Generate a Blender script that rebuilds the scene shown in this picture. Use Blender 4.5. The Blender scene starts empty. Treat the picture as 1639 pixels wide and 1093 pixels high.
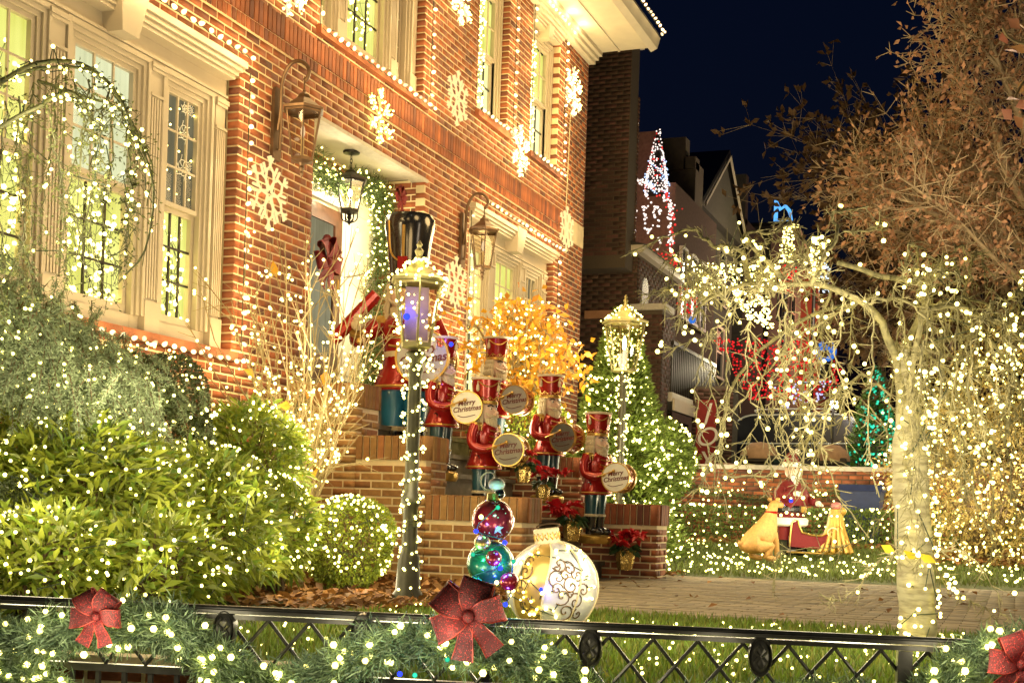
import bpy, math, random
import numpy as np
from mathutils import Vector, Matrix
random.seed(7); rng = np.random.default_rng(11)
SC = bpy.context.scene; COL = SC.collection

# ---------------------------------------------------------------- camera
YAW, ROLL, FPX, CX, CY = math.radians(21.05), math.radians(-1.94), 2094.0, 819.5, 822.0
EYE = np.array([0., 0., .6])
_f = np.array([math.cos(YAW), math.sin(YAW), 0]); _r = np.array([math.sin(YAW), -math.cos(YAW), 0]); _d = np.array([0, 0, -1.])
_r, _d = math.cos(ROLL)*_r + math.sin(ROLL)*_d, math.cos(ROLL)*_d - math.sin(ROLL)*_r
CM = np.array([_r, _d, _f])
def ray(x, y): return np.array([(x-CX)/FPX, (y-CY)/FPX, 1.]) @ CM
def PY(x, y, Y): d = ray(x, y); return d*(Y/d[1]) + EYE          # point of the place seen at a pixel of the photo, on plane Y
def PX(x, y, X): d = ray(x, y); return d*(X/d[0]) + EYE
def PZ(x, y, Z): d = ray(x, y); return d*((Z-.6)/d[2]) + EYE
def PD(x, y, D): return ray(x, y)*D + EYE
def proj(p):
    c = (np.atleast_2d(p)-EYE) @ CM.T
    return CX+FPX*c[:, 0]/c[:, 2], CY+FPX*c[:, 1]/c[:, 2], c[:, 2]
def in_view(p, m=30):
    x, y, d = proj(p); return (d > .3) & (x > -m) & (x < 1639+m) & (y > -m) & (y < 1093+m)
cam = bpy.data.cameras.new('camera'); co = bpy.data.objects.new('camera', cam); COL.objects.link(co)
M3 = Matrix((tuple(_r), tuple(-_d), tuple(-_f))).transposed()
co.matrix_world = Matrix.Translation((0, 0, .6)) @ M3.to_4x4()
cam.sensor_fit = 'HORIZONTAL'; cam.sensor_width = 36; cam.lens = FPX/1639*36; cam.shift_y = 275.5/1639
cam.clip_start = .05; cam.clip_end = 600; SC.camera = co

# ---------------------------------------------------------------- night sky, moon, exposure
W = bpy.data.worlds.new('World'); SC.world = W; W.use_nodes = True
nt = W.node_tree; bg = nt.nodes['Background']; sky = nt.nodes.new('ShaderNodeTexSky'); sky.sky_type = 'NISHITA'
sky.sun_disc = False; sky.sun_elevation = math.radians(-1.0); sky.sun_rotation = math.radians(200); sky.air_density = 1.4; sky.ozone_density = 4.6; sky.dust_density = .1
nt.links.new(sky.outputs[0], bg.inputs[0]); bg.inputs[1].default_value = 0.05
sun = bpy.data.lights.new('moon', 'SUN'); sun.energy = .01; sun.angle = math.radians(.5); sun.color = (1, .93, .82)
so = bpy.data.objects.new('moon', sun); COL.objects.link(so); so.rotation_euler = (math.radians(50), 0, math.radians(-60))
SC.view_settings.view_transform = 'Standard'; SC.view_settings.look = 'None'; SC.view_settings.exposure = .18; SC.view_settings.gamma = 1
SC.view_settings.use_curve_mapping = False
SC.render.engine = 'CYCLES'
cy = SC.cycles; cy.use_denoising = True; cy.max_bounces = 6; cy.diffuse_bounces = 2; cy.glossy_bounces = 3; cy.transmission_bounces = 4
cy.transparent_max_bounces = 12; cy.sample_clamp_indirect = 2.0; cy.caustics_reflective = False; cy.caustics_refractive = False
cy.use_light_tree = True
try: cy.denoiser = 'OPENIMAGEDENOISE'; cy.denoising_input_passes = 'RGB_ALBEDO_NORMAL'
except Exception: pass

LK = 2.0      # one factor on the wattage of every lamp
# ---------------------------------------------------------------- materials
MATS = {}
def mat(name, col, rough=.6, metal=0., var=.15, scale=12., bump=0., bscale=60., obj=0., island=False, coat=0., sss=0., alpha=None, spec=.5, tint=None, tintamt=.5, trans=0.):
    m = bpy.data.materials.new(name); m.use_nodes = True; n = m.node_tree; L = n.links.new
    p = n.nodes['Principled BSDF']; p.inputs['Roughness'].default_value = rough; p.inputs['Metallic'].default_value = metal
    p.inputs['Specular IOR Level'].default_value = spec
    if coat: p.inputs['Coat Weight'].default_value = coat; p.inputs['Coat Roughness'].default_value = .08
    tc = n.nodes.new('ShaderNodeTexCoord'); no = n.nodes.new('ShaderNodeTexNoise'); no.inputs['Scale'].default_value = scale; no.inputs['Detail'].default_value = 5
    L(tc.outputs['Object'], no.inputs['Vector'])
    mr = n.nodes.new('ShaderNodeMapRange'); mr.inputs['From Min'].default_value = .25; mr.inputs['From Max'].default_value = .75
    mr.inputs['To Min'].default_value = 1-var; mr.inputs['To Max'].default_value = 1+var; L(no.outputs['Fac'], mr.inputs['Value'])
    val = mr.outputs[0]
    rnd = None
    if obj or island:
        g = n.nodes.new('ShaderNodeNewGeometry'); oi = n.nodes.new('ShaderNodeObjectInfo')
        ad = n.nodes.new('ShaderNodeMath'); ad.operation = 'ADD'; L(g.outputs['Random Per Island'], ad.inputs[0]); L(oi.outputs['Random'], ad.inputs[1])
        fr = n.nodes.new('ShaderNodeMath'); fr.operation = 'FRACT'; L(ad.outputs[0], fr.inputs[0]); rnd = fr.outputs[0]
        mm = n.nodes.new('ShaderNodeMapRange'); mm.inputs['To Min'].default_value = 1-obj; mm.inputs['To Max'].default_value = 1+obj; L(rnd, mm.inputs['Value'])
        mu = n.nodes.new('ShaderNodeMath'); mu.operation = 'MULTIPLY'; L(val, mu.inputs[0]); L(mm.outputs[0], mu.inputs[1]); val = mu.outputs[0]
    base = None
    if tint is not None and rnd is not None:
        fr2 = n.nodes.new('ShaderNodeMath'); fr2.operation = 'MULTIPLY'; fr2.inputs[1].default_value = 7.31; L(rnd, fr2.inputs[0])
        f3 = n.nodes.new('ShaderNodeMath'); f3.operation = 'FRACT'; L(fr2.outputs[0], f3.inputs[0])
        pw = n.nodes.new('ShaderNodeMath'); pw.operation = 'POWER'; pw.inputs[1].default_value = 1/max(tintamt, .05); L(f3.outputs[0], pw.inputs[0])
        mx = n.nodes.new('ShaderNodeMix'); mx.data_type = 'RGBA'; L(pw.outputs[0], mx.inputs['Factor'])
        mx.inputs[6].default_value = (*col, 1); mx.inputs[7].default_value = (*tint, 1); base = mx.outputs[2]
    hs = n.nodes.new('ShaderNodeHueSaturation'); L(val, hs.inputs['Value'])
    if base: L(base, hs.inputs['Color'])
    else: hs.inputs['Color'].default_value = (*col, 1)
    L(hs.outputs[0], p.inputs['Base Color'])
    if bump:
        nb = n.nodes.new('ShaderNodeTexNoise'); nb.inputs['Scale'].default_value = bscale; nb.inputs['Detail'].default_value = 6; L(tc.outputs['Object'], nb.inputs['Vector'])
        b = n.nodes.new('ShaderNodeBump'); b.inputs['Strength'].default_value = bump; b.inputs['Distance'].default_value = .01; L(nb.outputs['Fac'], b.inputs['Height']); L(b.outputs[0], p.inputs['Normal'])
    if trans:
        tr = n.nodes.new('ShaderNodeBsdfTranslucent'); L(hs.outputs[0], tr.inputs['Color'])
        ms = n.nodes.new('ShaderNodeMixShader'); ms.inputs[0].default_value = trans; L(p.outputs[0], ms.inputs[1]); L(tr.outputs[0], ms.inputs[2])
        L(ms.outputs[0], n.nodes['Material Output'].inputs['Surface'])
    MATS[name] = m; return m
def emat(name, col, s, sample=False, rim=None):
    m = bpy.data.materials.new(name); m.use_nodes = True; n = m.node_tree; n.nodes.clear()
    e = n.nodes.new('ShaderNodeEmission'); e.inputs[0].default_value = (*col, 1); e.inputs[1].default_value = s
    if rim is not None:      # soft glow put into the bulb's emission: hot middle, dimmer coloured edge
        lw = n.nodes.new('ShaderNodeLayerWeight'); lw.inputs[0].default_value = .5; cr = n.nodes.new('ShaderNodeValToRGB'); el = cr.color_ramp.elements
        el[0].position = .12; el[0].color = (*[min(1, c) for c in col], 1); el[1].position = .92; el[1].color = (*rim, 1); n.links.new(lw.outputs['Facing'], cr.inputs[0]); n.links.new(cr.outputs[0], e.inputs[0])
        g = n.nodes.new('ShaderNodeNewGeometry'); oi = n.nodes.new('ShaderNodeObjectInfo'); ad = n.nodes.new('ShaderNodeMath'); n.links.new(g.outputs['Random Per Island'], ad.inputs[0]); n.links.new(oi.outputs['Random'], ad.inputs[1])
        fr = n.nodes.new('ShaderNodeMath'); fr.operation = 'FRACT'; n.links.new(ad.outputs[0], fr.inputs[0]); mr = n.nodes.new('ShaderNodeMapRange'); mr.inputs['To Min'].default_value = s*.35; mr.inputs['To Max'].default_value = s*1.5; n.links.new(fr.outputs[0], mr.inputs[0]); n.links.new(mr.outputs[0], e.inputs[1])
    o = n.nodes.new('ShaderNodeOutputMaterial'); n.links.new(e.outputs[0], o.inputs[0])
    if not sample: m.cycles.emission_sampling = 'NONE'
    MATS[name] = m; return m
def glassmat(name, tint=(1, 1, 1), refl=.12, rough=.02):
    m = bpy.data.materials.new(name); m.use_nodes = True; n = m.node_tree; n.nodes.clear()
    t = n.nodes.new('ShaderNodeBsdfTransparent'); t.inputs[0].default_value = (*tint, 1); g = n.nodes.new('ShaderNodeBsdfGlossy'); g.inputs['Roughness'].default_value = rough
    lw = n.nodes.new('ShaderNodeLayerWeight'); lw.inputs[0].default_value = .25
    mr = n.nodes.new('ShaderNodeMapRange'); mr.inputs['To Min'].default_value = refl*.4; mr.inputs['To Max'].default_value = min(1, refl*4); n.links.new(lw.outputs['Fresnel'], mr.inputs[0])
    x = n.nodes.new('ShaderNodeMixShader'); n.links.new(mr.outputs[0], x.inputs[0]); n.links.new(t.outputs[0], x.inputs[1]); n.links.new(g.outputs[0], x.inputs[2])
    o = n.nodes.new('ShaderNodeOutputMaterial'); n.links.new(x.outputs[0], o.inputs[0]); MATS[name] = m; return m

# ---------------------------------------------------------------- objects
def link(o, parent=None):
    COL.objects.link(o)
    if parent is not None: o.parent = parent
    return o
def tag(o, label=None, cat=None, group=None, kind=None):
    if label: o['label'] = label
    if cat: o['category'] = cat
    if group: o['group'] = group
    if kind: o['kind'] = kind
    return o
def thing(name, loc, label, cat, group=None, rz=0., s=1.):
    o = bpy.data.objects.new(name, None); o.empty_display_size = .1; o.location = tuple(loc); o.rotation_euler = (0, 0, rz); o.scale = (s, s, s)
    link(o); return tag(o, label, cat, group)
def kids(o): return [c for c in bpy.data.objects if c.parent == o]
KIDS = {}
def copy_tree(o, parent=None, cmap=None):
    if cmap is None:
        cmap = {}
        for c in bpy.data.objects:
            if c.parent: cmap.setdefault(c.parent.name, []).append(c)
    c = o.copy(); COL.objects.link(c)
    if parent is not None: c.parent = parent
    for ch in cmap.get(o.name, []): copy_tree(ch, c, cmap)
    return c
def clone(o, loc, label, rz=0., s=1.):
    c = copy_tree(o); c.location = tuple(loc); c.rotation_euler = (0, 0, rz); c.scale = (s, s, s); c['label'] = label; return c

class MB:
    """collects verts/faces into one mesh"""
    def __init__(s): s.v = []; s.f = []
    def add(s, vs, fs):
        o = len(s.v); s.v += [tuple(float(a) for a in p) for p in vs]; s.f += [tuple(i+o for i in f) for f in fs]; return s
    def box(s, c, d, rz=0., rx=0., ry=0.):
        R = Matrix.Rotation(rz, 3, 'Z') @ Matrix.Rotation(ry, 3, 'Y') @ Matrix.Rotation(rx, 3, 'X')
        vs = [Vector(c) + R @ Vector((sx*d[0]/2, sy*d[1]/2, sz*d[2]/2)) for sz in (-1, 1) for sy in (-1, 1) for sx in (-1, 1)]
        return s.add(vs, [(0, 2, 3, 1), (4, 5, 7, 6), (0, 1, 5, 4), (2, 6, 7, 3), (0, 4, 6, 2), (1, 3, 7, 5)])
    def b2(s, x0, x1, y0, y1, z0, z1): return s.box(((x0+x1)/2, (y0+y1)/2, (z0+z1)/2), (abs(x1-x0), abs(y1-y0), abs(z1-z0)))
    def tube(s, pts, r, n=8, caps=True):
        pts = [Vector(tuple(p)) for p in pts]; rr = r if hasattr(r, '__len__') else [r]*len(pts)
        rings = []; up = None
        for i, p in enumerate(pts):
            t = (pts[min(i+1, len(pts)-1)] - pts[max(i-1, 0)]).normalized()
            if up is None or abs(t.dot(up)) > .98: up = Vector((0, 0, 1)) if abs(t.z) < .9 else Vector((1, 0, 0))
            a = t.cross(up).normalized(); b = a.cross(t).normalized(); up = b
            rings.append([p + (a*math.cos(2*math.pi*k/n) + b*math.sin(2*math.pi*k/n))*rr[i] for k in range(n)])
        o = len(s.v)
        for ring in rings: s.v += [tuple(q) for q in ring]
        for i in range(len(pts)-1):
            for k in range(n):
                k2 = (k+1) % n; s.f.append((o+i*n+k, o+i*n+k2, o+(i+1)*n+k2, o+(i+1)*n+k))
        if caps: s.f.append(tuple(o+k for k in range(n))[::-1]); s.f.append(tuple(o+(len(pts)-1)*n+k for k in range(n)))
        return s
    def lathe(s, prof, c=(0, 0, 0), n=16, ax='Z', sq=1.0):
        """prof: list of (r, h)"""
        o = len(s.v)
        for r, h in prof:
            for k in range(n):
                a = 2*math.pi*(k+.5)/n; x, y = r*math.cos(a), r*math.sin(a)*sq
                p = (x, y, h) if ax == 'Z' else ((h, x, y) if ax == 'X' else (x, h, y))
                s.v.append((c[0]+p[0], c[1]+p[1], c[2]+p[2]))
        for i in range(len(prof)-1):
            for k in range(n):
                k2 = (k+1) % n; f = (o+i*n+k, o+i*n+k2, o+(i+1)*n+k2, o+(i+1)*n+k); s.f.append(f if ax != 'Y' else f[::-1])
        m = len(prof)-1
        if m >= 2 and abs(prof[0][0]-prof[-1][0]) < .003 and prof[0][0] > .003 and max(p[0] for p in prof) > prof[0][0]*1.005 and (m >= 3 or abs(prof[0][1]-prof[-1][1]) < prof[0][0]) and abs(prof[0][1]-prof[-1][1]) < .75*prof[0][0]:   # a ring: close it
            for k in range(n):
                k2 = (k+1) % n; f = (o+m*n+k, o+m*n+k2, o+k2, o+k); s.f.append(f if ax != 'Y' else f[::-1])
            return s
        if prof[0][0] > 1e-4: s.f.append(tuple(o+k for k in range(n))[::-1])
        if prof[-1][0] > 1e-4: s.f.append(tuple(o+m*n+k for k in range(n)))
        return s
    def ball(s, c, r, n=10, m=7, sc=(1, 1, 1)):
        o = len(s.v)
        for i in range(m+1):
            t = math.pi*i/m
            for k in range(n):
                a = 2*math.pi*k/n; s.v.append((c[0]+r*sc[0]*math.sin(t)*math.cos(a), c[1]+r*sc[1]*math.sin(t)*math.sin(a), c[2]-r*sc[2]*math.cos(t)))
        for i in range(m):
            for k in range(n):
                k2 = (k+1) % n; s.f.append((o+i*n+k, o+i*n+k2, o+(i+1)*n+k2, o+(i+1)*n+k))
        return s
    def prism(s, poly, h0, h1, ax='Y'):
        n = len(poly); o = len(s.v)
        for h in (h0, h1):
            for a, b in poly: s.v.append((a, h, b) if ax == 'Y' else ((h, a, b) if ax == 'X' else (a, b, h)))
        s.f.append(tuple(o+i for i in range(n))); s.f.append(tuple(o+n+i for i in range(n))[::-1])
        for i in range(n): j = (i+1) % n; s.f.append((o+i, o+n+i, o+n+j, o+j))
        return s
    def build(s, name, m, parent=None, smooth=False, kind=None, label=None):
        me = bpy.data.meshes.new(name); me.from_pydata(s.v, [], s.f); me.materials.append(m)
        if smooth:
            me.shade_smooth()
            try: me.set_sharp_from_angle(angle=math.radians(50))
            except Exception: pass
        o = link(bpy.data.objects.new(name, me), parent)
        if kind: o['kind'] = kind
        if label: o['label'] = label
        return o
def npmesh(name, V, F, m, parent=None, kind=None, smooth=False):
    V = np.asarray(V, np.float32).reshape(-1, 3); F = np.asarray(F, np.int32); k = F.shape[1]
    me = bpy.data.meshes.new(name); me.vertices.add(len(V)); me.vertices.foreach_set('co', V.ravel())
    me.loops.add(F.size); me.loops.foreach_set('vertex_index', F.ravel()); me.polygons.add(len(F))
    me.polygons.foreach_set('loop_start', np.arange(0, F.size, k, dtype=np.int32)); me.polygons.foreach_set('loop_total', np.full(len(F), k, np.int32))
    if smooth: me.polygons.foreach_set('use_smooth', np.ones(len(F), bool))
    me.materials.append(m); me.update(calc_edges=True); me.validate()
    o = link(bpy.data.objects.new(name, me), parent)
    if kind: o['kind'] = kind
    return o
def unit(v): return v/np.maximum(np.linalg.norm(v, axis=-1, keepdims=True), 1e-9)
def leaves(name, P, D, L, Wd, m, parent=None, kind='stuff', fold=.25, up=None, droop=0.):
    """folded leaf blades at P pointing along D (length L, width Wd)"""
    n = len(P); D = unit(np.asarray(D, float)); U = rng.normal(size=(n, 3)) if up is None else np.asarray(up) + rng.normal(size=(n, 3))*.35
    S = unit(np.cross(D, U)); N = np.cross(S, D); L = np.broadcast_to(np.asarray(L, float), (n,))[:, None]; Wd = np.broadcast_to(np.asarray(Wd, float), (n,))[:, None]
    tip = P + D*L - np.array([0, 0, 1])*L*droop
    mid = P + D*L*.5
    V = np.stack([P, mid+S*Wd*.5+N*Wd*fold, tip, mid-S*Wd*.5+N*Wd*fold], 1)
    i = np.arange(n)[:, None]*4
    F = np.concatenate([i+[[0, 1, 2]], i+[[0, 2, 3]]], 0)
    return npmesh(name, V, F, m, parent, kind)
_t = (1+5**.5)/2
ICO = unit(np.array([(-1, _t, 0), (1, _t, 0), (-1, -_t, 0), (1, -_t, 0), (0, -1, _t), (0, 1, _t), (0, -1, -_t), (0, 1, -_t), (_t, 0, -1), (_t, 0, 1), (-_t, 0, -1), (-_t, 0, 1)], float))
ICOF = np.array([(0, 11, 5), (0, 5, 1), (0, 1, 7), (0, 7, 10), (0, 10, 11), (1, 5, 9), (5, 11, 4), (11, 10, 2), (10, 7, 6), (7, 1, 8), (3, 9, 4), (3, 4, 2), (3, 2, 6), (3, 6, 8), (3, 8, 9), (4, 9, 5), (2, 4, 11), (6, 2, 10), (8, 6, 7), (9, 8, 1)])
OCT = np.array([(1, 0, 0), (-1, 0, 0), (0, 1, 0), (0, -1, 0), (0, 0, 1), (0, 0, -1)], float)
OCTF = np.array([(0, 2, 4), (2, 1, 4), (1, 3, 4), (3, 0, 4), (2, 0, 5), (1, 2, 5), (3, 1, 5), (0, 3, 5)])
def _sub(T, F):
    V = list(map(tuple, T)); c = {}; out = []
    def mid(a, b):
        k = (min(a, b), max(a, b))
        if k not in c: v = np.array(V[a])+np.array(V[b]); V.append(tuple(v/np.linalg.norm(v))); c[k] = len(V)-1
        return c[k]
    for a, b, d in F: ab, bd, da = mid(a, b), mid(b, d), mid(d, a); out += [(a, ab, da), (b, bd, ab), (d, da, bd), (ab, bd, da)]
    return np.array(V), np.array(out)
ICO2, ICO2F = _sub(ICO, ICOF)
def blobs(name, P, r, m, parent=None, kind='stuff', ico=True):
    P = np.asarray(P, float).reshape(-1, 3); n = len(P); T, TF = (ICO2, ICO2F) if ico and np.max(r) < .0140 and n < 130 else (ICO, ICOF); r = np.asarray(r)*.82
    r = np.broadcast_to(np.asarray(r, float), (n,))
    V = P[:, None, :] + T[None]*r[:, None, None]; F = (np.arange(n)[:, None, None]*len(T) + TF[None]).reshape(-1, 3)
    return npmesh(name, V, F, m, parent, kind, smooth=True)
def segs(name, A, B, ra, rb, m, parent=None, kind=None, n=4):
    """many tapered round sticks A->B"""
    A = np.asarray(A, float); B = np.asarray(B, float); k = len(A); D = unit(B-A); ref = np.where(np.abs(D[:, 2:]) > .9, [[1., 0, 0]], [[0, 0, 1.]])
    S = unit(np.cross(D, ref)); N = np.cross(S, D); a = np.arange(n)*2*np.pi/n
    ring = S[:, None, :]*np.cos(a)[None, :, None] + N[:, None, :]*np.sin(a)[None, :, None]
    ra = np.broadcast_to(np.asarray(ra, float), (k,)); rb = np.broadcast_to(np.asarray(rb, float), (k,))
    V = np.concatenate([A[:, None, :]+ring*ra[:, None, None], B[:, None, :]+ring*rb[:, None, None]], 1)
    i = np.arange(n); q = np.stack([i, (i+1) % n, (i+1) % n+n, i+n], 1)
    F = (np.arange(k)[:, None, None]*2*n + q[None]).reshape(-1, 4)
    return npmesh(name, V, F, m, parent, kind, smooth=True)
def lamp(p, w, col=(1, .78, .42), r=.05, name='bulb_glow'):
    l = bpy.data.lights.new(name, 'POINT'); l.energy = w*LK; l.color = col; l.shadow_soft_size = r
    o = bpy.data.objects.new(name, l); o.location = tuple(p); link(o); return o
def spline(pts, n=24):
    pts = [np.asarray(p, float) for p in pts]; P = [pts[0]*2-pts[1]] + pts + [pts[-1]*2-pts[-2]]; out = []
    m = len(pts)-1; per = max(2, n//m)
    for i in range(m):
        p0, p1, p2, p3 = P[i:i+4]
        for k in range(per):
            t = k/per; out.append(.5*((2*p1)+(-p0+p2)*t+(2*p0-5*p1+4*p2-p3)*t*t+(-p0+3*p1-3*p2+p3)*t**3))
    out.append(pts[-1]); return np.array(out)
def text_mesh(body, size, m, name, parent, mtx, ext=.002, align='CENTER', spacing=.85, bold=0.):
    c = bpy.data.curves.new('t', 'FONT'); c.body = body; c.size = size; c.extrude = ext; c.align_x = align; c.align_y = 'CENTER'; c.space_line = spacing; c.offset = bold; c.shear = .25 if name == 'lettering' else 0
    o = bpy.data.objects.new('t', c); COL.objects.link(o); dg = bpy.context.evaluated_depsgraph_get(); me = bpy.data.meshes.new_from_object(o.evaluated_get(dg)); bpy.data.objects.remove(o)
    me.name = name; me.materials.clear(); me.materials.append(m); q = link(bpy.data.objects.new(name, me), parent); q.matrix_local = mtx; return q
WARM = (1, .7, .3); WHITE = (1, .86, .55)

brick_m = mat('brick', (.30, .092, .034), .8, var=.34, scale=7, bump=.35, bscale=90, obj=.3, island=True, tint=(.13, .045, .03), tintamt=.35)
ybrick_m = mat('brick_tan', (.33, .185, .065), .8, var=.22, scale=25, bump=.35, bscale=90, obj=.22, island=True, tint=(.30, .12, .045), tintamt=.5)
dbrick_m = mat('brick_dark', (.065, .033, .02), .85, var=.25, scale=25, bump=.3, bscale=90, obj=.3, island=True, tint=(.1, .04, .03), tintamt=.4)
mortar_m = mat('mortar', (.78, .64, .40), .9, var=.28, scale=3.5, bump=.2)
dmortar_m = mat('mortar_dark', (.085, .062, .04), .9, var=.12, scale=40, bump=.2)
trim_m = mat('painted_trim', (.50, .43, .33), .45, var=.05, scale=6, bump=.05)
soffit_m = mat('soffit_paint', (.52, .47, .37), .6, var=.08, scale=5)
stone_m = mat('limestone', (.5, .46, .38), .7, var=.15, scale=20, bump=.1)
dark_m = mat('dark_metal', (.03, .026, .022), .42, .6, var=.2, scale=20)
bronze_m = mat('bronze', (.16, .10, .06), .4, .7, var=.2, scale=20)
door_m = mat('door_wood', (.10, .04, .02), .4, var=.3, scale=14)
glass_m = glassmat('window_glass', refl=.03)
lglass_m = glassmat('lantern_glass', (.95, .9, .8), .14, .05)
red_m = mat('red_gloss', (.34, .012, .010), .25, .35, var=.12, scale=10, coat=.6)
def glitter_mat(name, col, spark):
    m = mat(name, col, .55, var=.35, scale=160, bump=.6, bscale=260); n = m.node_tree; p = n.nodes['Principled BSDF']; L = n.links.new
    tc = n.nodes.new('ShaderNodeTexCoord'); v = n.nodes.new('ShaderNodeTexVoronoi'); v.inputs['Scale'].default_value = 420; L(tc.outputs['Object'], v.inputs['Vector'])
    hs = p.inputs['Base Color'].links[0].from_socket; sp = n.nodes.new('ShaderNodeSeparateColor'); L(v.outputs['Color'], sp.inputs[0]); gt = n.nodes.new('ShaderNodeMath'); gt.operation = 'GREATER_THAN'; gt.inputs[1].default_value = .90; L(sp.outputs[0], gt.inputs[0])
    mx = n.nodes.new('ShaderNodeMix'); mx.data_type = 'RGBA'; L(gt.outputs[0], mx.inputs['Factor']); L(hs, mx.inputs[6]); mx.inputs[7].default_value = (*spark, 1); L(mx.outputs[2], p.inputs['Base Color']); L(gt.outputs[0], p.inputs['Metallic']); return m
redfab_m = mat('red_velvet', (.17, .003, .006), .65, var=.35, scale=160, bump=.5, bscale=220)
glit_m = glitter_mat('red_glitter', (.10, .002, .004), (.50, .06, .06)); edge_m = mat('ribbon_edge', (.26, .03, .02), .4, .5)
black_m = mat('black_gloss', (.012, .012, .014), .2, coat=.8, var=.1)
cream_m = mat('cream_paint', (.62, .52, .34), .45, var=.12, scale=14, bump=.1)
skin_m = mat('pink_paint', (.75, .52, .40), .4, var=.08, scale=10)
gold_m = mat('gold_paint', (.60, .38, .10), .3, .75, var=.15, scale=16)
blue_m = mat('teal_paint', (.015, .07, .10), .3, coat=.5, var=.2)
white_m = mat('white_paint', (.86, .83, .73), .5, var=.06)
green_m = mat('green_paint', (.02, .10, .03), .4, var=.15)
wire_m = mat('green_wire', (.02, .035, .015), .5)
bulb_m = emat('warm_bulb', (1, .82, .45), 3.6, rim=(.42, .17, .03))
bulbw_m = emat('cream_bulb', (1, .84, .21), 13, True, rim=(.062, .046, .017))
mini_m = emat('mini_bulb', (1, .87, .22), 13, True, rim=(.062, .049, .018))
mred_m = emat('red_bulb', (1, .05, .04), 1.1, rim=(.35, .005, .005))
mgreen_m = emat('green_bulb', (.05, .9, .5), 1., rim=(.005, .25, .12))
mblue_m = emat('blue_bulb', (.02, .04, 1), 3.)
mcyan_m = emat('cyan_bulb', (.25, .75, 1), 1.6)
bulb_me = None
# ================================================================ large structure
ground_m = mat('ground_soil', (.07, .05, .035), .95, var=.3, scale=8, bump=.3)
walk_m = mat('concrete_walk', (.22, .20, .17), .9, var=.15, scale=9, bump=.2)
turf_m = mat('turf_soil', (.06, .07, .02), .95, var=.4, scale=6, bump=.3)
asph_m = mat('asphalt', (.05, .05, .05), .9, var=.2, scale=30, bump=.2)
MB().b2(-60, 400, -200, 200, -1.2, -.9).build('ground', ground_m)['kind'] = 'structure'
MB().b2(-6, 3.05, -12, 14, -.9, -.75).build('sidewalk', walk_m)['kind'] = 'structure'
# raised front yard (edge just behind the fence line)
FA = np.array([3.37, 3.07]); FB = np.array([4.10, -.03]); FU = (FB-FA)/np.linalg.norm(FB-FA); FN = np.array([FU[1], -FU[0]])   # FN points to the camera
if FN[0] > 0: FN = -FN
e0 = FA-FU*6-FN*.25; e1 = FB+FU*9-FN*.25
MB().prism([tuple(e0), tuple(e1), (30, e1[1]), (30, e0[1])], -.9, -.004, 'Z').build('yard_terrace', ground_m)['kind'] = 'structure'
YF = 5.87

# ---- brick laying
BL, BH, PU, PV = .1875, .0522, .203, .0677
def brick_mesh(name, l, h, d, m):
    mb = MB(); c = .0025
    # front at -d..0 ; slightly eased front edges
    v = [(-l/2, 0, -h/2), (l/2, 0, -h/2), (l/2, 0, h/2), (-l/2, 0, h/2), (-l/2, c-d, -h/2), (l/2, c-d, -h/2), (l/2, c-d, h/2), (-l/2, c-d, h/2),
         (-l/2+c, -d, -h/2+c), (l/2-c, -d, -h/2+c), (l/2-c, -d, h/2-c), (-l/2+c, -d, h/2-c)]
    f = [(0, 1, 5, 4), (1, 2, 6, 5), (2, 3, 7, 6), (3, 0, 4, 7), (4, 5, 9, 8), (5, 6, 10, 9), (6, 7, 11, 10), (7, 4, 8, 11), (8, 9, 10, 11)]
    me = bpy.data.meshes.new(name); me.from_pydata(v, [], f); me.materials.append(m); return me
BM = {}
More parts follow.
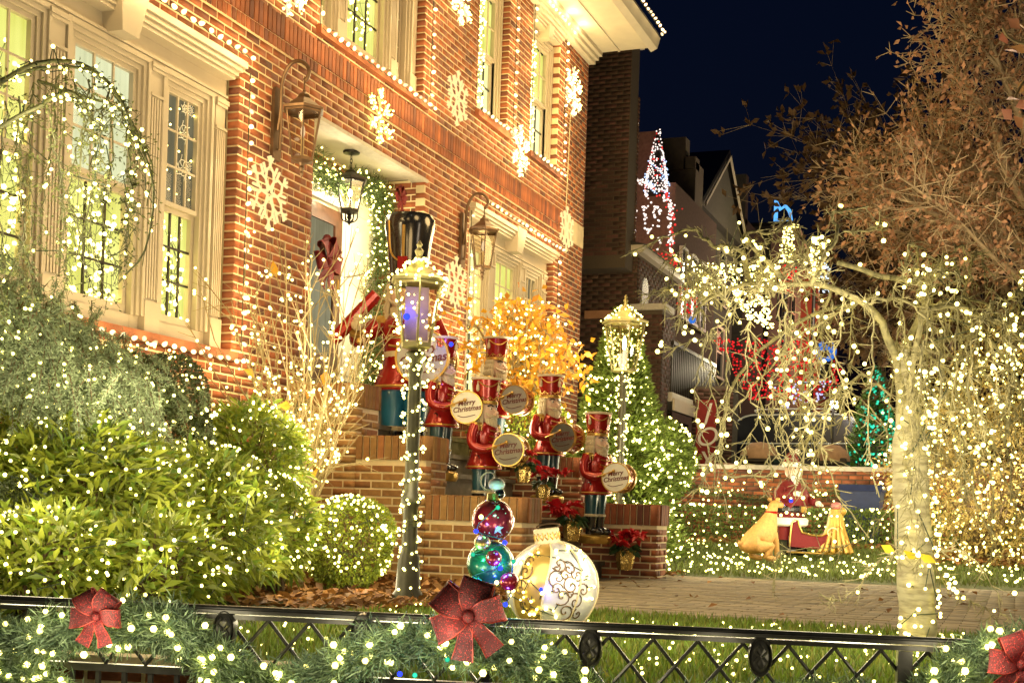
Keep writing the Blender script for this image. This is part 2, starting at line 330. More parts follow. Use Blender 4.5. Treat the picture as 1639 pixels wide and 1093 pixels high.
def lay(wall, O, U, N, w, z0, z1, holes=(), m=None, d=.1, cap=300, mode='run', phase=0., jit=.0015, name='brick', rest='brickwork'):
    """bricks as sub-parts of wall. O: point at u=0,z=0; U: horizontal unit; N outward normal; hole: (u0,u1,z0,z1)"""
    m = m or brick_m; full = []; cut = []
    U = np.array(U, float); N = np.array(N, float); O = np.array(O, float)
    if mode == 'run': pu, pv, bl, bh = PU, PV, BL, BH
    elif mode == 'soldier': pu, pv, bl, bh = .0677, z1-z0, .056, z1-z0-.012
    nc = max(1, int(round((z1-z0)/pv)))
    for j in range(nc):
        zc = z0 + (j+.5)*pv if mode == 'run' else (z0+z1)/2
        off = (phase + (j % 2)*.5*pu) % pu if mode == 'run' else phase
        ivs = [(0., w)]
        for h in holes:
            if h[2] < zc < h[3]:
                nv = []
                for a, b in ivs:
                    if h[1] <= a or h[0] >= b: nv.append((a, b)); continue
                    if h[0] > a: nv.append((a, h[0]))
                    if h[1] < b: nv.append((h[1], b))
                ivs = nv
        for a, b in ivs:
            k = math.floor((a-off)/pu)
            while off+k*pu < b-.02:
                s0, s1 = off+k*pu+(pu-bl)/2, off+k*pu+(pu+bl)/2; k += 1
                c0, c1 = max(s0, a), min(s1, b)
                if b-c1 < .03 and c1 < b: c1 = b if b < w+.001 and c1 > s1-.001 else c1
                if c1-c0 < .025: continue
                (full if abs((c1-c0)-bl) < 1e-4 else cut).append(((c0+c1)/2, zc, c1-c0))
    P = np.array([O+U*u+np.array([0, 0, z]) for u, z, _ in full]) if full else np.zeros((0, 3))
    vis = in_view(P, 10) if len(P) else np.zeros(0, bool)
    dist = np.linalg.norm(P-EYE, axis=1) if len(P) else np.zeros(0)
    order = [i for i in np.argsort(dist) if vis[i]][:cap] if cap else []
    key = (round(bl, 4), round(bh, 4), d, m.name)
    if key not in BM: BM[key] = brick_mesh('brick', bl, bh, d, m)
    ang = math.atan2(U[1], U[0]); chosen = set(order)
    for i in order:
        o = bpy.data.objects.new(name, BM[key]); o.location = tuple(P[i]+N*(random.uniform(-jit, jit)) - N*d*0 + (-N*0)); 
        o.location = tuple(np.array(o.location) - N*d); o.rotation_euler = (random.uniform(-.006, .006), random.uniform(-.006, .006), ang); link(o, wall)
    restl = [(u, z, l, bh) for i, (u, z, l) in enumerate(full) if i not in chosen and (len(vis) == 0 or in_view(P[i:i+1], 260)[0])] + [(u, z, l, bh) for u, z, l in cut if in_view((O+U*u+np.array([0, 0, z]))[None], 260)[0]]
    if restl:
        A = np.array(restl); n = len(A); c = O + U*A[:, :1] + np.array([0, 0, 1.])*A[:, 1:2] + N*rng.uniform(-jit, jit, (n, 1)); hu = U*A[:, 2:3]/2; hv = np.array([0, 0, 1.])*A[:, 3:4]/2
        ft = [c-hu-hv, c+hu-hv, c+hu+hv, c-hu+hv]; bk = [x-N*d for x in ft]
        V = np.stack(ft+bk, 1); F = np.array([(0, 1, 2, 3), (0, 4, 5, 1), (1, 5, 6, 2), (2, 6, 7, 3), (3, 7, 4, 0)])
        if np.dot(np.cross(U, [0, 0, 1]), N) < 0: F = F[:, ::-1]
        npmesh(rest, V, (np.arange(n)[:, None, None]*8+F[None]).reshape(-1, 4), m, wall, 'stuff')
def slab_cells(mb, xs, zs, holes, y0, y1):
    xs = sorted(set(xs)); zs = sorted(set(zs))
    for i in range(len(xs)-1):
        run = None
        for j in range(len(zs)-1):
            xc, zc = (xs[i]+xs[i+1])/2, (zs[j]+zs[j+1])/2; solid = not any(h[0] < xc < h[1] and h[2] < zc < h[3] for h in holes)
            if solid and run is None: run = zs[j]
            if run is not None and (not solid or j == len(zs)-2):
                mb.b2(xs[i], xs[i+1], y0, y1, run, zs[j+1] if solid else zs[j]); run = None

house = thing('brick_house', (9, 8, 0), 'red brick two storey house wall outlined with warm bulb strings', 'house')
house.location = (0, 0, 0)
H0, H1 = 4.3, 17.7
openings = [(6.0, 8.9, 1.8, 4.1), (10.09, 12.39, 1.46, 4.06), (13.595, 16.495, 1.8, 4.1), (10.12, 12.27, 4.83, 7.14), (13.70, 14.62, 5.18, 7.0), (15.42, 16.45, 5.18, 7.0), (6.0, 8.6, 4.83, 7.14)]
mb = MB(); slab_cells(mb, [H0, H1-.006] + [v for o in openings for v in (o[0]-.006, o[1]+.006)], [-.1, 7.14] + [v for o in openings for v in (o[2]-.006, o[3]+.006)], [(o[0]-.006, o[1]+.006, o[2]-.006, o[3]+.006) for o in openings], YF+.0045, YF+.12)
wall = mb.build('wall', mortar_m, house)
belt = (-1, 99, 4.40, 4.705)
lay(wall, (H0, YF, 0), (1, 0, 0), (0, -1, 0), H1-H0, 0, 7.11, [(o[0]-H0, o[1]-H0, o[2], o[3]) for o in openings]+[belt], cap=300)
MB().b2(H0, H1, YF-.004, YF+.11, 4.402, 4.70).build('belt_backing', mortar_m, house)
bc = MB().b2(H0, 16.8, YF-.010, YF+.10, 4.404, 4.698).build('belt_course', mortar_m, house)
lay(bc, (H0, YF-.024, 0), (1, 0, 0), (0, -1, 0), 16.8-H0, 4.50, 4.70, m=brick_m, d=.03, cap=170, mode='soldier', name='soldier_brick', rest='belt_brickwork')
lay(bc, (H0, YF-.018, 0), (1, 0, 0), (0, -1, 0), 16.8-H0, 4.40, 4.505, m=brick_m, d=.03, cap=120, mode='soldier', phase=.03, name='rowlock_brick', rest='belt_brickwork')
lay(bc, (16.8, YF, 0), (1, 0, 0), (0, -1, 0), .9, 4.40, 4.70, m=brick_m, d=.05, cap=0)
# side return of the house and body behind
MB().b2(H0, H1-.006, 7.2, 13, -.1, 7.2).build('rear_wall', dbrick_m, house)
MB().b2(H1-.12, H1-.01, YF+.13, 7.2, -.1, 7.14).build('side_wall', dbrick_m, house)
# ---- eaves
ev = MB(); ev.b2(H0, 17.66, 4.97, YF-.16, 7.16, 7.20); ev.build('soffit', soffit_m, house)
mb = MB()
for (dy, dz, h) in ((.0, 0, .05), (.05, .05, .05), (.10, .10, .06)): mb.b2(H0, 17.66, YF-.06-dy-.05, YF-.015, 7.0+dz, 7.0+dz+h-.002)
mb.b2(H0, 17.66, 5.40, 5.43, 7.145, 7.158)
mb.build('cornice', soffit_m, house)
mb = MB(); mb.prism([(4.97, 7.12), (4.88, 7.16), (4.84, 7.30), (4.97, 7.30)], H0, 17.72, 'X'); mb.build('gutter', soffit_m, house)
mb = MB(); mb.prism([(4.84, 7.305), (4.84, 7.33), (9.5, 10.2), (9.5, 7.305)], H0, 17.66, 'X'); mb.build('roof', mat('slate', (.05, .045, .04), .8), house)

# ---- windows
cur_n = {}
def curtain_mat(name, c1, c2, s, fold=34.):  # room light and fold shading put into the curtain's own emission
    m = bpy.data.materials.new(name); m.use_nodes = True; n = m.node_tree; n.nodes.clear(); L = n.links.new
    tc = n.nodes.new('ShaderNodeTexCoord'); mp = n.nodes.new('ShaderNodeMapping'); mp.inputs['Scale'].default_value = (fold, 1, .6); L(tc.outputs['Object'], mp.inputs[0])
    no = n.nodes.new('ShaderNodeTexNoise'); no.inputs['Scale'].default_value = 1.; no.inputs['Detail'].default_value = 4; L(mp.outputs[0], no.inputs[0])
    n2 = n.nodes.new('ShaderNodeTexNoise'); n2.inputs['Scale'].default_value = 2.2; L(tc.outputs['Object'], n2.inputs[0])
    mx = n.nodes.new('ShaderNodeMix'); mx.data_type = 'RGBA'; mx.inputs[6].default_value = (*c1, 1); mx.inputs[7].default_value = (*c2, 1)
    ad = n.nodes.new('ShaderNodeMath'); ad.operation = 'MULTIPLY_ADD'; ad.inputs[1].default_value = .9; L(no.outputs['Fac'], ad.inputs[0]); 
    sb = n.nodes.new('ShaderNodeMath'); sb.operation = 'MULTIPLY_ADD'; sb.inputs[1].default_value = 1.6; sb.inputs[2].default_value = -.75; L(n2.outputs['Fac'], sb.inputs[0]); L(sb.outputs[0], ad.inputs[2]); 
    cl = n.nodes.new('ShaderNodeClamp'); L(ad.outputs[0], cl.inputs[0]); L(cl.outputs[0], mx.inputs['Factor'])
    e = n.nodes.new('ShaderNodeEmission'); e.inputs[1].default_value = s; L(mx.outputs[2], e.inputs[0])
    o = n.nodes.new('ShaderNodeOutputMaterial'); L(e.outputs[0], o.inputs[0]); m.cycles.emission_sampling = 'NONE'; return m
cur_y = curtain_mat('lit_curtain', (.66, .64, .10), (1.1, 1.1, .34), .95)
cur_w = curtain_mat('pale_curtain', (.60, .62, .34), (.95, .96, .58), .95)
cur_d = curtain_mat('dim_curtain', (.12, .10, .05), (.26, .23, .13), .8)
cur_b = curtain_mat('bright_curtain', (.9, .85, .25), (1.2, 1.2, .6), 1.0)
def muntins(mb, x0, x1, z0, z1, y, nx, nz, w=.016):
    for i in range(1, nx): x = x0+(x1-x0)*i/nx; mb.b2(x-w/2, x+w/2, y-.012, y+.004, z0, z1)
    for j in range(1, nz): z = z0+(z1-z0)*j/nz; mb.b2(x0, x1, y-.011, y+.003, z-w/2, z+w/2)
def sash_pair(win, x0, x1, z0, zm, z1, y, nx, nz, mats, thick=.03):
    """double-hung sash: upper pane set forward, lower set back, with muntins, panes and curtain"""
    for (a, b, yy, cm, nm) in ((zm, z1, y, mats[0], 'upper_sash'), (z0, zm, y+.035, mats[1], 'lower_sash')):
        s = .035; mb = MB(); mb.b2(x0-.005, x0+s, yy-.018, yy+.02, a, b); mb.b2(x1-s, x1+.005, yy-.018, yy+.02, a, b)
        mb.b2(x0+s, x1-s, yy-.017, yy+.02, b-s, b); mb.b2(x0+s, x1-s, yy-.019, yy+.02, a, a+(s if a == zm else .07)); mb.build('sash', trim_m, win)
        zb = a+(s if a == zm else .07)
        mb = MB(); muntins(mb, x0+s, x1-s, zb, b-s, yy, nx, nz); mb.build('muntin', trim_m if a == zm else dark_m if cm is cur_y or cm is cur_b else trim_m, win)
        for i in range(nx):
            for j in range(nz):
                X0, X1 = x0+s+(x1-x0-2*s)*i/nx, x0+s+(x1-x0-2*s)*(i+1)/nx; Z0, Z1 = zb+(b-s-zb)*j/nz, zb+(b-s-zb)*(j+1)/nz
                MB().add([(X0, yy+.006, Z0), (X1, yy+.006, Z0), (X1, yy+.006, Z1), (X0, yy+.006, Z1)], [(0, 1, 2, 3)]).build('pane', glass_m, win)
        # pleated curtain
        mb = MB(); k = 24; vs = []; w = x1-x0
        for i in range(k+1): xx = x0-.05+(w+.22)*i/k; yy2 = y+.075+.008*math.sin(i*1.9)+(.010 if i % 2 else 0); vs += [(xx, yy2, a-.01), (xx, yy2, b+.0)]
        mb.add(vs, [(2*i, 2*i+2, 2*i+3, 2*i+1) for i in range(k)]); mb.build('curtain', cm, win)
def pilaster(win, x0, x1, z0, z1, y):
    mb = MB(); w = x1-x0; mb.b2(x0, x1, y+.012, y+.08, z0, z1); mb.b2(x0-.012, x1+.012, y-.01, y+.07, z0, z0+.24)
    mb.b2(x0-.01, x1+.01, y-.008, y+.07, z1-.24, z1-.22); mb.b2(x0-.016, x1+.016, y-.016, y+.07, z1-.035, z1); mb.b2(x0-.008, x1+.008, y-.008, y+.07, z1-.06, z1-.037)
    n = 5
    for i in range(n): xx = x0+w*(i+.5)/n; mb.b2(xx-w/n*.30, xx+w/n*.30, y, y+.05, z0+.26, z1-.25)
    mb.build('pilaster', trim_m, win)
def casing(mb, x0, x1, z0, z1, y, sill=True):
    """stepped moulding around a sash"""
    for k, (o, p) in enumerate(((.0, .05), (.035, .028), (.07, .008))):
        w = .034
        for (a, b) in ((x0-o-w, x0-o), (x1+o, x1+o+w)): mb.b2(a, b, y-.03+p*.9, y+.06, z0, z1+o+w)
        mb.b2(x0-o, x1+o, y-.031+p*.9, y+.06, z1+o, z1+o+w-.0005)
def keystone(win, xc, z0, z1, y, w0=.09, w1=.15):
    mb = MB(); mb.add([(xc-w0, y, z0), (xc+w0, y, z0), (xc+w1, y-.03, z1), (xc-w1, y-.03, z1), (xc-w0, y+.16, z0), (xc+w0, y+.16, z0), (xc+w1, y+.16, z1), (xc-w1, y+.16, z1)],
       [(0, 1, 2, 3), (4, 7, 6, 5), (0, 4, 5, 1), (1, 5, 6, 2), (2, 6, 7, 3), (3, 7, 4, 0)]); mb.build('keystone', trim_m, win)
def cornice_run(mb, x0, x1, y, zt):
    for k, (dz0, dz1, p) in enumerate(((-.05, 0, .10), (-.085, -.052, .075), (-.12, -.087, .05), (-.15, -.122, .03))): mb.b2(x0+.1-p, x1-.1+p, y-p, y+.1, zt+dz0, zt+dz1)
def triple(xc, hw, z0, z1, cs, ss, mats, nx=(2, 3), top=True):
    y = YF+.10; mb = MB(); win_top = z1-.40 if top else z1
    frz = MB()
    x0, x1 = xc-hw, xc+hw
    win = MB().b2(x0+.004, x1-.004, y+.05, y+.075, z0, z0+.012).build('window', trim_m, house)
    # frame body: boards between the sashes
    xs = [x0, xc-ss[1]-.0, xc-ss[0], xc-cs, xc+cs, xc+ss[0], xc+ss[1], x1]; zb, zt = z0+.14, z1-.40
    for a, b in ((0, 1), (2, 3), (4, 5), (6, 7)): mb.b2(xs[a]+.003, xs[b], y+.03, y+.09, z0+.02, z1-.3)
    mb.b2(x0+.003, x1-.003, y+.031, y+.09, z0+.01, zb)
    for a, b in ((1, 2), (3, 4), (5, 6)): casing(mb, xs[a], xs[b], zb, zt, y)
    mb.build('frame', trim_m, win)
    if top:
        f2 = MB(); f2.b2(x0+.003, x1-.003, y+.0, y+.10, zt+.10, z1-.005); cornice_run(f2, x0-.02, x1+.02, YF+.02, z1+.0)
        f2.b2(x0+.02, x1-.02, y-.03, y+.1, zt+.115, zt+.135); f2.b2(x0+.02, x1-.02, y-.015, y+.1, zt+.09, zt+.113); f2.build('entablature', trim_m, win)
        keystone(win, xc+.02, zt+.12, z1+.02, YF-.06)
    pw = (ss[0]-cs)*.5
    for a, b in ((xc-cs-pw-.09, xc-cs-.115-.0), (xc+cs+.115, xc+cs+pw+.09)): pilaster(win, a, b, z0+.02, zt+.09, y-.02)
    for a, b in ((x0+.02, x0+.15), (x1-.15, x1-.02)): pilaster(win, a, b, z0+.02, zt+.09, y-.02)
    zm = (zb+zt)/2 if top else zb+.95
    sash_pair(win, xs[1], xs[2], zb, zm, zt, y+.05, nx[0], 3, mats[0]); sash_pair(win, xs[3], xs[4], zb, zm, zt, y+.05, nx[1], 3, mats[1]); sash_pair(win, xs[5], xs[6], zb, zm, zt, y+.05, nx[0] if nx[0] > 2 else 3, 3, mats[2])
    s = MB(); s.b2(x0-.06, x1+.06, YF-.05, YF+.12, z0-.07, z0+.01) ; s.build('sill', brick_m, win)
    return win
triple(7.435, 1.435, 1.8, 4.1, .345, (.70, 1.145), ((cur_y, cur_y), (cur_w, cur_y), (cur_d, cur_y)))
triple(15.045, 1.435, 1.8, 4.1, .345, (.70, 1.145), ((cur_b, cur_b), (cur_y, cur_b), (cur_d, cur_b)))
triple(11.195, 1.07, 4.83, 7.14, .37, (.68, .86), ((cur_y, cur_y), (cur_y, cur_y), (cur_d, cur_d)), top=False, nx=(1, 3))
triple(7.3, 1.29, 4.83, 7.14, .37, (.68, .90), ((cur_y, cur_y), (cur_y, cur_y), (cur_d, cur_d)), top=False, nx=(1, 3))
for x0, x1, zt in ((13.70, 14.62, 7.0), (15.42, 16.45, 7.0)):
    y = YF+.10; mb = MB(); win = MB().b2(x0+.004, x1-.004, y+.05, y+.09, 5.18, 5.2).build('window', trim_m, house)
    casing(mb, x0+.13, x1-.13, 5.26, 6.72, y); mb.b2(x0+.003, x0+.13, y+.03, y+.09, 5.2, 6.95); mb.b2(x1-.13, x1-.003, y+.03, y+.09, 5.2, 6.95); mb.b2(x0+.003, x1-.003, y+.02, y+.09, 6.83, 6.99)
    mb.b2(x0+.13, x1-.13, y+.03, y+.09, 5.2, 5.26); cornice_run(mb, x0-.03, x1+.03, YF+.01, 7.0); mb.build('frame', trim_m, win)
    keystone(win, (x0+x1)/2, 6.76, 7.03, YF-.05, .07, .11)
    sash_pair(win, x0+.13, x1-.13, 5.26, 5.98, 6.72, y+.04, 3, 2, (cur_y, cur_b))
    MB().b2(x0-.05, x1+.05, YF-.05, YF+.12, 5.10, 5.175).build('sill', brick_m, win)
MB().b2(6.0, 8.85, YF-.06, YF+.1, 4.70, 4.755).build('sill', brick_m, house); 

# ---- porch recess
porch = MB().b2(10.09, 12.39, YF+.008, 7.0, 4.064, 4.20).build('porch_ceiling', soffit_m, house)
MB().b2(10.04, 12.44, YF-.02, YF+.14, 4.03, 4.062).build('porch_lintel', stone_m, house)
rv = MB().b2(12.397, 12.52, YF+.125, 6.55, 1.4, 4.06).build('reveal_wall', mortar_m, house)
lay(rv, (12.39, YF+.562, 0), (0, -1, 0), (-1, 0, 0), .46, 1.4, 4.06, m=brick_m, d=.09, cap=120)
bw = MB().b2(9.9, 12.4, 6.46, 6.6, 1.4, 4.06).build('back_wall', mortar_m, house)
lay(bw, (9.9, 6.453, 0), (1, 0, 0), (0, -1, 0), 2.5, 1.4, 4.06, [(.6, 2.5, 0, 3.86)], m=brick_m, d=.05, cap=60)
lw = MB().b2(9.95, 10.083, YF+.125, 6.55, 1.4, 4.06).build('reveal_wall', mortar_m, house)
fr = MB(); fr.b2(10.5, 12.385, 6.40, 6.45, 3.60, 3.86); fr.b2(10.48, 12.386, 6.36, 6.45, 3.82, 3.88); fr.b2(11.62, 12.385, 6.41, 6.45, 1.75, 3.6); fr.b2(10.5, 10.72, 6.41, 6.45, 1.75, 3.6)
fr.b2(11.70, 12.30, 6.395, 6.41, 1.95, 3.45); dr = fr.build('door', white_m, house)
d = MB(); d.b2(11.48, 11.62, 6.40, 6.44, 1.75, 3.55); d.b2(10.72, 10.86, 6.40, 6.44, 1.75, 3.55); d.b2(10.86, 11.48, 6.40, 6.44, 3.40, 3.55); d.b2(10.86, 11.48, 6.40, 6.44, 1.75, 2.1); d.build('door_leaf', door_m, dr)
MB().b2(10.86, 11.48, 6.425, 6.43, 2.1, 3.4).build('door_glass', curtain_mat('door_glass', (.18, .16, .08), (.55, .5, .3), .6), dr)  # glow put into the pane itself, no lamp behind it
hd = MB(); hd.tube([(11.45, 6.37, 2.7), (11.45, 6.34, 2.7), (11.45, 6.34, 2.85), (11.45, 6.37, 2.85)], .012, 6); hd.build('handle', gold_m, dr)

# ---- stoop: stepped parapets, steps, landing
stoop = thing('stoop', (0, 0, 0), 'stepped brick stoop with soldier brick caps climbing to the front door', 'stoop')
def parapet(xf, tiers, th, yoff, m, left):
    core = MB(); y_hi = YF
    for (ya, yb, zt) in tiers: core.b2(xf+.007, xf+th-.007, ya+.007, yb-.001, -.12, zt-.012)
    p = core.build('parapet', mortar_m, stoop)
    prev = None
    for t, (ya, yb, zt) in enumerate(tiers):      # from the house outwards: ya < yb
        lay(p, (xf, yb, 0), (0, -1, 0), (-1, 0, 0), yb-ya, -.11, zt-.215, m=m, d=.1, cap=110, phase=.05)
        lay(p, (xf-.012, yb, 0), (0, -1, 0), (-1, 0, 0), yb-ya, zt-.21, zt+.002, m=m, d=.12, cap=14, mode='soldier', name='cap_brick', rest='cap_brickwork')
        zl = tiers[t+1][2] if t+1 < len(tiers) else -.11
        lay(p, (xf+.103, ya, 0), (1, 0, 0), (0, -1, 0), th-.103, zl, zt-.215, m=m, d=.09, cap=40, phase=.09)
        lay(p, (xf+.11, ya-.012, 0), (1, 0, 0), (0, -1, 0), th-.11, zt-.21, zt+.002, m=m, d=.1, cap=8, mode='soldier', name='cap_brick', rest='cap_brickwork')
        n = int((yb-ya)/.0677)
        tp = MB()
        for i in range(n): tp.b2(xf+.105, xf+th, ya+.0677*i+.004, ya+.0677*(i+1)-.006, zt-.08, zt+.003)
        tp.build('cap_top', m, p, kind='stuff')
    return p
LT = [(5.2, 5.87, 1.66), (4.54, 5.2, 1.22), (3.68, 4.54, .735)]
RT = [(4.85, 5.87, 1.66), (4.1, 4.85, 1.19), (3.28, 4.1, .735)]
parapet(9.8, LT, .42, 0, ybrick_m, True)
parapet(12.5, RT, .42, 0, brick_m, False)
step_m = mat('step_stone', (.20, .17, .12), .75, var=.25, scale=14, bump=.2)
sy = [3.80, 4.07, 4.30, 4.53, 4.78, 5.03, 5.28, 5.50, 5.72]
for i, y0 in enumerate(sy):
    z1 = .2+.165*i if i else .2
    z1 = [.16, .35, .55, .75, .95, 1.15, 1.35, 1.55, 1.75][i]
    st = MB(); xa, xb = 10.225, 12.495
    y1 = YF+.6 if i == 8 else sy[i+1]+.02
    yend = min(y1, 6.44); st.b2(xa+.02, xb-.02, y0+.025, yend, -.1 if i == 0 else z1-.22, z1-.045); st.b2(xa, xb, y0, yend+.0, z1-.043, z1); st.build('step', step_m, stoop)
# ================================================================ things on the house
def c9_mesh():
    mb = MB(); mb.lathe([(.0001, -.019), (.011, -.016), (.0155, -.006), (.0145, .006), (.009, .016), (.0001, .022)], n=8); me_o = mb.build('bulb', bulb_m); me = me_o.data; bpy.data.objects.remove(me_o); me.shade_smooth(); return me
C9 = c9_mesh()
sock = MB(); sock.lathe([(.008, -.03), (.008, -.012)], n=6); so_ = sock.build('socket', wire_m); SOCK = so_.data; bpy.data.objects.remove(so_)
def bulb_string(pts, n, label, off=.05, every=4, w=2.0, group='warm bulb strings outlining the house', up=False, big=1.0):
    """a wire along pts with n C9 bulbs"""
    pts = [np.array(p, float) for p in pts]; seg = [np.linalg.norm(pts[i+1]-pts[i]) for i in range(len(pts)-1)]; tot = sum(seg)
    t = thing('light_string', pts[0], label, 'string lights', group); base = pts[0]
    def at(s):
        for i, l in enumerate(seg):
            if s <= l or i == len(seg)-1: return pts[i]+(pts[i+1]-pts[i])*min(1, s/l)
            s -= l
    wp = []
    for i in range(n*2+1):
        p = at(tot*i/(n*2)).copy(); p[1] -= .012; p[2] -= .012*(i % 2); wp.append(p-base)
    MB().tube(wp, .0045, 5).build('wire', wire_m, t)
    for i in range(n):
        p = at(tot*(i+.5)/n)-base + np.array([random.uniform(-.008, .008), -.035, random.uniform(-.01, .01)])
        o = bpy.data.objects.new('bulb', C9); o.location = tuple(p); o.rotation_euler = (random.uniform(-.5, .5)+1.2, random.uniform(-.4, .4), random.uniform(0, 6)); o.scale = (big*1.25,)*3; link(o, t)
    for i in range(0, n, every):
        p = at(tot*min(n-.5, i+every/2)/n); lamp((p[0], p[1]-off-.10, p[2]), w, WARM, .06)
    return t
y = YF-.03
bulb_string([(6.5, y-.06, 4.17), (8.95, y-.06, 4.14)], 21, 'row of warm bulbs along the cornice over the large ground floor window')
bulb_string([(8.985, y, 4.05), (8.985, y, 1.82)], 18, 'vertical row of warm bulbs down the brick right of the large ground floor window')
bulb_string([(6.55, y-.05, 1.735), (8.98, y-.05, 1.735)], 21, 'row of warm bulbs along the sill under the large ground floor window')
bulb_string([(10.04, y-.04, 4.79), (12.42, y-.04, 4.79)], 20, 'row of warm bulbs along the sill of the wide upper window')
bulb_string([(10.06, y, 5.9), (10.06, y, 4.83)], 6, 'short vertical row of warm bulbs left of the wide upper window')
bulb_string([(12.37, y, 7.05), (12.37, y, 4.85)], 17, 'vertical row of warm bulbs on brick right of the wide upper window')
bulb_string([(13.62, y-.04, 5.16), (14.72, y-.04, 5.16)], 9, 'short row of warm bulbs under the first narrow upper window')
bulb_string([(14.74, y, 7.05), (14.74, y, 5.2)], 14, 'vertical row of warm bulbs between the two narrow upper windows')
bulb_string([(15.36, y-.04, 5.14), (16.6, y-.04, 5.14)], 9, 'short row of warm bulbs under the last narrow upper window')
bulb_string([(16.6, y, 7.0), (16.6, y, 5.18)], 15, 'vertical row of warm bulbs right of the last narrow upper window')
bulb_string([(15.36, y-.1, 7.09), (16.62, y-.1, 7.06)], 10, 'row of warm bulbs over the keystone of the last narrow upper window')
bulb_string([(15.36, y, 7.0), (15.36, y, 5.2)], 13, 'vertical row of warm bulbs left of the last narrow upper window')
bulb_string([(13.75, y-.07, 4.16), (16.56, y-.07, 4.13)], 20, 'row of warm bulbs along the cornice over the far ground floor window')
bulb_string([(16.56, y, 4.05), (16.56, y, 2.2)], 13, 'vertical row of warm bulbs right of the far ground floor window')
bulb_string([(14.2, 4.80, 7.36), (17.74, 4.80, 7.36), (17.74, 5.3, 7.36)], 32, 'row of warm bulbs along the roof gutter', off=.0, w=.5)
bulb_string([(13.56, y, 4.0), (13.56, y, 2.0)], 14, 'vertical row of warm bulbs left of the far ground floor window')
# icicle / dense lights inside the narrow windows and at the window bottoms: strings hanging behind the glass
def cluster(label, x0, x1, z0, z1, n, y, r=.013, m=None, w=0, group='light clusters behind window glass'):
    t = thing('window_light_cluster', ((x0+x1)/2, y, z0), label, 'string lights', group); c = np.array([(x0+x1)/2, y, z0])
    zz = rng.beta(1.1, 1.3, n)*(z1-z0); P = np.stack([(rng.random(n)-.5)*(x1-x0)*(1-.25*zz/(z1-z0)), rng.uniform(-.02, .03, n), zz], 1); blobs('bulb_cluster', P, r*rng.uniform(.8, 1.3, n), m or bulbw_m, t)
    A = P[:-1]; B = P[1:]; k = np.linalg.norm(A-B, axis=1) < .35; segs('wire', A[k], B[k], .002, .002, wire_m, t, 'stuff', 3)
    if w: lamp(((x0+x1)/2, y-.05, (z0+z1)/2), w, WHITE, .15)
cluster('bright white light cascade hanging in the first narrow upper window', 13.84, 14.15, 5.3, 6.8, 190, YF+.12, .017)
cluster('bright white light cascade hanging in the last narrow upper window', 15.57, 15.86, 5.3, 6.75, 170, YF+.12, .018)
cluster('tree lights glowing low behind the right sash of the large ground floor window', 8.18, 8.55, 2.0, 2.75, 60, YF+.2, .02)
cluster('tree lights glowing behind the middle sash of the large ground floor window', 7.14, 7.72, 1.95, 2.75, 90, YF+.2, .022)
cluster('tree lights glowing behind the left sash of the large ground floor window', 6.36, 6.75, 2.1, 3.6, 70, YF+.2, .022)
cluster('lit tree glowing in the middle sash of the far ground floor window', 14.72, 15.35, 2.1, 3.4, 150, YF+.2, .022)
cluster('lit tree glowing in the right sash of the far ground floor window', 15.76, 16.1, 2.1, 3.55, 60, YF+.2, .022)
cluster('lit tree glowing in the left sash of the far ground floor window', 13.92, 14.35, 2.1, 3.5, 70, YF+.2, .022)
cluster('small lit tree glowing in the wide upper window', 11.0, 11.45, 5.1, 6.3, 70, YF+.2, .02)
# window decal: white filigree in the dark upper right sash
t = thing('window_decal', (8.365, YF+.142, 2.9), 'white filigree snowflake decal on the dark right sash of the large window', 'window decal')
mb = MB()
for cz, r in ((.25, .10), (.52, .09), (.70, .05)):
    for k in range(6):
        a = k*math.pi/3; pts = [(.1*math.cos(a)*0+.02+r*q*math.cos(a+.35*math.sin(q*5)), 0, cz+r*q*math.sin(a+.35*math.sin(q*5))) for q in np.linspace(.1, 1, 7)]; mb.tube(pts, .0035, 4)
    mb.tube([(.02+r*.6*math.cos(a), 0, cz+r*.6*math.sin(a)) for a in np.linspace(0, 6.28, 19)], .003, 4)
mb.build('filigree', white_m, t)
P = np.array([(x, .03, z) for x in (-.14, 0, .17) for z in np.arange(.05, .8, .16)])+rng.normal(0, .012, (15, 3)); blobs('bulb_cluster', P, .010, bulbw_m, t)

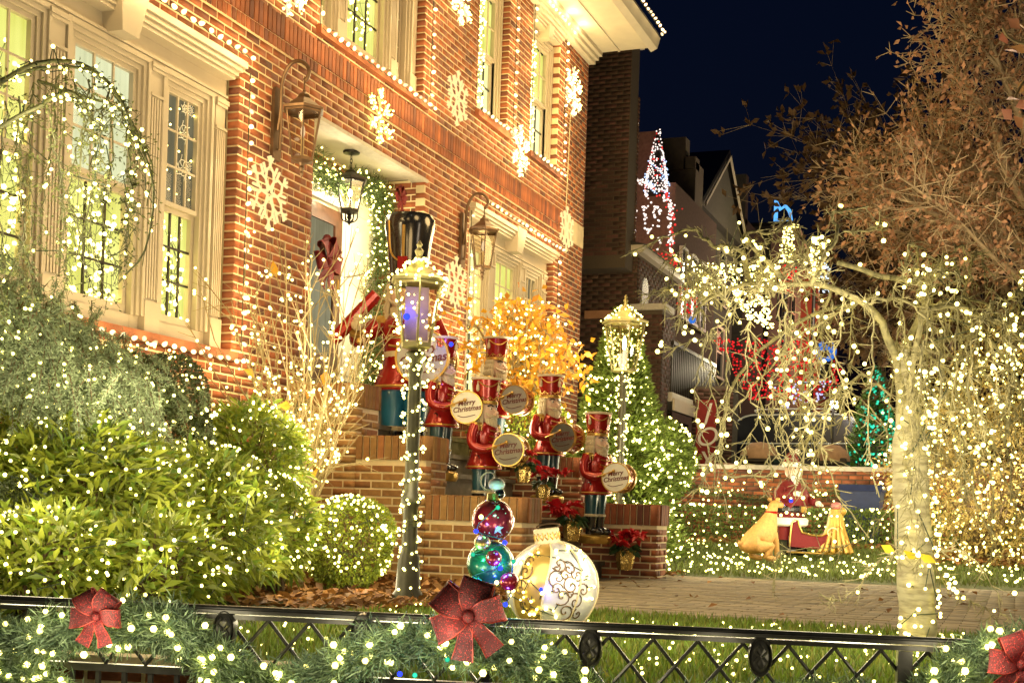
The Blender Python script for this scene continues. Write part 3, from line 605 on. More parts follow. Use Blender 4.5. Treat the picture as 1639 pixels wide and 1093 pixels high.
# ---- snowflakes
def snowflake(p, r, label, style, m, bulbs=None):
    t = thing('snowflake_light', p, label, 'snowflake light', 'snowflake lights on the brick wall')
    for k in range(6):
        a = math.pi/2+k*math.pi/3; dx, dz = math.cos(a), math.sin(a); px, pz = -dz, dx
        q = lambda u, v: (r*(u*dx+v*px), -.02, r*(u*dz+v*pz))
        mb = MB(); tr = .012 if style == 'rod' else .009
        if style == 'rod':      # looped petal outline + split tip
            mb.tube([q(.10, 0), q(.34, .20), q(.58, .17), q(.72, 0), q(.58, -.17), q(.34, -.20), q(.10, 0)], tr, 6)
            mb.tube([q(.74, 0), q(1., 0)], tr, 6); mb.tube([q(.52, .22), q(.74, .34)], tr, 6); mb.tube([q(.52, -.22), q(.74, -.34)], tr, 6); mb.tube([q(.80, .0), q(.95, .12)], tr, 6); mb.tube([q(.80, 0), q(.95, -.12)], tr, 6)
        else:
            mb.tube([q(.0, 0), q(1., 0)], tr, 6)
            for u in (.42, .68): mb.tube([q(u, 0), q(u+.22, .22)], tr, 6); mb.tube([q(u, 0), q(u+.22, -.22)], tr, 6)
        mb.build('arm', m, t)
        if bulbs:
            n = bulbs; u = rng.random(n); s = rng.choice([-1, 0, 1], n); base = rng.choice([.42, .68], n)
            P = np.stack([np.where(s == 0, u, base+.22*u), s*.22*u], 1)+rng.normal(0, .03, (n, 2))
            V = np.stack([r*(P[:, 0]*dx+P[:, 1]*px), -.035+rng.normal(0, .008, n), r*(P[:, 0]*dz+P[:, 1]*pz)], 1); blobs('bulb_cluster', V, .014, mini_m, t)
    lamp((p[0], p[1]-.18, p[2]), 2.2, (1, .85, .5), .15)
rod_m = emat('snow_rod', (1, .72, .30), 1.2); rodw_m = emat('snow_rod_white', (1, .84, .48), 1.15); rody_m = emat('snow_rod_yellow', (.95, .95, .22), 1.3)
ys = YF-.035
snowflake(PY(428, 310, ys), .31, 'warm rope snowflake on brick under the first wall lantern', 'rod', rod_m)
snowflake(PY(605, 187, ys), .27, 'greenish yellow dense snowflake over the porch lintel', 'bulb', rody_m, 16)
snowflake(PY(730, 158, ys), .30, 'warm rope snowflake on brick left of the first narrow upper window', 'rod', rod_m)
snowflake(PY(830, 242, ys), .32, 'dense white snowflake overlapping the brick belt below the narrow windows', 'bulb', rodw_m, 34)
snowflake(PY(905, 367, ys), .31, 'warm rope snowflake near the far end of the brick belt', 'rod', rod_m)
snowflake(PY(916, 148, ys), .34, 'dense white snowflake near the far upper corner under the eave', 'bulb', rodw_m, 34)
snowflake(PY(727, 455, ys), .31, 'warm rope snowflake below the second wall lantern', 'rod', rod_m)
snowflake(PY(735, -2, ys), .30, 'dense white snowflake cut by the top edge above the rope one', 'bulb', rodw_m, 34)
snowflake(PY(458, -30, ys), .30, 'dense white snowflake tip at the top edge near the upper brick belt', 'bulb', rodw_m, 30)
MB().tube([PY(913, 185, YF-.02), PY(906, 335, YF-.02)], .006, 5).build('cable', cream_m); tag(bpy.data.objects['cable'], 'pale cable dropping between the two snowflakes at the far corner', 'cable')

# ---- lanterns
def lantern_parts(t, c, h, r, metal, glow, wglow, n=6, bulbvis=True):
    """six sided tapered lantern hanging from / standing at c (c = centre of the cage bottom)"""
    x, y, z = c; rb = r*.62
    mb = MB(); mb.lathe([(rb*.5, -.03), (rb*1.08, -.015), (rb*1.08, .012), (rb*.9, .012)], (x, y, z), n); mb.build('base_ring', metal, t)
    mb = MB(); mb.lathe([(r*1.22, 0), (r*1.25, .02), (r*.95, h*.10), (r*.55, h*.22), (r*.42, h*.26), (r*.30, h*.34), (r*.10, h*.40), (r*.10, h*.44), (.001, h*.46)], (x, y, z+h), n); mb.build('lantern_roof', metal, t)
    mb = MB(); mb.lathe([(r*1.02, 0), (r*1.12, .0), (r*1.12, .018), (r*1.02, .018)], (x, y, z+h-.02), n); mb.build('top_ring', metal, t)
    for k in range(n):
        a = 2*math.pi*(k+.5)/n
        MB().tube([(x+rb*math.cos(a), y+rb*math.sin(a), z), (x+r*1.05*math.cos(a), y+r*1.05*math.sin(a), z+h)], .007, 5).build('cage_bar', metal, t)
        a2 = 2*math.pi*(k+1.5)/n
        MB().add([(x+rb*.97*math.cos(a), y+rb*.97*math.sin(a), z+.012), (x+rb*.97*math.cos(a2), y+rb*.97*math.sin(a2), z+.012), (x+r*math.cos(a2), y+r*math.sin(a2), z+h-.01), (x+r*math.cos(a), y+r*math.sin(a), z+h-.01)], [(0, 1, 2, 3)]).build('glass_pane', lglass_m, t)
    mb = MB(); mb.lathe([(.014, 0), (.014, h*.4), (.020, h*.4), (.020, h*.42)], (x, y, z+.01), 8); mb.build('candle', cream_m, t)
    mb = MB(); mb.lathe([(.008, 0), (.02, h*.1), (.016, h*.2), (.001, h*.30)], (x, y, z+.012+h*.42), 8); mb.build('lamp_bulb', glow, t, smooth=True)
def finial(t, c, metal, s=1.): 
    mb = MB(); mb.lathe([(.045*s, 0), (.02*s, -.03*s), (.028*s, -.05*s), (.012*s, -.08*s), (.02*s, -.1*s), (.001, -.14*s)], c, 8); mb.build('finial', metal, t)
dim_glow = emat('dim_lamp', (1, .75, .45), .9); hot_glow = emat('hot_lamp', (1, .97, .9), 40)
def wall_lantern(px, py, label):
    p = PY(px, py, YF)
    t = thing('wall_lantern', p, label, 'wall lantern', 'bronze carriage lanterns flanking the porch')
    oy = -.27; h = .40; r = .15
    mb = MB(); mb.prism([(-.05, -.3), (.05, -.3), (.065, -.25), (.065, .25), (.05, .3), (-.05, .3), (-.065, .25), (-.065, -.25)], -.03, -.002, 'Y'); mb.build('back_plate', bronze_m, t)
    arc = spline([(0, -.03, -.05), (0, -.05, .12), (0, -.06, .36), (0, -.14, .50), (0, -.25, .50), (0, -.31, .42), (0, -.285, .35), (0, oy, .36)], 40)
    MB().tube(arc, .016, 8).build('scroll_arm', bronze_m, t); MB().tube([(0, -.02, -.2), (0, -.05, -.22), (0, -.06, -.05), (0, -.055, .2)], .013, 6).build('bracket', bronze_m, t)
    MB().tube([(0, oy, .36), (0, oy, .27)], .008, 6).build('hook', bronze_m, t)
    lantern_parts(t, (0, oy, -.31), h, r, bronze_m, dim_glow, 0); finial(t, (0, oy, -.335), bronze_m, .9)
    return t
wall_lantern(440, 200, 'bronze wall lantern on a scroll arm left of the porch')
wall_lantern(738, 385, 'bronze wall lantern on a scroll arm right of the porch beside the far window')
p = PY(563, 236, 6.13); p[2] = 4.06
t = thing('hanging_lantern', p, 'lit black lantern hanging on a chain from the porch ceiling', 'lantern')
MB().lathe([(.001, 0), (.085, -.004), (.08, -.02), (.02, -.03)], (0, 0, 0), 12).build('canopy', dark_m, t)
ch = MB()
for k in range(3):
    zc = -.055-.036*k; a = (k % 2)*math.pi/2
    ch.tube([(.012*math.cos(q)*math.cos(a), .012*math.cos(q)*math.sin(a), zc+.026*math.sin(q)) for q in np.linspace(0, 6.28, 11)], .004, 4)
ch.build('chain', dark_m, t)
lantern_parts(t, (0, 0, -.575), .29, .145, dark_m, hot_glow, 0); finial(t, (0, 0, -.595), dark_m, .9)
for k in range(6):
    a = k*math.pi/3; MB().tube(spline([(.08*math.cos(a), .08*math.sin(a), -.60), (.07*math.cos(a), .07*math.sin(a), -.66), (.02*math.cos(a), .02*math.sin(a), -.69)], 8), .006, 5).build('scroll', dark_m, t)
lamp(p+np.array([-.0, 0, -.44]), 16, (1, .88, .6), .04, 'lantern_flame')

# ---- garland swags round the door
gl_m = mat('garland_needles', (.09, .14, .04), .6, var=.3, scale=9, island=True, obj=.4, trans=.2)
def garland(name, pts, r, n, label, cat='garland', bulbs=40, ln=.07, bs=.013, m=None, bm=None, spread=1., group=None, dense=1.):
    C = spline(pts, 60); base = C[0]; t = thing(name, base, label, cat, group); C = C-base
    k = rng.integers(0, len(C)-1, n); f = rng.random((n, 1)); P = C[k]*(1-f)+C[k+1]*f; T = unit(C[k+1]-C[k])
    # tufts: needles leave short sprigs
    D = rng.normal(size=(n, 3)); D = unit(D-T*np.sum(D*T, 1, keepdims=True)*.6); wob = 1+.28*np.sin(k*1.3)[:, None]+.2*np.sin(k*.47+1)[:, None]; rad = rng.random((n, 1))**.6*r*rng.uniform(.6, 1.15, (n, 1))*wob
    B = P+D*rad*.75; dirs = unit(D*.8+T*rng.normal(0, .9, (n, 1))+rng.normal(0, .6, (n, 3))); 
    L = ln*rng.uniform(.6, 1.3, n); leaves('needles', B, dirs, L, .008*ln/.07, m or gl_m, t)
    MB().tube(C[::3], .006, 5).build('wire', wire_m, t)
    if bulbs:
        k = rng.integers(0, len(C)-1, bulbs); D = unit(rng.normal(size=(bulbs, 3))); D[:, 0] = -np.abs(D[:, 0]); blobs('bulb_cluster', C[k]+D*r*rng.uniform(.6, 1.1, (bulbs, 1)), bs*rng.uniform(.85, 1.2, bulbs), bm or mini_m, t)
    return t
yd = 6.28
garland('door_garland', [PY(498, 262, yd), PY(530, 292, yd), PY(565, 300, yd), PY(596, 300, yd), PY(612, 330, yd), PY(612, 400, yd), PY(600, 470, yd), PY(596, 560, yd), PY(600, 640, yd)], .19, 9000, 'lit evergreen garland framing the top and right of the front door', bulbs=300, bs=.014)
for (a, b, w) in ((530, 300, 3), (605, 360, 5), (600, 480, 5)): lamp(PY(a, b, yd-.25), w, WHITE, .12)
# bows ---------------------------------------------------------------
def ribbon(mb, pts, w, n=10, wdir=(0, 0, 1), thick=.004, flare=1., pinch=False):
    C = spline(pts, n); wd = np.array(wdir, float); vs = []; k = len(C)
    for i, c in enumerate(C):
        ww = w*(1+(flare-1)*i/(k-1)); ww = ww*(.28+.80*min(1, 1.6*math.sin(math.pi*i/(k-1)))) if pinch else ww; T = unit(C[min(i+1, k-1)]-C[max(i-1, 0)]); Wv = unit(wd-T*np.dot(wd, T)); Nn = np.cross(T, Wv)*thick*.5
        vs += [c-Wv*ww/2-Nn, c+Wv*ww/2-Nn, c+Wv*ww/2+Nn, c-Wv*ww/2+Nn]
    mb.edges = getattr(mb, 'edges', [])+[[vs[4*i] for i in range(k)], [vs[4*i+1] for i in range(k)]]
    fs = []
    for i in range(k-1):
        for j in range(4): j2 = (j+1) % 4; fs.append((4*i+j, 4*i+j2, 4*i+4+j2, 4*i+4+j))
    fs += [(0, 3, 2, 1), (4*k-4, 4*k-3, 4*k-2, 4*k-1)]; mb.add(vs, fs)
def bow(p, s, label, m, axu, axn, tails=2, roll=0., name='bow', group=None):
    """axu: picture-right unit vector, axn: toward the viewer"""
    t = thing(name, p, label, 'bow', group); U = np.array(axu, float); N = np.array(axn, float); Z = np.array([0, 0, 1.])
    U, Z = U*math.cos(roll)+Z*math.sin(roll), Z*math.cos(roll)-U*math.sin(roll)
    g = lambda u, n, z: U*u*s+N*n*s+Z*z*s
    for (a, l, w) in ((2.15, 1.0, .75), (.95, 1.0, .8), (3.25, .98, .72), (-.05, .95, .66)):
        ca, sa = math.cos(a), math.sin(a); mb = MB()
        ribbon(mb, [g(0, .1, 0), g(.45*l*ca, .42, .45*l*sa), g(.95*l*ca, .40, .95*l*sa), g(l*1.03*ca, .22, l*1.03*sa), g(.9*l*ca, .05, .9*l*sa), g(.45*l*ca, .03, .45*l*sa), g(0, .08, 0)], w*s, 26, U*(-sa)+Z*ca+N*.35, .006*s, 1., True); q = mb.build('loop', m, t, smooth=True); [MB().tube(e, .022*s, 5).build('wired_edge', edge_m, q) for e in mb.edges]
    for (a, l) in ((4.25, 1.25), (5.05, 1.22))[:tails]:
        ca, sa = math.cos(a), math.sin(a); mb = MB(); ribbon(mb, [g(0, .1, 0), g(.35*l*ca, .28, .35*l*sa), g(.7*l*ca, .16, .7*l*sa), g(l*ca, .22, l*sa)], .26*s, 14, U*(-sa)+Z*ca, .006*s, 2.3); q = mb.build('tail', m, t, smooth=True); [MB().tube(e, .022*s, 5).build('wired_edge', edge_m, q) for e in mb.edges]
    MB().ball(g(0, .25, 0), .17*s, 10, 7, (1, 1, 1.1)).build('knot', m, t, smooth=True); return t
VR, VN = _r*np.array([1, 1, 0]), -_f
bow(PY(640, 318, 6.0)+0, .11, 'small red bow at the top of the door garland', redfab_m, (1, 0, 0), (-.5, -.86, 0))
t = bow(PY(521, 420, 6.36), .22, 'dark red bow on the glass of the front door', redfab_m, (1, 0, 0), (-.35, -.9, 0))
# ================================================================ nutcracker figures on the steps
ink_m = mat('brown_ink', (.16, .03, .02), .6)
def figure_parts(t, jacket, pants, hatm, hat=(1.03, 1.25, .100, .130), boots=black_m, base=True, drum=True, drz=0., arm_up=False, doff=(-.03, -.30, .63)):
    """front of the figure is local -Y; total height about 1.25"""
    if base: 
        mb = MB(); mb.lathe([(.15, 0), (.165, .03), (.165, .07), (.14, .085)], n=20); mb.build('base', cream_m if base == 'cream' else gold_m, t, smooth=True)
    for s in (-1, 1):
        x = s*.062
        mb = MB(); mb.lathe([(.050, .09), (.050, .15), (.056, .22), (.062, .245), (.062, .265), (.04, .265)], (x, 0, 0), 12); mb.ball((x, -.06, .115), .055, 10, 6, (.9, 1.6, .7)); mb.build('boot', boots, t, smooth=True)
        mb = MB(); mb.lathe([(.054, .255), (.060, .34), (.069, .46), (.066, .56)], (x, 0, 0), 12); mb.build('leg', pants, t, smooth=True)
        MB().lathe([(.060, .255), (.066, .262), (.066, .276), (.060, .283)], (x, 0, 0), 12).build('cuff', cream_m, t)
    # flared jacket skirt
    sk = MB(); sk.lathe([(.165, .465), (.17, .475), (.158, .52), (.125, .60), (.115, .645), (.11, .645)], n=24, sq=.9); s_o = sk.build('skirt', jacket, t, smooth=True)
    MB().lathe([(.170, .478), (.173, .484), (.170, .492)], n=24, sq=.9).build('hem_band', gold_m, s_o)
    MB().ball((-.0, -.128, .57), .016, 8, 6, (1, .4, 1)).build('button', gold_m, s_o)
    em = MB(); em.lathe([(.02, 0), (.028, .004), (.02, .008)], (0, 0, 0), 10, 'X'); q = em.build('emblem', black_m, s_o); q.location = (-.136, -.02, .56)
    tr = MB(); tr.lathe([(.110, .635), (.114, .66), (.128, .75), (.132, .82), (.10, .865), (.05, .88)], n=20, sq=.85); torso = tr.build('torso', jacket, t, smooth=True)
    MB().lathe([(.115, .637), (.119, .645), (.119, .665), (.115, .672)], n=20, sq=.88).build('belt', cream_m, torso)
    for z in (.70, .75, .80):
        MB().tube([(-.07, -.098-.01*(z-.7)*8, z), (0, -.116-.008*(z-.7)*8, z-.012), (.07, -.098-.01*(z-.7)*8, z)], .006, 5).build('frog_braid', gold_m, torso)
    for s in (-1, 1):
        ep = MB(); ep.lathe([(.001, .868), (.05, .862), (.058, .845), (.055, .825)], (s*.135, 0, 0), 12); 
        for k in range(12): a = k*math.pi/6; ep.tube([(s*.135+.054*math.cos(a), .054*math.sin(a), .835), (s*.135+.058*math.cos(a), .058*math.sin(a), .795)], .006, 4)
        ep.build('epaulette', gold_m, t)
        if arm_up and s < 0:
            pts = [(s*.14, 0, .83), (s*.22, -.05, .75), (s*.23, -.14, .72), (s*.21, -.22, .76)]
        else: pts = [(s*.145, .0, .83), (s*.19, .0, .74), (s*.20, -.03, .66), (s*.17, -.11, .635), (s*.12, -.205, .65)]
        C = spline(pts, 16); a = MB(); a.tube(C, list(np.linspace(.052, .034, len(C))), 10); arm = a.build('arm', jacket, t, smooth=True)
        e = C[-1]; dv = unit(C[-1]-C[-3]); c2 = MB(); c2.tube([e-dv*.02, e+dv*.012], [.042, .044], 10); c2.build('cuff', gold_m, arm)
        # fist with a thumb and four curled fingers
        hd = MB(); hc = e+dv*.045; hd.ball(hc, .034, 10, 7, (1, 1.05, .95)); sx = np.array([1., 0, 0]); upv = np.array([0, 0, 1.])
        for i in range(4):
            b = hc+dv*.018+upv*(.022-.0145*i); hd.tube([b-sx*s*.0+sx*s*.018, b+dv*(.022-.002*abs(i-1.4))+sx*s*.008, b+dv*(.020-.002*i)-sx*s*.016, b-dv*.002-sx*s*.022], [.0095, .0095, .009, .007], 6)
        hd.tube([hc+upv*.02+dv*-.01, hc+upv*.036+dv*.012-sx*s*.008, hc+upv*.030+dv*.028-sx*s*.016], [.011, .0095, .007], 6); hd.build('hand', cream_m, arm, smooth=True)
    # head: block jaw, face with eye brows nose moustache beard, hair at the back
    hm = MB(); hm.lathe([(.055, .86), (.078, .885), (.088, .93), (.092, .98), (.09, 1.03), (.075, 1.05)], n=18, sq=.98); head = hm.build('head', skin_m, t, smooth=True)
    MB().tube(spline([(0, -.085, .985), (0, -.118, .955), (0, -.122, .945), (0, -.09, .935)], 8), [.010]*2+[.014]*2+[.017]*2+[.014]*(len(spline([(0, 0, 0), (1, 0, 0), (2, 0, 0), (3, 0, 0)], 8))-6), 8).build('nose', skin_m, head, smooth=True)
    for s in (-1, 1):
        MB().ball((s*.042, -.082, .985), .013, 8, 6, (1, .5, 1)).build('eye', white_m, head, smooth=True); MB().ball((s*.043, -.089, .985), .006, 6, 5).build('pupil', black_m, head)
        MB().tube([(s*.02, -.094, 1.008), (s*.045, -.088, 1.016), (s*.068, -.066, 1.006)], .006, 5).build('brow', black_m, head)
        MB().tube(spline([(0, -.098, .925), (s*.03, -.102, .920), (s*.065, -.085, .928), (s*.085, -.06, .945)], 9), [.012]*2+[.013]*3+[.008]*(len(spline([(0, 0, 0), (1, 0, 0), (2, 0, 0), (3, 0, 0)], 9))-5), 6).build('moustache', cream_m, head, smooth=True)
        MB().ball((s*.092, -.005, .965), .02, 8, 6, (.5, .8, 1.3)).build('ear', skin_m, head, smooth=True)
    MB().box((0, -.083, .907), (.05, .02, .014)).build('mouth', white_m, head)
    bd = MB()
    for k in range(9): a = -.9+1.8*k/8; bd.tube(spline([(.08*math.sin(a), -.085*math.cos(a), .90), (.078*math.sin(a), -.10*math.cos(a), .86), (.055*math.sin(a), -.095*math.cos(a)-.01, .80)], 8), [.016]*3+[.013]*3+[.006]*(len(spline([(0, 0, 0), (1, 0, 0), (2, 0, 0)], 8))-6), 6)
    bd.build('beard', cream_m, head, smooth=True)
    hr = MB()
    for k in range(15):
        a = math.pi*.5+(-1.85+3.7*k/14)
        for (r0, z0, z1) in ((.090, 1.03, .985), (.098, .985, .93), (.104, .93, .875), (.100, .875, .83)): hr.tube([(r0*.98*math.cos(a), r0*.98*math.sin(a), z0), (r0*1.06*math.cos(a), r0*1.06*math.sin(a), (z0+z1)/2), (r0*.98*math.cos(a), r0*.98*math.sin(a), z1-.004)], [.016, .021, .014], 6)
    hr.build('hair', cream_m, head, smooth=True)
    z0, z1, r0, r1 = hat; h = MB(); n = 24
    if z1-z0 < .3: h.lathe([(r0, z0), (r0+.002, z0+.03), (r1, z1), (r1-.012, z1+.002), (r1-.012, z1-.01), (.001, z1-.01)], n=n)
    else: h.lathe([(r0*.92, z0), (r0*.95, z0+.06), (r1*.98, z0+(z1-z0)*.6), (r1*1.10, z1-.07), (r1*1.10, z1-.025), (r1*1.0, z1-.004), (.001, z1)], n=n)
    ht = h.build('hat', hatm, t, smooth=True)
    if z1-z0 < .3:
        MB().lathe([(r0+.002, z0-.006), (r0+.006, z0), (r0+.006, z0+.022), (r0+.002, z0+.026)], n=n).build('hat_band', gold_m, ht)
        MB().lathe([(r1-.002, z1-.018), (r1+.004, z1-.012), (r1+.004, z1+.004), (r1-.012, z1+.006)], n=n).build('hat_rim', cream_m, ht)
        zz = MB(); pts = [((r0+.008+.004*(k % 2))*math.cos(2*math.pi*k/20), (r0+.008+.004*(k % 2))*math.sin(2*math.pi*k/20), z0+.032+.026*(k % 2)) for k in range(21)]; zz.tube(pts, .004, 4, False); zz.build('zigzag_braid', gold_m, ht)
        ds = MB()
        for k in range(10): a = 2*math.pi*(k+.5)/10; ds.ball(((r0+.007)*math.cos(a), (r0+.007)*math.sin(a), z0+.040), .008, 6, 5)
        ds.build('stud', gold_m, ht, kind='stuff')
        rr = (r0+r1)/2+.012
        for a in (math.pi, 1.5*math.pi, 0): ts = MB(); ts.lathe([(.004, .06), (.006, .03), (.013, .02), (.015, -.02), (.0045, -.03)], (rr*math.cos(a), rr*math.sin(a), (z0+z1)/2+.02), 8); ts.build('tassel', cream_m, ht)
        cd = MB(); cd.tube([(rr*math.cos(a), rr*math.sin(a), z1-.03-.05*abs(math.sin(2*a))) for a in np.linspace(math.pi, 2*math.pi, 17)], .005, 5); cd.build('cord', gold_m, ht)
    else:
        cd = MB(); cd.tube(spline([(-r1*.75, -r1*.85, z1-.05), (-r1*.55, -r1*1.08, z0+.16), (0, -r1*1.2, z0+.10)], 10), .005, 5); cd.tube([(-.0, -r1*1.10, z0+.10), (0, -r1*1.16, z0+.30)], .008, 6); cd.build('cord', gold_m, ht)
        MB().box((0, -r1*1.14, z0+.10), (.05, .03, .07)).build('badge', red_m, ht)
    if drum:
        R = Matrix.Translation(doff) @ Matrix.Rotation(drz, 4, 'Z')
        D = MB(); D.lathe([(.130, -.08), (.130, .08)], n=28, ax='X'); dr = D.build('drum', red_m, t, smooth=True); dr.matrix_local = R
        for x in (-.085, .085): MB().lathe([(.132, x-.016), (.142, x-.016), (.142, x+.016), (.132, x+.016)], n=28, ax='X').build('rim', gold_m, dr)
        MB().lathe([(.001, -.0955), (.133, -.0955)], n=28, ax='X').build('drumhead', white_m, dr); MB().lathe([(.133, .0955), (.001, .0955)], n=28, ax='X').build('drumhead', white_m, dr)
        cr = MB()
        for k in range(12):
            a, b = 2*math.pi*k/12, 2*math.pi*(k+.5)/12
            cr.tube([(-.075, .134*math.cos(a), .134*math.sin(a)), (.075, .134*math.cos(b), .134*math.sin(b))], .004, 4); cr.tube([(.075, .134*math.cos(b), .134*math.sin(b)), (-.075, .134*math.cos(a+2*math.pi/12), .134*math.sin(a+2*math.pi/12))], .004, 4)
        cr.build('drum_cord', gold_m, dr)
        # text faces -X : local text x axis -> -Y, text y axis -> +Z
        TM = Matrix(((0, 0, -1, -.0985), (-1, 0, 0, 0), (0, 1, 0, .012), (0, 0, 0, 1))) @ Matrix.Rotation(.14, 4, 'Z')
        text_mesh('Merry\nChristmas', .061, ink_m, 'lettering', dr, TM, .0015, bold=.001)
        MB().tube(spline([(-.1, .075, -.072), (-.1, .02, -.085), (-.1, -.08, -.062)], 9), .003, 4).build('flourish', ink_m, dr)
        st = MB(); st.tube([(-.19, -.16, .63), (-.165, -.33, .685)], .0065, 6); st.ball((-.164, -.338, .688), .017, 8, 6); st.build('drumstick', gold_m, t, smooth=True)
NG = 'drummer nutcrackers lining the front steps'
def foot_of(px, py_top, X, h): p = PX(px, py_top, X); return np.array([p[0], p[1], p[2]-h])
def drummer(pxx, pyt, X, label, rz, src=None, s=1., drz=.30, base=True):
    f = foot_of(pxx, pyt, X, 1.25*s)
    if src is None:
        t = thing('nutcracker', f, label, 'nutcracker', NG, rz, s); figure_parts(t, red_m, blue_m, red_m, drz=drz, base=base); return t
    return clone(src, f, label, rz, s)
nc = drummer(779, 606, 10.45, 'red drummer nutcracker with a cream drumhead, behind the lowest near parapet cap', -.22)
drummer(711, 541, 10.45, 'red drummer nutcracker above the middle near parapet cap, its hat lit blue', -.15, nc)
drummer(796, 541, 11.85, 'red drummer nutcracker with drum turned aside, before the orange leaf bush', -.30, nc)
drummer(882, 601, 12.05, 'red drummer nutcracker with teal trousers on the third step by the brick parapet', -.50, nc)
drummer(958, 661, 12.0, 'red drummer nutcracker at the foot of the steps beside the poinsettia', -.38, nc)
bp = PX(657, 345, 10.75)
big = thing('nutcracker', (bp[0], bp[1], .87), 'tall nutcracker in a black bearskin hat standing behind the lamp post', 'nutcracker', None, -1.35, 1.0)
bigblue_m = mat('bright_blue_paint', (.03, .22, .42), .35, coat=.4)
figure_parts(big, red_m, bigblue_m, black_m, hat=(1.02, 1.40, .105, .12), base=False, drum=True, drz=1.5, doff=(.16, -.20, .62), arm_up=True, boots=black_m); s = (bp[2]-.87)/1.40; big.scale = (s, s, s)
sw = MB(); sw.tube([(-.10, -.26, .94), (-.33, -.24, .70)], [.034, .034], 10); sw.build('raised_baton', red_m, big)
# ---- poinsettias
poin_m = mat('poinsettia_red', (.50, .012, .02), .6, var=.2, obj=.2, island=True, trans=.25)
foil_m = mat('gold_foil', (.75, .55, .20), .22, .9, var=.3, scale=30, bump=.9, bscale=45)
pleaf_m = mat('dark_leaf', (.02, .06, .015), .5, obj=.3, island=True)
def poinsettia(p, s, label, seed):
    r = np.random.default_rng(seed); t = thing('poinsettia', p, label, 'poinsettia', 'poinsettias on the front steps')
    pot = MB(); pr = [(.06*s, 0), (.075*s, .06*s), (.085*s, .15*s), (.10*s, .18*s), (.085*s, .17*s)]; pot.lathe(pr, n=14)
    pot.v = [(x*(1+.12*math.sin(9*math.atan2(y, x))), y*(1+.12*math.sin(9*math.atan2(y, x))), z) for x, y, z in pot.v]; pot.build('pot', foil_m, t)
    me = None
    for k in range(9):
        c = np.array([r.normal(0, .09*s), r.normal(0, .09*s), .24*s+r.uniform(0, .12*s)]); n = 9; a = r.uniform(0, 6.28, n); el = r.uniform(-.3, .7, n)
        D = np.stack([np.cos(a)*np.cos(el), np.sin(a)*np.cos(el), np.sin(el)], 1); leaves('bract', np.tile(c, (n, 1)), D, .12*s*r.uniform(.7, 1.2, n), .055*s, poin_m, t, kind=None, up=[0, 0, 1], droop=.25)
    n = 40; a = r.uniform(0, 6.28, n); D = np.stack([np.cos(a), np.sin(a), r.uniform(-.4, .3, n)], 1); leaves('leaf_cluster', np.tile([0, 0, .2*s], (n, 1))+D*.05*s, D, .11*s, .05*s, pleaf_m, t, 'stuff', droop=.3)
poinsettia(foot_of(915, 866, 11.7, 0)+np.array([0, 0, -.0]), 1.05, 'red poinsettia in gold foil on the second step between two drummers', 1)
poinsettia(np.array(PX(1000, 912, 12.2)), 1.05, 'red poinsettia at the stoop foot against the far parapet', 2)
poinsettia(np.array(PX(868, 800, 11.5)), .8, 'red poinsettia in gold foil half hidden by the nearest drum', 3)
poinsettia(np.array([10.5, 3.95, .87]), .75, 'small red poinsettia tucked behind the near parapet cap', 4)

# ---- lamp posts with wrapped mini lights
post_m = mat('post_green', (.05, .045, .025), .45, .4, var=.2, scale=20)
brass_m = mat('aged_brass', (.30, .26, .12), .38, .7, var=.2, scale=18)
def lamp_post(p, H, label, blue=False, r=.155, lh=.40, nb=230):
    t = thing('lamp_post', p, label, 'lamp post', 'lamp posts wrapped in mini lights')
    mb = MB(); mb.lathe([(.11, 0), (.11, .05), (.08, .09), (.07, .30), (.05, .34), (.048, .62), (.065, .65), (.065, .69), (.045, .72), (.042, H-.15), (.055, H-.12), (.04, H-.06), (.07, H-.02), (.05, H)], n=14); mb.build('pole', post_m, t, smooth=True)
    lantern_parts(t, (0, 0, H+.04), lh, r, brass_m, hot_glow if not blue else dim_glow, 0)
    mb = MB(); mb.lathe([(.02, 0), (.03, .03), (.012, .05), (.02, .07), (.001, .1)], (0, 0, H+.04+lh*1.46-.01), 8); mb.build('finial', brass_m, t)
    n = nb; k = np.arange(n); f = k/n; a = f*2*math.pi*11+rng.normal(0, .45, n); f = np.clip(f+rng.normal(0, .012, n), 0, 1); rad = .055+.03*rng.random(n); P = np.stack([np.cos(a)*rad, np.sin(a)*rad, f*H*.98], 1)
    a2 = rng.uniform(0, 6.28, 64); z2 = rng.random(64); rr = r*(.66+.42*z2)+.015; Q = np.stack([np.cos(a2)*rr, np.sin(a2)*rr, H+.04+lh*z2], 1)
    a3 = rng.uniform(0, 6.28, 70); z3 = rng.random(70); r3 = r*1.2*(1-z3*.85)+.02; S = np.stack([np.cos(a3)*r3, np.sin(a3)*r3, H+.05+lh*(1+z3*.36)], 1)
    R4 = np.stack([rng.normal(0, .07, 40), rng.normal(0, .07, 40), H-.08+rng.normal(0, .07, 40)], 1)
    blobs('bulb_cluster', np.concatenate([P, Q, S, R4]), .0125, mini_m, t); MB().tube([tuple(q) for q in P], .004, 4).build('wire', wire_m, t)
    return t
lamp((8.9, 2.9, 1.35), 6, WHITE, .2)  # lamp added to brighten the drumheads
pl = lamp_post(PD(652, 968, 8.4)*np.array([1, 1, 0]), 1.62, 'lamp post with a blue lit lantern wrapped in mini lights before the stoop', True, nb=190)
rf = MB(); rf.box((-.01, 0, 1.66+.2), (.008, .15, .34), rz=.5); rf.build('frosted_liner', mat('violet_liner', (.35, .25, .42), .5), pl)
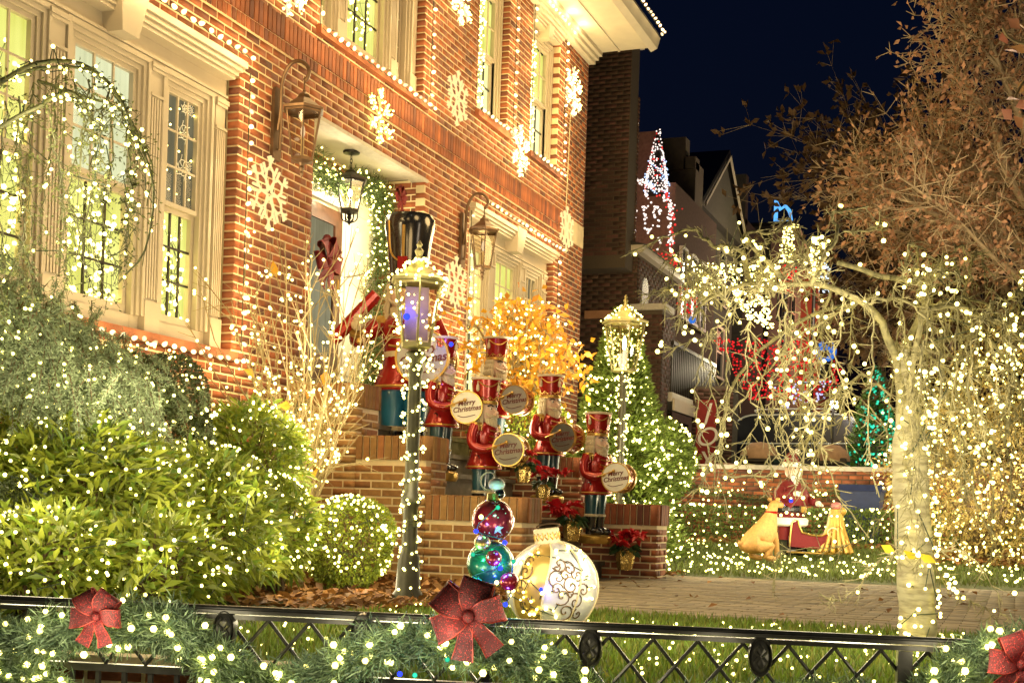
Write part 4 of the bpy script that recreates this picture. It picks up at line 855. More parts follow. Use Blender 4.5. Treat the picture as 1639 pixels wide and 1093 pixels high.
MB().ball((-.09, .03, 1.66+.17), .022, 10, 7).build('blue_bulb', mblue_m, pl); q = pl.location; lamp((q[0]-.10, q[1]+.03, 1.84), .9, (.08, .1, 1), .03); lamp((q[0]-.22, q[1]-.1, 2.1), 3.5, WHITE, .12); lamp((q[0]-.2, q[1]-.05, .8), 3, WHITE, .12)
q2 = PD(991, 800, 14.6); lamp_post((q2[0], q2[1], .1), 2.1, 'far lamp post smothered in mini lights beside the green lit conifer', False, .22, .52, nb=200)
b = PX(722, 551, 10.25); MB().ball((0, 0, 0), .02, 8, 6).build('blue_light', mblue_m); o = bpy.data.objects['blue_light']; o.location = tuple(b); tag(o, 'single blue bulb glowing at the hat of the middle near drummer', 'light bulb'); lamp(b+np.array([-.08, -.02, .0]), .8, (.05, .1, 1), .02)
# ================================================================ paths, lawns
pav_m = mat('paver', (.27, .215, .125), .8, var=.2, scale=14, bump=.25, obj=.25, island=True, tint=(.20, .155, .09))
# front walk: between the near lawn and the far lawn, running from the steps to the street
xa, xb = 7.75, 13.42
path = MB().prism([(xa, 3.3), (xa-.9, -9.), (14.6, -9.), (13.5, 3.55), (9.9, 3.66), (9.9, 3.3)][::-1], -.08, .004, 'Z').build('path', mat('path_joint', (.07, .05, .03), .9), None); path['kind'] = 'structure'
allp = []
for i, x in enumerate(np.arange(6.9, 14.2, .105)):
    for y0 in np.arange(-6.0, 3.6, .21):
        yy = y0+(.105 if i % 2 else 0); lo = xa+(3.3-yy)*(-.9/12.3)*-1*-1; hi = 13.5+(3.55-yy)*1.1/12.5
        if x-.05 < lo or x+.05 > hi or yy+.1 > (3.62 if x > 9.95 else 3.28): continue
        allp.append((x, yy, .010+random.uniform(-.002, .002)))
allp = np.array(allp); v = in_view(allp, 60); allp = allp[v]
o_ = np.argsort(np.linalg.norm(allp-EYE, axis=1)); pm = MB(); pm.b2(-.049, .049, -.101, .101, -.03, 0); po = pm.build('paver', pav_m); pme = po.data; bpy.data.objects.remove(po)
# keep singles where they show largest and are not behind the rail
for i in o_[:300]:
    q = bpy.data.objects.new('paver', pme); q.location = tuple(allp[i]); link(q, path)
R = allp[o_[300:]]; n = len(R)
if n:
    bx = np.array([(sx, sy, 0) for sx, sy in ((-.049, -.101), (.049, -.101), (.049, .101), (-.049, .101))]); V = np.concatenate([R[:, None, :]+bx[None], R[:, None, :]+bx[None]-[0, 0, .03]], 1)
    F = np.array([(0, 1, 2, 3), (0, 4, 5, 1), (1, 5, 6, 2), (2, 6, 7, 3), (3, 7, 4, 0)]); npmesh('paver_field', V, (np.arange(n)[:, None, None]*8+F[None]).reshape(-1, 4), pav_m, path, 'stuff')
grass_m = mat('grass_blade', (.12, .17, .03), .6, var=.3, obj=.4, island=True, tint=(.12, .11, .03), tintamt=.3, trans=.25)
gbright_m = mat('grass_bright', (.15, .24, .03), .6, var=.3, obj=.4, island=True, tint=(.26, .24, .05), tintamt=.4, trans=.3)
deadleaf_m = mat('dead_leaf', (.30, .14, .035), .7, var=.2, obj=.45, island=True, tint=(.13, .05, .02), tintamt=.5, trans=.15)
def ground_z(x, y): return np.where(x > 13.5, np.clip((x-13.5)*.075, 0, .34), 0.)
# far lawn slope
mb = MB(); mb.add([(13.5, 3.6, .006), (14.6, -9, .006), (18.1, -9, .34), (18.1, 5.8, .34), (13.6, 5.8, .01)], [(4, 3, 2, 1, 0)][0:1]); lw_ = mb.build('far_lawn', turf_m); lw_['kind'] = 'structure'
def grass(name, x0, x1, y0, y1, n, h, m, zf=ground_z, poly=None):
    P = np.stack([rng.uniform(x0, x1, n), rng.uniform(y0, y1, n), np.zeros(n)], 1)
    if poly is not None: P = P[poly(P)]
    P[:, 2] = zf(P[:, 0], P[:, 1]); P = P[in_view(P+[0, 0, .05], 60)]; n = len(P); D = np.stack([rng.normal(0, .35, n), rng.normal(0, .35, n), np.ones(n)], 1)
    o = leaves(name, P, D, h*rng.uniform(.5, 1.3, n), .010, m, None, 'stuff', fold=.1); return o
tag(grass('grass', 13.5, 18, -4, 5.7, 50000, .07, grass_m, poly=lambda P: P[:, 0] > 13.52+(3.6-P[:, 1])*1.1/12.6), 'short grass on the far lawn under net lights', 'grass')
MB().prism([tuple(FA+FU*-3-FN*.3), tuple(FB+FU*4-FN*.3), (xa-.75, -4.0), (xa-.02, 3.3), (8.6, 3.7), (8.0, 5.8), (4.5, 5.8)], -.05, -.0005, 'Z').build('near_lawn', turf_m)['kind'] = 'structure'
nl = lambda P: (P[:, 0] < xa-(3.3-P[:, 1])*.075) & ((P[:, :2]-FA)@(-FN) > .28) & (P[:, 1] < 3.4)
tag(grass('grass', 3.6, 8, -2, 3.6, 60000, .06, gbright_m, poly=nl), 'yellow green grass strip seen through the railing lattice', 'grass')
# dead leaves
def deadleaves(name, f, n, s, label):
    P = f(n); n = len(P); a = rng.uniform(0, 6.28, n); D = np.stack([np.cos(a), np.sin(a), rng.normal(.1, .35, n)], 1)
    o = leaves(name, P, D, s*rng.uniform(.6, 1.3, n), s*.6, deadleaf_m, None, 'stuff', up=[0, 0, 1]); tag(o, label, 'leaves')
deadleaves('fallen_leaves', lambda n: np.stack([rng.uniform(6.6, 9.7, n), rng.uniform(3.2, 5.8, n), rng.uniform(.005, .05, n)], 1), 3800, .085, 'brown fallen leaves covering the bed by the house')
deadleaves('fallen_leaves', lambda n: np.stack([rng.uniform(8, 13.4, n), rng.uniform(-3, 3.5, n), np.full(n, .016)], 1), 90, .07, 'few dry leaves scattered on the paved walk')
deadleaves('fallen_leaves', lambda n: (lambda x, y: np.stack([x, y, ground_z(x, y)+.03], 1))(rng.uniform(15.6, 17.3, n), rng.uniform(-3.2, .9, n)), 2600, .10, 'red brown leaf litter at the far bed beside the lawn')
deadleaves('fallen_leaves', lambda n: (lambda x, y: np.stack([x, y, ground_z(x, y)+.03], 1))(rng.uniform(17.1, 17.7, n), rng.uniform(-1, 5, n)), 900, .10, 'brown leaf line along the hedge foot')
deadleaves('fallen_leaves', lambda n: (lambda x, y: np.stack([x, y, np.full(n, .03)], 1))(rng.uniform(12.6, 13.7, n), rng.uniform(3.2, 3.9, n)), 60, .09, 'dry leaves gathered at the far parapet corner')

# ================================================================ light nets and bush lights
def light_mass(name, P, r, label, m=None, lamps=(), cat='string lights', group='mini light strings on the planting'):
    c = P.mean(0); t = thing(name, c, label, cat, group); P = P-c; blobs('bulb_cluster', P, r*rng.uniform(.8, 1.25, len(P)), m or mini_m, t)
    if len(P) > 4:
        A, B = P[:-1], P[1:]; k = np.linalg.norm(A-B, axis=1) < .25
        if k.sum() > 2: segs('wire', A[k], B[k], .003, .003, wire_m, t, 'stuff', 3)
    for (p, w) in lamps: lamp(p, w, WHITE, .15)
    return t
def ell_surface(c, rad, n, low=-.6, front=True):
    D = unit(rng.normal(size=(n*4, 3))); D = D[D[:, 2] > low]
    if front: D = D[(D @ (np.array([-.94, -.34, .05]))) > -.25]
    D = D[:n]; return np.array(c)+D*np.array(rad)
def bush(name, c, rad, n, L, Wd, m, label, cat='bush', group=None, inner=.5, stem=True, fold=.2, droop=.15, parts=0, lump=.22, low=-.9, part_m=None):
    """leafy shrub: leaves through an uneven ellipsoid shell, twigs inside"""
    t = thing(name, (c[0], c[1], max(0, c[2]-rad[2])), label, cat, group); base = np.array(t.location); c = np.array(c)-base; rad = np.array(rad)
    D = unit(rng.normal(size=(n*2, 3))); D = D[D[:, 2] > low][:n]; n = len(D)
    ph = rng.uniform(0, 6.28, (5, 3)); lum = sum(np.sin((D*(3+1.7*i)) @ unit(ph[i]-3)+ph[i, 0]) for i in range(5))/5
    rr = (inner+(1-inner)*rng.random(n)**.45)*(1+lump*lum); P = c+D*rad*rr[:, None]
    dirs = D+rng.normal(0, .55 if L < .09 else 1.0, (n, 3))+[0, 0, .25]
    if parts:
        dist = np.linalg.norm(P+base-EYE, axis=1)-2*(D @ np.array([-.94, -.34, .1])); vis = in_view(P+base, 0); order = [i for i in np.argsort(dist) if vis[i]]; sel = np.array(order[:min(len(order), parts*3)]); sel = rng.choice(sel, min(parts, len(sel)), replace=False)
        k = np.ones(n, bool); k[sel] = False
        me_o = leaves('leaf', np.zeros((1, 3)), np.array([[0, -1., 0]]), L*1.1, Wd*1.1, part_m or m, None, None, fold=fold, up=[0, 0, 5.], droop=droop); me = me_o.data; bpy.data.objects.remove(me_o)
        for i in sel:
            q = bpy.data.objects.new('leaf', me); q.location = tuple(P[i]); d = Vector(dirs[i]); q.rotation_euler = d.to_track_quat('-Y', 'Z').to_euler(); s = random.uniform(.75, 1.2); q.scale = (s, s, s); link(q, t)
        P, dirs = P[k], dirs[k]; n = len(P)
    leaves('foliage', P, dirs, L*rng.uniform(.35, 1.3, n), Wd*rng.uniform(.5, 1.2, n), m, t, 'stuff', fold=fold, droop=droop)
    if stem:
        k = rng.integers(0, n, 70); B = P[k]*[1, 1, 1]; A = np.array([c[0], c[1], -.02])*np.ones((70, 1))+rng.normal(0, .03, (70, 3))*[1, 1, 0]; Mid = A*.55+B*.45+[0, 0, .08]
        segs('stem', np.concatenate([A, Mid]), np.concatenate([Mid, B]), np.r_[np.full(70, .014), np.full(70, .008)], np.r_[np.full(70, .008), np.full(70, .003)], bark_m, t, 'stuff', n=4)
    return t
bark_m = mat('bark', (.12, .075, .035), .85, var=.3, scale=20, bump=.4)
pale_bark_m = mat('pale_twig', (.30, .22, .10), .7, var=.3, scale=20)
rhodo_m = mat('rhododendron_leaf', (.27, .30, .035), .42, var=.2, scale=6, obj=.4, island=True, tint=(.10, .18, .02), tintamt=.5, trans=.35)
box_m = mat('boxwood_leaf', (.075, .12, .02), .5, obj=.45, island=True, tint=(.035, .07, .015), tintamt=.5, trans=.2)
lime_m = mat('lime_leaf', (.30, .34, .03), .5, obj=.4, island=True, tint=(.10, .17, .02), tintamt=.5, trans=.3)
dkbox_m = mat('dark_leaf_small', (.045, .06, .02), .45, obj=.5, island=True, trans=.15)
cedar_m = mat('cedar_needle', (.25, .31, .17), .65, obj=.4, island=True, trans=.2)
yellow_m = mat('yellow_leaf', (.66, .36, .03), .55, obj=.3, island=True, tint=(.58, .22, .03), tintamt=.5, trans=.4)
pineg_m = mat('lit_conifer_leaf', (.13, .19, .03), .6, obj=.4, island=True, trans=.2)
# --- left bed, near shrubs (rhododendron mass)
bush('rhododendron', PD(150, 815, 7.2), (.62, .55, .50), 6500, .115, .028, rhodo_m, 'yellow green rhododendron with long leaves spilling over the railing', 'shrub', parts=190)
bush('rhododendron', PD(330, 840, 7.9), (.50, .45, .46), 5000, .11, .028, rhodo_m, 'bright rhododendron beside the bare trunk of the lit shrub', 'shrub', parts=90)
bush('rhododendron', PD(400, 730, 8.7), (.38, .34, .34), 3200, .10, .027, rhodo_m, 'upper rhododendron against the brick under the large window', 'shrub')
bush('rhododendron', PD(30, 720, 7.6), (.55, .5, .34), 3800, .115, .028, rhodo_m, 'rhododendron below the drooping cedar at the photo edge', 'shrub')
bush('rhododendron', PD(440, 850, 8.5), (.26, .24, .36), 2200, .10, .026, rhodo_m, 'slim rhododendron between the round lime bush and its bigger neighbour', 'shrub')
bush('boxwood', PD(35, 865, 6.6), (.26, .24, .34), 9000, .022, .016, dkbox_m, 'round dark boxwood in front of the rhododendrons', 'bush', inner=.75)
bush('boxwood', PD(235, 690, 8.2), (.40, .38, .52), 15000, .026, .019, dkbox_m, 'dark small leaved holly under the large window', 'bush', inner=.75)
bush('boxwood', PD(557, 872, 9.05), (.30, .29, .33), 12000, .024, .018, lime_m, 'round lime green boxwood beside the stoop wall', 'bush', inner=.8)
# --- drooping blue cedar (upper mass) : sheets of hanging needle sprays
def cedar(c0, label):
    t = thing('weeping_cedar', (5.6, 4.2, 0), label, 'conifer'); base = np.array(t.location); A = []; B = []; NP = []; ND = []
    spines = [(PD(-60, 400, 6.9), PD(40, 480, 7.0), PD(150, 560, 7.3), PD(230, 640, 7.6)), (PD(-60, 450, 6.8), PD(60, 560, 6.9), PD(170, 640, 7.2)), (PD(-60, 470, 6.7), PD(80, 560, 6.9), PD(200, 640, 7.2)), (PD(-60, 430, 7.2), PD(90, 500, 7.5), PD(220, 580, 7.9), PD(300, 650, 8.1)), (PD(-60, 500, 6.7), PD(30, 560, 6.8), PD(110, 620, 6.9))]
    for sp in spines:
        C = spline([p-base for p in sp], 24); A += list(C[:-1]); B += list(C[1:])
        for i in range(3, len(C)):
            for k in range(7):
                o = C[i]+rng.normal(0, .07, 3); d = unit(np.array([rng.normal(0, .5), rng.normal(0, .5), -1.0])); l = rng.uniform(.12, .34); A.append(o); B.append(o+d*l)
                m_ = 150; f = rng.random((m_, 1)); NP.append(o+d*l*f+rng.normal(0, .009, (m_, 3))); ND.append(unit(d*.7+rng.normal(0, .8, (m_, 3))))
    segs('branch', A, B, .0035, .0018, bark_m, t, 'stuff', n=3); NP = np.concatenate(NP); ND = np.concatenate(ND); leaves('needles', NP, ND, rng.uniform(.018, .038, len(NP)), .006, cedar_m, t); 
    k = rng.choice(len(NP), 240); return t, NP[k]+base
ct, cp = cedar(None, 'weeping blue green cedar with hanging needle sprays beneath the large window')
light_mass('light_string', cp+[-.05, -.03, 0], .011, 'mini lights scattered over the weeping cedar', lamps=[(PD(60, 540, 6.2), 6), (PD(200, 620, 6.8), 6), (PD(20, 660, 6.0), 5)])
bush('rhododendron', PD(70, 900, 6.3), (.40, .36, .26), 2300, .11, .028, rhodo_m, 'low rhododendron reaching the railing by the first red bow', 'shrub', parts=40)
bush('rhododendron', PD(240, 905, 6.6), (.42, .36, .24), 2400, .11, .028, rhodo_m, 'low rhododendron behind the garland between the bow and first medallion', 'shrub', parts=40)
# lights over shrub groups
P = np.concatenate([ell_surface(PD(150, 815, 7.2), (.66, .6, .55), 200), ell_surface(PD(330, 840, 7.9), (.54, .5, .5), 170), ell_surface(PD(30, 720, 7.6), (.5, .5, .34), 80), ell_surface(PD(70, 900, 6.3), (.42, .38, .28), 70), ell_surface(PD(240, 905, 6.6), (.44, .38, .26), 70)])
light_mass('light_string', P, .0115, 'mini lights strung through the rhododendrons', lamps=[(PD(120, 760, 6.1), 4), (PD(300, 800, 6.8), 4), (PD(60, 900, 5.7), 3), (PD(240, 900, 6.2), 3), (PD(400, 780, 7.6), 4)])
light_mass('light_string', np.concatenate([ell_surface(PD(400, 730, 8.7), (.4, .36, .36), 80), ell_surface(PD(440, 850, 8.5), (.28, .26, .38), 90)]), .0125, 'mini lights on the rhododendrons by the bare lit shrub', lamps=[(PD(440, 880, 7.9), 4)])
light_mass('light_string', ell_surface(PD(235, 690, 8.2), (.44, .42, .55), 120), .012, 'mini lights dotted on the dark holly', lamps=[(PD(260, 640, 7.5), 4)])
light_mass('light_string', ell_surface(PD(35, 865, 6.6), (.28, .26, .36), 30), .012, 'sparse mini lights on the round dark boxwood', lamps=[(PD(60, 800, 6.0), 4)])
light_mass('light_string', ell_surface(PD(557, 872, 9.05), (.32, .31, .35), 150), .0125, 'mini lights on the round lime green boxwood', lamps=[(PD(540, 830, 8.5), 4), (PD(590, 930, 8.6), 3), (PD(640, 850, 9.2), 4)])
# --- bare multi-stem shrub full of lights
def bare_shrub(base, label, px_pts, rad, n_st, spread, h, bulbs, leafn=10, m=None, seed=3, bsz=.0125):
    r = np.random.default_rng(seed); t = thing('bare_shrub', base, label, 'shrub'); A = []; B = []; RA = []; RB = []; tips = []; b0 = np.zeros(3); fork = np.array([0, 0, h*.22])
    A.append(b0); B.append(fork); RA.append(.034); RB.append(.028)
    for i in range(n_st):
        a = r.uniform(0, 6.28); s = r.uniform(.25, 1)*spread; end = np.array([math.cos(a)*s, math.sin(a)*s, h*(1.05-.38*(s/spread)**2*r.uniform(.4, 1))])
        mid = fork*.4+end*.6; mid[2] *= .86; mid[:2] *= .72; C = spline([fork*r.uniform(.6, 1), fork+(mid-fork)*.5+r.normal(0, .02, 3), mid+r.normal(0, .03, 3), end], 12)
        for k in range(len(C)-1): A.append(C[k]); B.append(C[k+1]); RA.append(.011*(1-k/len(C))+.002); RB.append(.011*(1-(k+1)/len(C))+.002); tips.append((C[k]+C[k+1])/2)
        for k in range(3, len(C)):
            for _ in range(1):
                d = unit(C[k]-C[k-1])+r.normal(0, .45, 3); d[2] += .25; d = unit(d); l = r.uniform(.12, .32)*h/1.6; e = C[k]+d*l; A.append(C[k]); B.append(e); RA.append(.005); RB.append(.002); tips.append(C[k]+d*l*.7); tips.append(e)
                for _ in range(2): d2 = unit(d+r.normal(0, .5, 3)); A.append(C[k]+d*l*.5); B.append(C[k]+d*l*.5+d2*l*.5); RA.append(.003); RB.append(.0015)
    segs('branch', A, B, RA, RB, m or pale_bark_m, t, n=5); tips = np.array(tips)
    if leafn:
        k = r.choice(len(tips), leafn); D = r.normal(size=(leafn, 3))-[0, 0, .6]; leaves('leaf_cluster', tips[k], D, .13, .07, yellow_m, t, 'stuff')
    k = r.choice(len(tips), bulbs); return t, tips[k]+np.array(base)+r.normal(0, .015, (bulbs, 3))
bb = PD(478, 945, 9.3); bb[2] = 0
bs, P = bare_shrub(bb, 'bare vase shaped shrub with pale stems wrapped in mini lights', None, None, 26, .74, 2.2, 600, 14)
light_mass('light_string', P, .0135, 'mini lights wrapped over the bare vase shaped shrub', lamps=[(bb+np.array([-.45, -.25, z]), w) for z, w in ((.7, 5), (1.2, 8), (1.7, 8), (2.1, 4))])
# --- yellow leaved magnolia before the far window
def magnolia(c, rad, label, nleaf=520, nl=520):
    t = thing('magnolia', (c[0], c[1], 0), label, 'tree'); b = np.array(t.location); c = np.array(c)-b; A = []; B = []; RA = []; RB = []; tips = []
    for i in range(26):
        D = unit(rng.normal(size=3)+[0, 0, .8]); e = c+D*np.array(rad)*rng.uniform(.6, 1); C = spline([np.array([0, 0, .3]), c*[1, 1, .62]+rng.normal(0, .08, 3), e*.7+c*.3, e], 10)
        for k in range(len(C)-1): A.append(C[k]); B.append(C[k+1]); RA.append(.025*(1-k/len(C))+.003); RB.append(.025*(1-(k+1)/len(C))+.003)
        for k in range(4, len(C)):
            for _ in range(4): d = unit(rng.normal(size=3)); e2 = C[k]+d*rng.uniform(.1, .3); A.append(C[k]); B.append(e2); RA.append(.004); RB.append(.002); tips.append(e2)
    segs('trunk', A, B, RA, RB, pale_bark_m, t, n=5); tips = np.array(tips); k = rng.choice(len(tips), nleaf); P = tips[k]+rng.normal(0, .05, (nleaf, 3)); D = rng.normal(size=(nleaf, 3))+[0, 0, -.3]
    me_o = leaves('leaf', np.zeros((1, 3)), np.array([[0, -1., 0]]), .14, .07, yellow_m, None, None, up=[0, 0, 5.], fold=.2); me = me_o.data; bpy.data.objects.remove(me_o)
    for i in range(220): q = bpy.data.objects.new('leaf', me); q.location = tuple(P[i]); q.rotation_euler = Vector(D[i]).to_track_quat('-Y', 'Z').to_euler(); s = random.uniform(.7, 1.15); q.scale = (s, s, s); link(q, t)
    leaves('foliage', P[220:], D[220:], .13*rng.uniform(.5, 1.1, nleaf-220), .06, yellow_m, t, 'stuff'); k = rng.choice(len(tips), nl); return t, tips[k]+b
mc = PD(835, 585, 13.6); mt, P = magnolia(mc, (.85, .72, .68), 'small magnolia with orange yellow leaves before the far ground floor window', nleaf=1500)
light_mass('light_string', P, .018, 'mini lights wound through the orange leaved magnolia', lamps=[(mc+np.array([-.7, -.4, .3]), 9), (mc+np.array([-.5, -.5, -.5]), 8), (mc+np.array([-.2, -.9, .1]), 8), (mc+np.array([.2, .6, .3]), 6)])
gb = bush('bush', PD(840, 690, 13.4), (.55, .5, .35), 4500, .07, .03, lime_m, 'low leafy bush glowing yellow behind the drummers', 'bush', low=-1); light_mass('light_string', ell_surface(PD(840, 690, 13.4), (.6, .5, .38), 90), .017, 'mini lights on the low bush behind the drummers', lamps=[(PD(840, 680, 12.7), 5)])
# --- green lit conifer behind the far parapet
def conifer(base, h, r0, n, label, m, L=.10, Wd=.03, up=.3):
    t = thing('conifer', base, label, 'conifer tree'); z = rng.random(n)**.8; a = rng.uniform(0, 6.28, n); rr = r0*(1-z)**.75*(.62+.38*rng.random(n)**.5)*(1+.16*np.sin(a*5+z*25)); P = np.stack([np.cos(a)*rr, np.sin(a)*rr, z*h], 1)
    D = np.stack([np.cos(a), np.sin(a), np.full(n, up)], 1)+rng.normal(0, .4, (n, 3)); leaves('foliage', P, D, L*rng.uniform(.6, 1.2, n), Wd, m, t, 'stuff'); MB().tube([(0, 0, -.05), (0, 0, h*.9)], [.06, .01], 8).build('trunk', bark_m, t); return t
def cone_lights(base, h, r0, n): z = rng.random(n)**.85; a = rng.uniform(2.2, 5.6, n); rr = r0*(1-z)**.75*1.03+.02; return np.array(base)+np.stack([np.cos(a)*rr, np.sin(a)*rr, z*h], 1)
cb = PD(985, 830, 15.2); cb[2] = .05
conifer(cb, 2.95, .78, 15000, 'cone shaped evergreen covered in mini lights behind the far lamp post', pineg_m)
light_mass('light_string', cone_lights(cb, 2.95, .78, 460), .0185, 'mini lights covering the cone shaped evergreen', lamps=[(cb+np.array([-1.1, -.2, z]), w) for z, w in ((.6, 9), (1.4, 9), (2.2, 6))])
b2c = PD(1050, 735, 15.4); bush('bush', b2c, (.55, .45, .50), 7000, .07, .03, pineg_m, 'rounded evergreen bush with mini lights beside the far lamp post', 'bush', low=-1)
light_mass('light_string', ell_surface(b2c, (.57, .47, .52), 130), .0185, 'mini lights on the rounded evergreen bush', lamps=[(b2c+np.array([-.9, -.4, .2]), 8)])
# --- lawn nets
def net(x0, x1, y0, y1, n, label, r, lamps=()):
    P = np.stack([rng.uniform(x0, x1, n), rng.uniform(y0, y1, n), np.zeros(n)], 1); P = P[P[:, 0] > 13.6+(3.6-P[:, 1])*1.1/12.6]; P[:, 2] = ground_z(P[:, 0], P[:, 1])+rng.uniform(.03, .08, len(P)); P = P[in_view(P, 20)]; light_mass('net_lights', P, r, label, lamps=lamps, group='net lights on the grass')
net(13.6, 15.6, -1.5, 5.0, 430, 'net of mini lights laid on the front of the far lawn', .0165, [((14.2, y, .6), 10) for y in (3.2, 2.2, 1.2, .2)])
net(15.6, 17.4, -2.5, 5.2, 230, 'net of mini lights laid on the back of the far lawn', .017, [((16.4, y, .9), 11) for y in (3.2, 1.8, .4)])
P = np.stack([rng.uniform(4.3, 7.4, 640), rng.uniform(-1.6, 3.3, 640), rng.uniform(.02, .06, 640)], 1); P = P[nl(P)]
light_mass('net_lights', P, .009, 'net of mini lights on the grass strip behind the railing', lamps=[((5.4, y, .5), 6.5) for y in (2.6, 1.6, .6, -.3)], group='net lights on the grass')
# --- clipped hedge
hedge_m = mat('hedge_leaf', (.10, .15, .025), .6, obj=.4, island=True, trans=.15)
def hedge(x0, x1, y0, y1, z0, z1, n, label):
    t = thing('hedge', ((x0+x1)/2, (y0+y1)/2, z0), label, 'hedge'); b = np.array(t.location); P = np.stack([rng.uniform(x0, x1, n), rng.uniform(y0, y1, n), rng.uniform(z0, z1, n)], 1); s = rng.random(n); P[s < .6, 0] = x0+rng.uniform(0, .05, (s < .6).sum()); P[(s > .6) & (s < .8), 2] = z1-rng.uniform(0, .04, ((s > .6) & (s < .8)).sum())
    leaves('foliage', P-b, rng.normal(size=(n, 3))+[-.5, 0, .3], .05*rng.uniform(.6, 1.3, n), .025, hedge_m, t, 'stuff'); k = 60; A = np.stack([rng.uniform(x0+.1, x1-.1, k), rng.uniform(y0, y1, k), np.full(k, z0)], 1)-b; segs('stem', A, A+[0, 0, (z1-z0)*.9], .012, .006, bark_m, t, 'stuff')
hedge(17.8, 18.4, -4.2, 5.2, .33, .80, 20000, 'clipped low hedge draped with lights in front of the low wall')
ny = np.arange(-4, 5.1, .24); P = np.array([(17.76+rng.normal(0, .02), y+rng.normal(0, .03), z) for y in np.arange(-4, 5.1, .17) for z in (.80, .80-rng.uniform(.08, .16), .80-rng.uniform(.2, .28), .80-rng.uniform(.34, .40))]); P = np.concatenate([P, np.stack([np.full(90, 17.85), rng.uniform(-4, 5, 90), np.full(90, .82)], 1)])
light_mass('light_string', P, .021, 'icicle mini lights draped over the clipped hedge', lamps=[((17.2, y, .95), 9) for y in (4, 2.6, 1.2, -.2)])
# ================================================================ railing, garlands, bows, ornaments
iron_m = mat('wrought_iron', (.055, .054, .048), .30, .4, var=.3, scale=30, coat=.2)
ZT = .27
def FP(px, py, off=0.):      # point of the fence plane (moved off toward the camera) seen at a photo pixel
    d = ray(px, py); P0 = np.array([*(FA+FN*off), 0]); n = np.array([FN[0], FN[1], 0]); return d*(np.dot(P0-EYE, n)/np.dot(d, n))+EYE
def fu(u, z, off=0.): return np.array([*(FA+FU*u+FN*off), z])
LEN = np.linalg.norm(FB-FA)
fence = thing('railing', fu(0, 0), 'black iron railing with a diamond lattice band along the yard front', 'railing'); fb = np.array(fence.location)
ang = math.atan2(FU[1], FU[0])
def fbox(u0, u1, z0, z1, t, off=0., name='rail', m=None, bev=False):
    c = fu((u0+u1)/2, (z0+z1)/2, off)-fb; mb = MB(); mb.box(c, (u1-u0, t, z1-z0), rz=ang); return mb.build(name, m or iron_m, fence)
mb = MB(); mb.box(fu(LEN/2, ZT-.008)-fb, (LEN+1.6, .052, .010), rz=ang); mb.box(fu(LEN/2, ZT-.025)-fb, (LEN+1.6, .034, .014), rz=ang); mb.tube([fu(-.8, ZT+.001)-fb, fu(LEN+.8, ZT-.001)-fb], .010, 8); mb.build('top_rail', iron_m, fence, smooth=True)
ZL = ZT-.205
fbox(-.8, LEN+.8, ZL-.012, ZL+.012, .03, name='lattice_rail'); fbox(-.8, LEN+.8, -.70, -.67, .035, name='bottom_rail')
k = 0; pit = .134; u = -.7; zt, zb = ZT-.034, ZL+.012
while u < LEN+.7:
    for (a, b, o) in ((zb, zt, .006), (zt, zb, -.006)):
        MB().tube([fu(u, a, o)-fb, fu(u+pit, b, o)-fb], .0062, 6).build('lattice_bar', iron_m, fence)
    u += pit
def medallion(px, py):
    c = FP(px, py, .014); mb = MB(); R = []
    U3 = np.array([FU[0], FU[1], 0]); N3 = np.array([FN[0], FN[1], 0]); n = 20
    for rr, h in ((.0, .012), (.62, .016), (.8, .006), (.92, .016), (1., .0), (1., -.02)): R.append([c-fb+U3*.037*rr*math.cos(2*math.pi*q/n)+np.array([0, 0, .062*rr*math.sin(2*math.pi*q/n)])+N3*h for q in range(n)])
    vs = [p for r_ in R for p in r_]; fs = [(i*n+q, i*n+(q+1) % n, (i+1)*n+(q+1) % n, (i+1)*n+q) for i in range(len(R)-1) for q in range(n)]; mb.add(vs, fs); o = mb.build('medallion', iron_m, fence, smooth=True)
    r2 = MB()
    for s in (-1, 1):
        for sz in (-1, 1): r2.tube(spline([c-fb+U3*.004*s+N3*.018, c-fb+U3*.018*s+N3*.022+np.array([0, 0, .018*sz]), c-fb+U3*.006*s+N3*.02+np.array([0, 0, .036*sz])], 8), .004, 5)
    r2.build('relief', iron_m, o)
for px, py in ((360, 1006), (580, 1012), (945, 1037), (1217, 1050), (1560, 1062)): medallion(px, py)
u = -.62
while u < LEN+.6: fbox(u-.007, u+.007, -.68, ZL-.012, .014, name='picket'); u += .088
for px in (1447, -120): c = FP(px, 1060); uu = np.dot(c[:2]-FA, FU); fbox(uu-.021, uu+.021, -.75, ZT-.034, .042, off=.002, name='post')
# low brick kerb of the bed behind the railing
kw = MB(); kb_c = fu(-.2, -.1, -.22); kw.box(kb_c, (2.4, .10, .36), rz=ang); kerb = kw.build('bed_edging', mortar_m); tag(kerb, 'low brown brick edging behind the railing pickets', 'edging wall')
lay(kerb, tuple(fu(-1.4, 0, -.165)), (FU[0], FU[1], 0), (FN[0], FN[1], 0), 2.4, -.28, .062, m=brick_m, d=.06, cap=60)

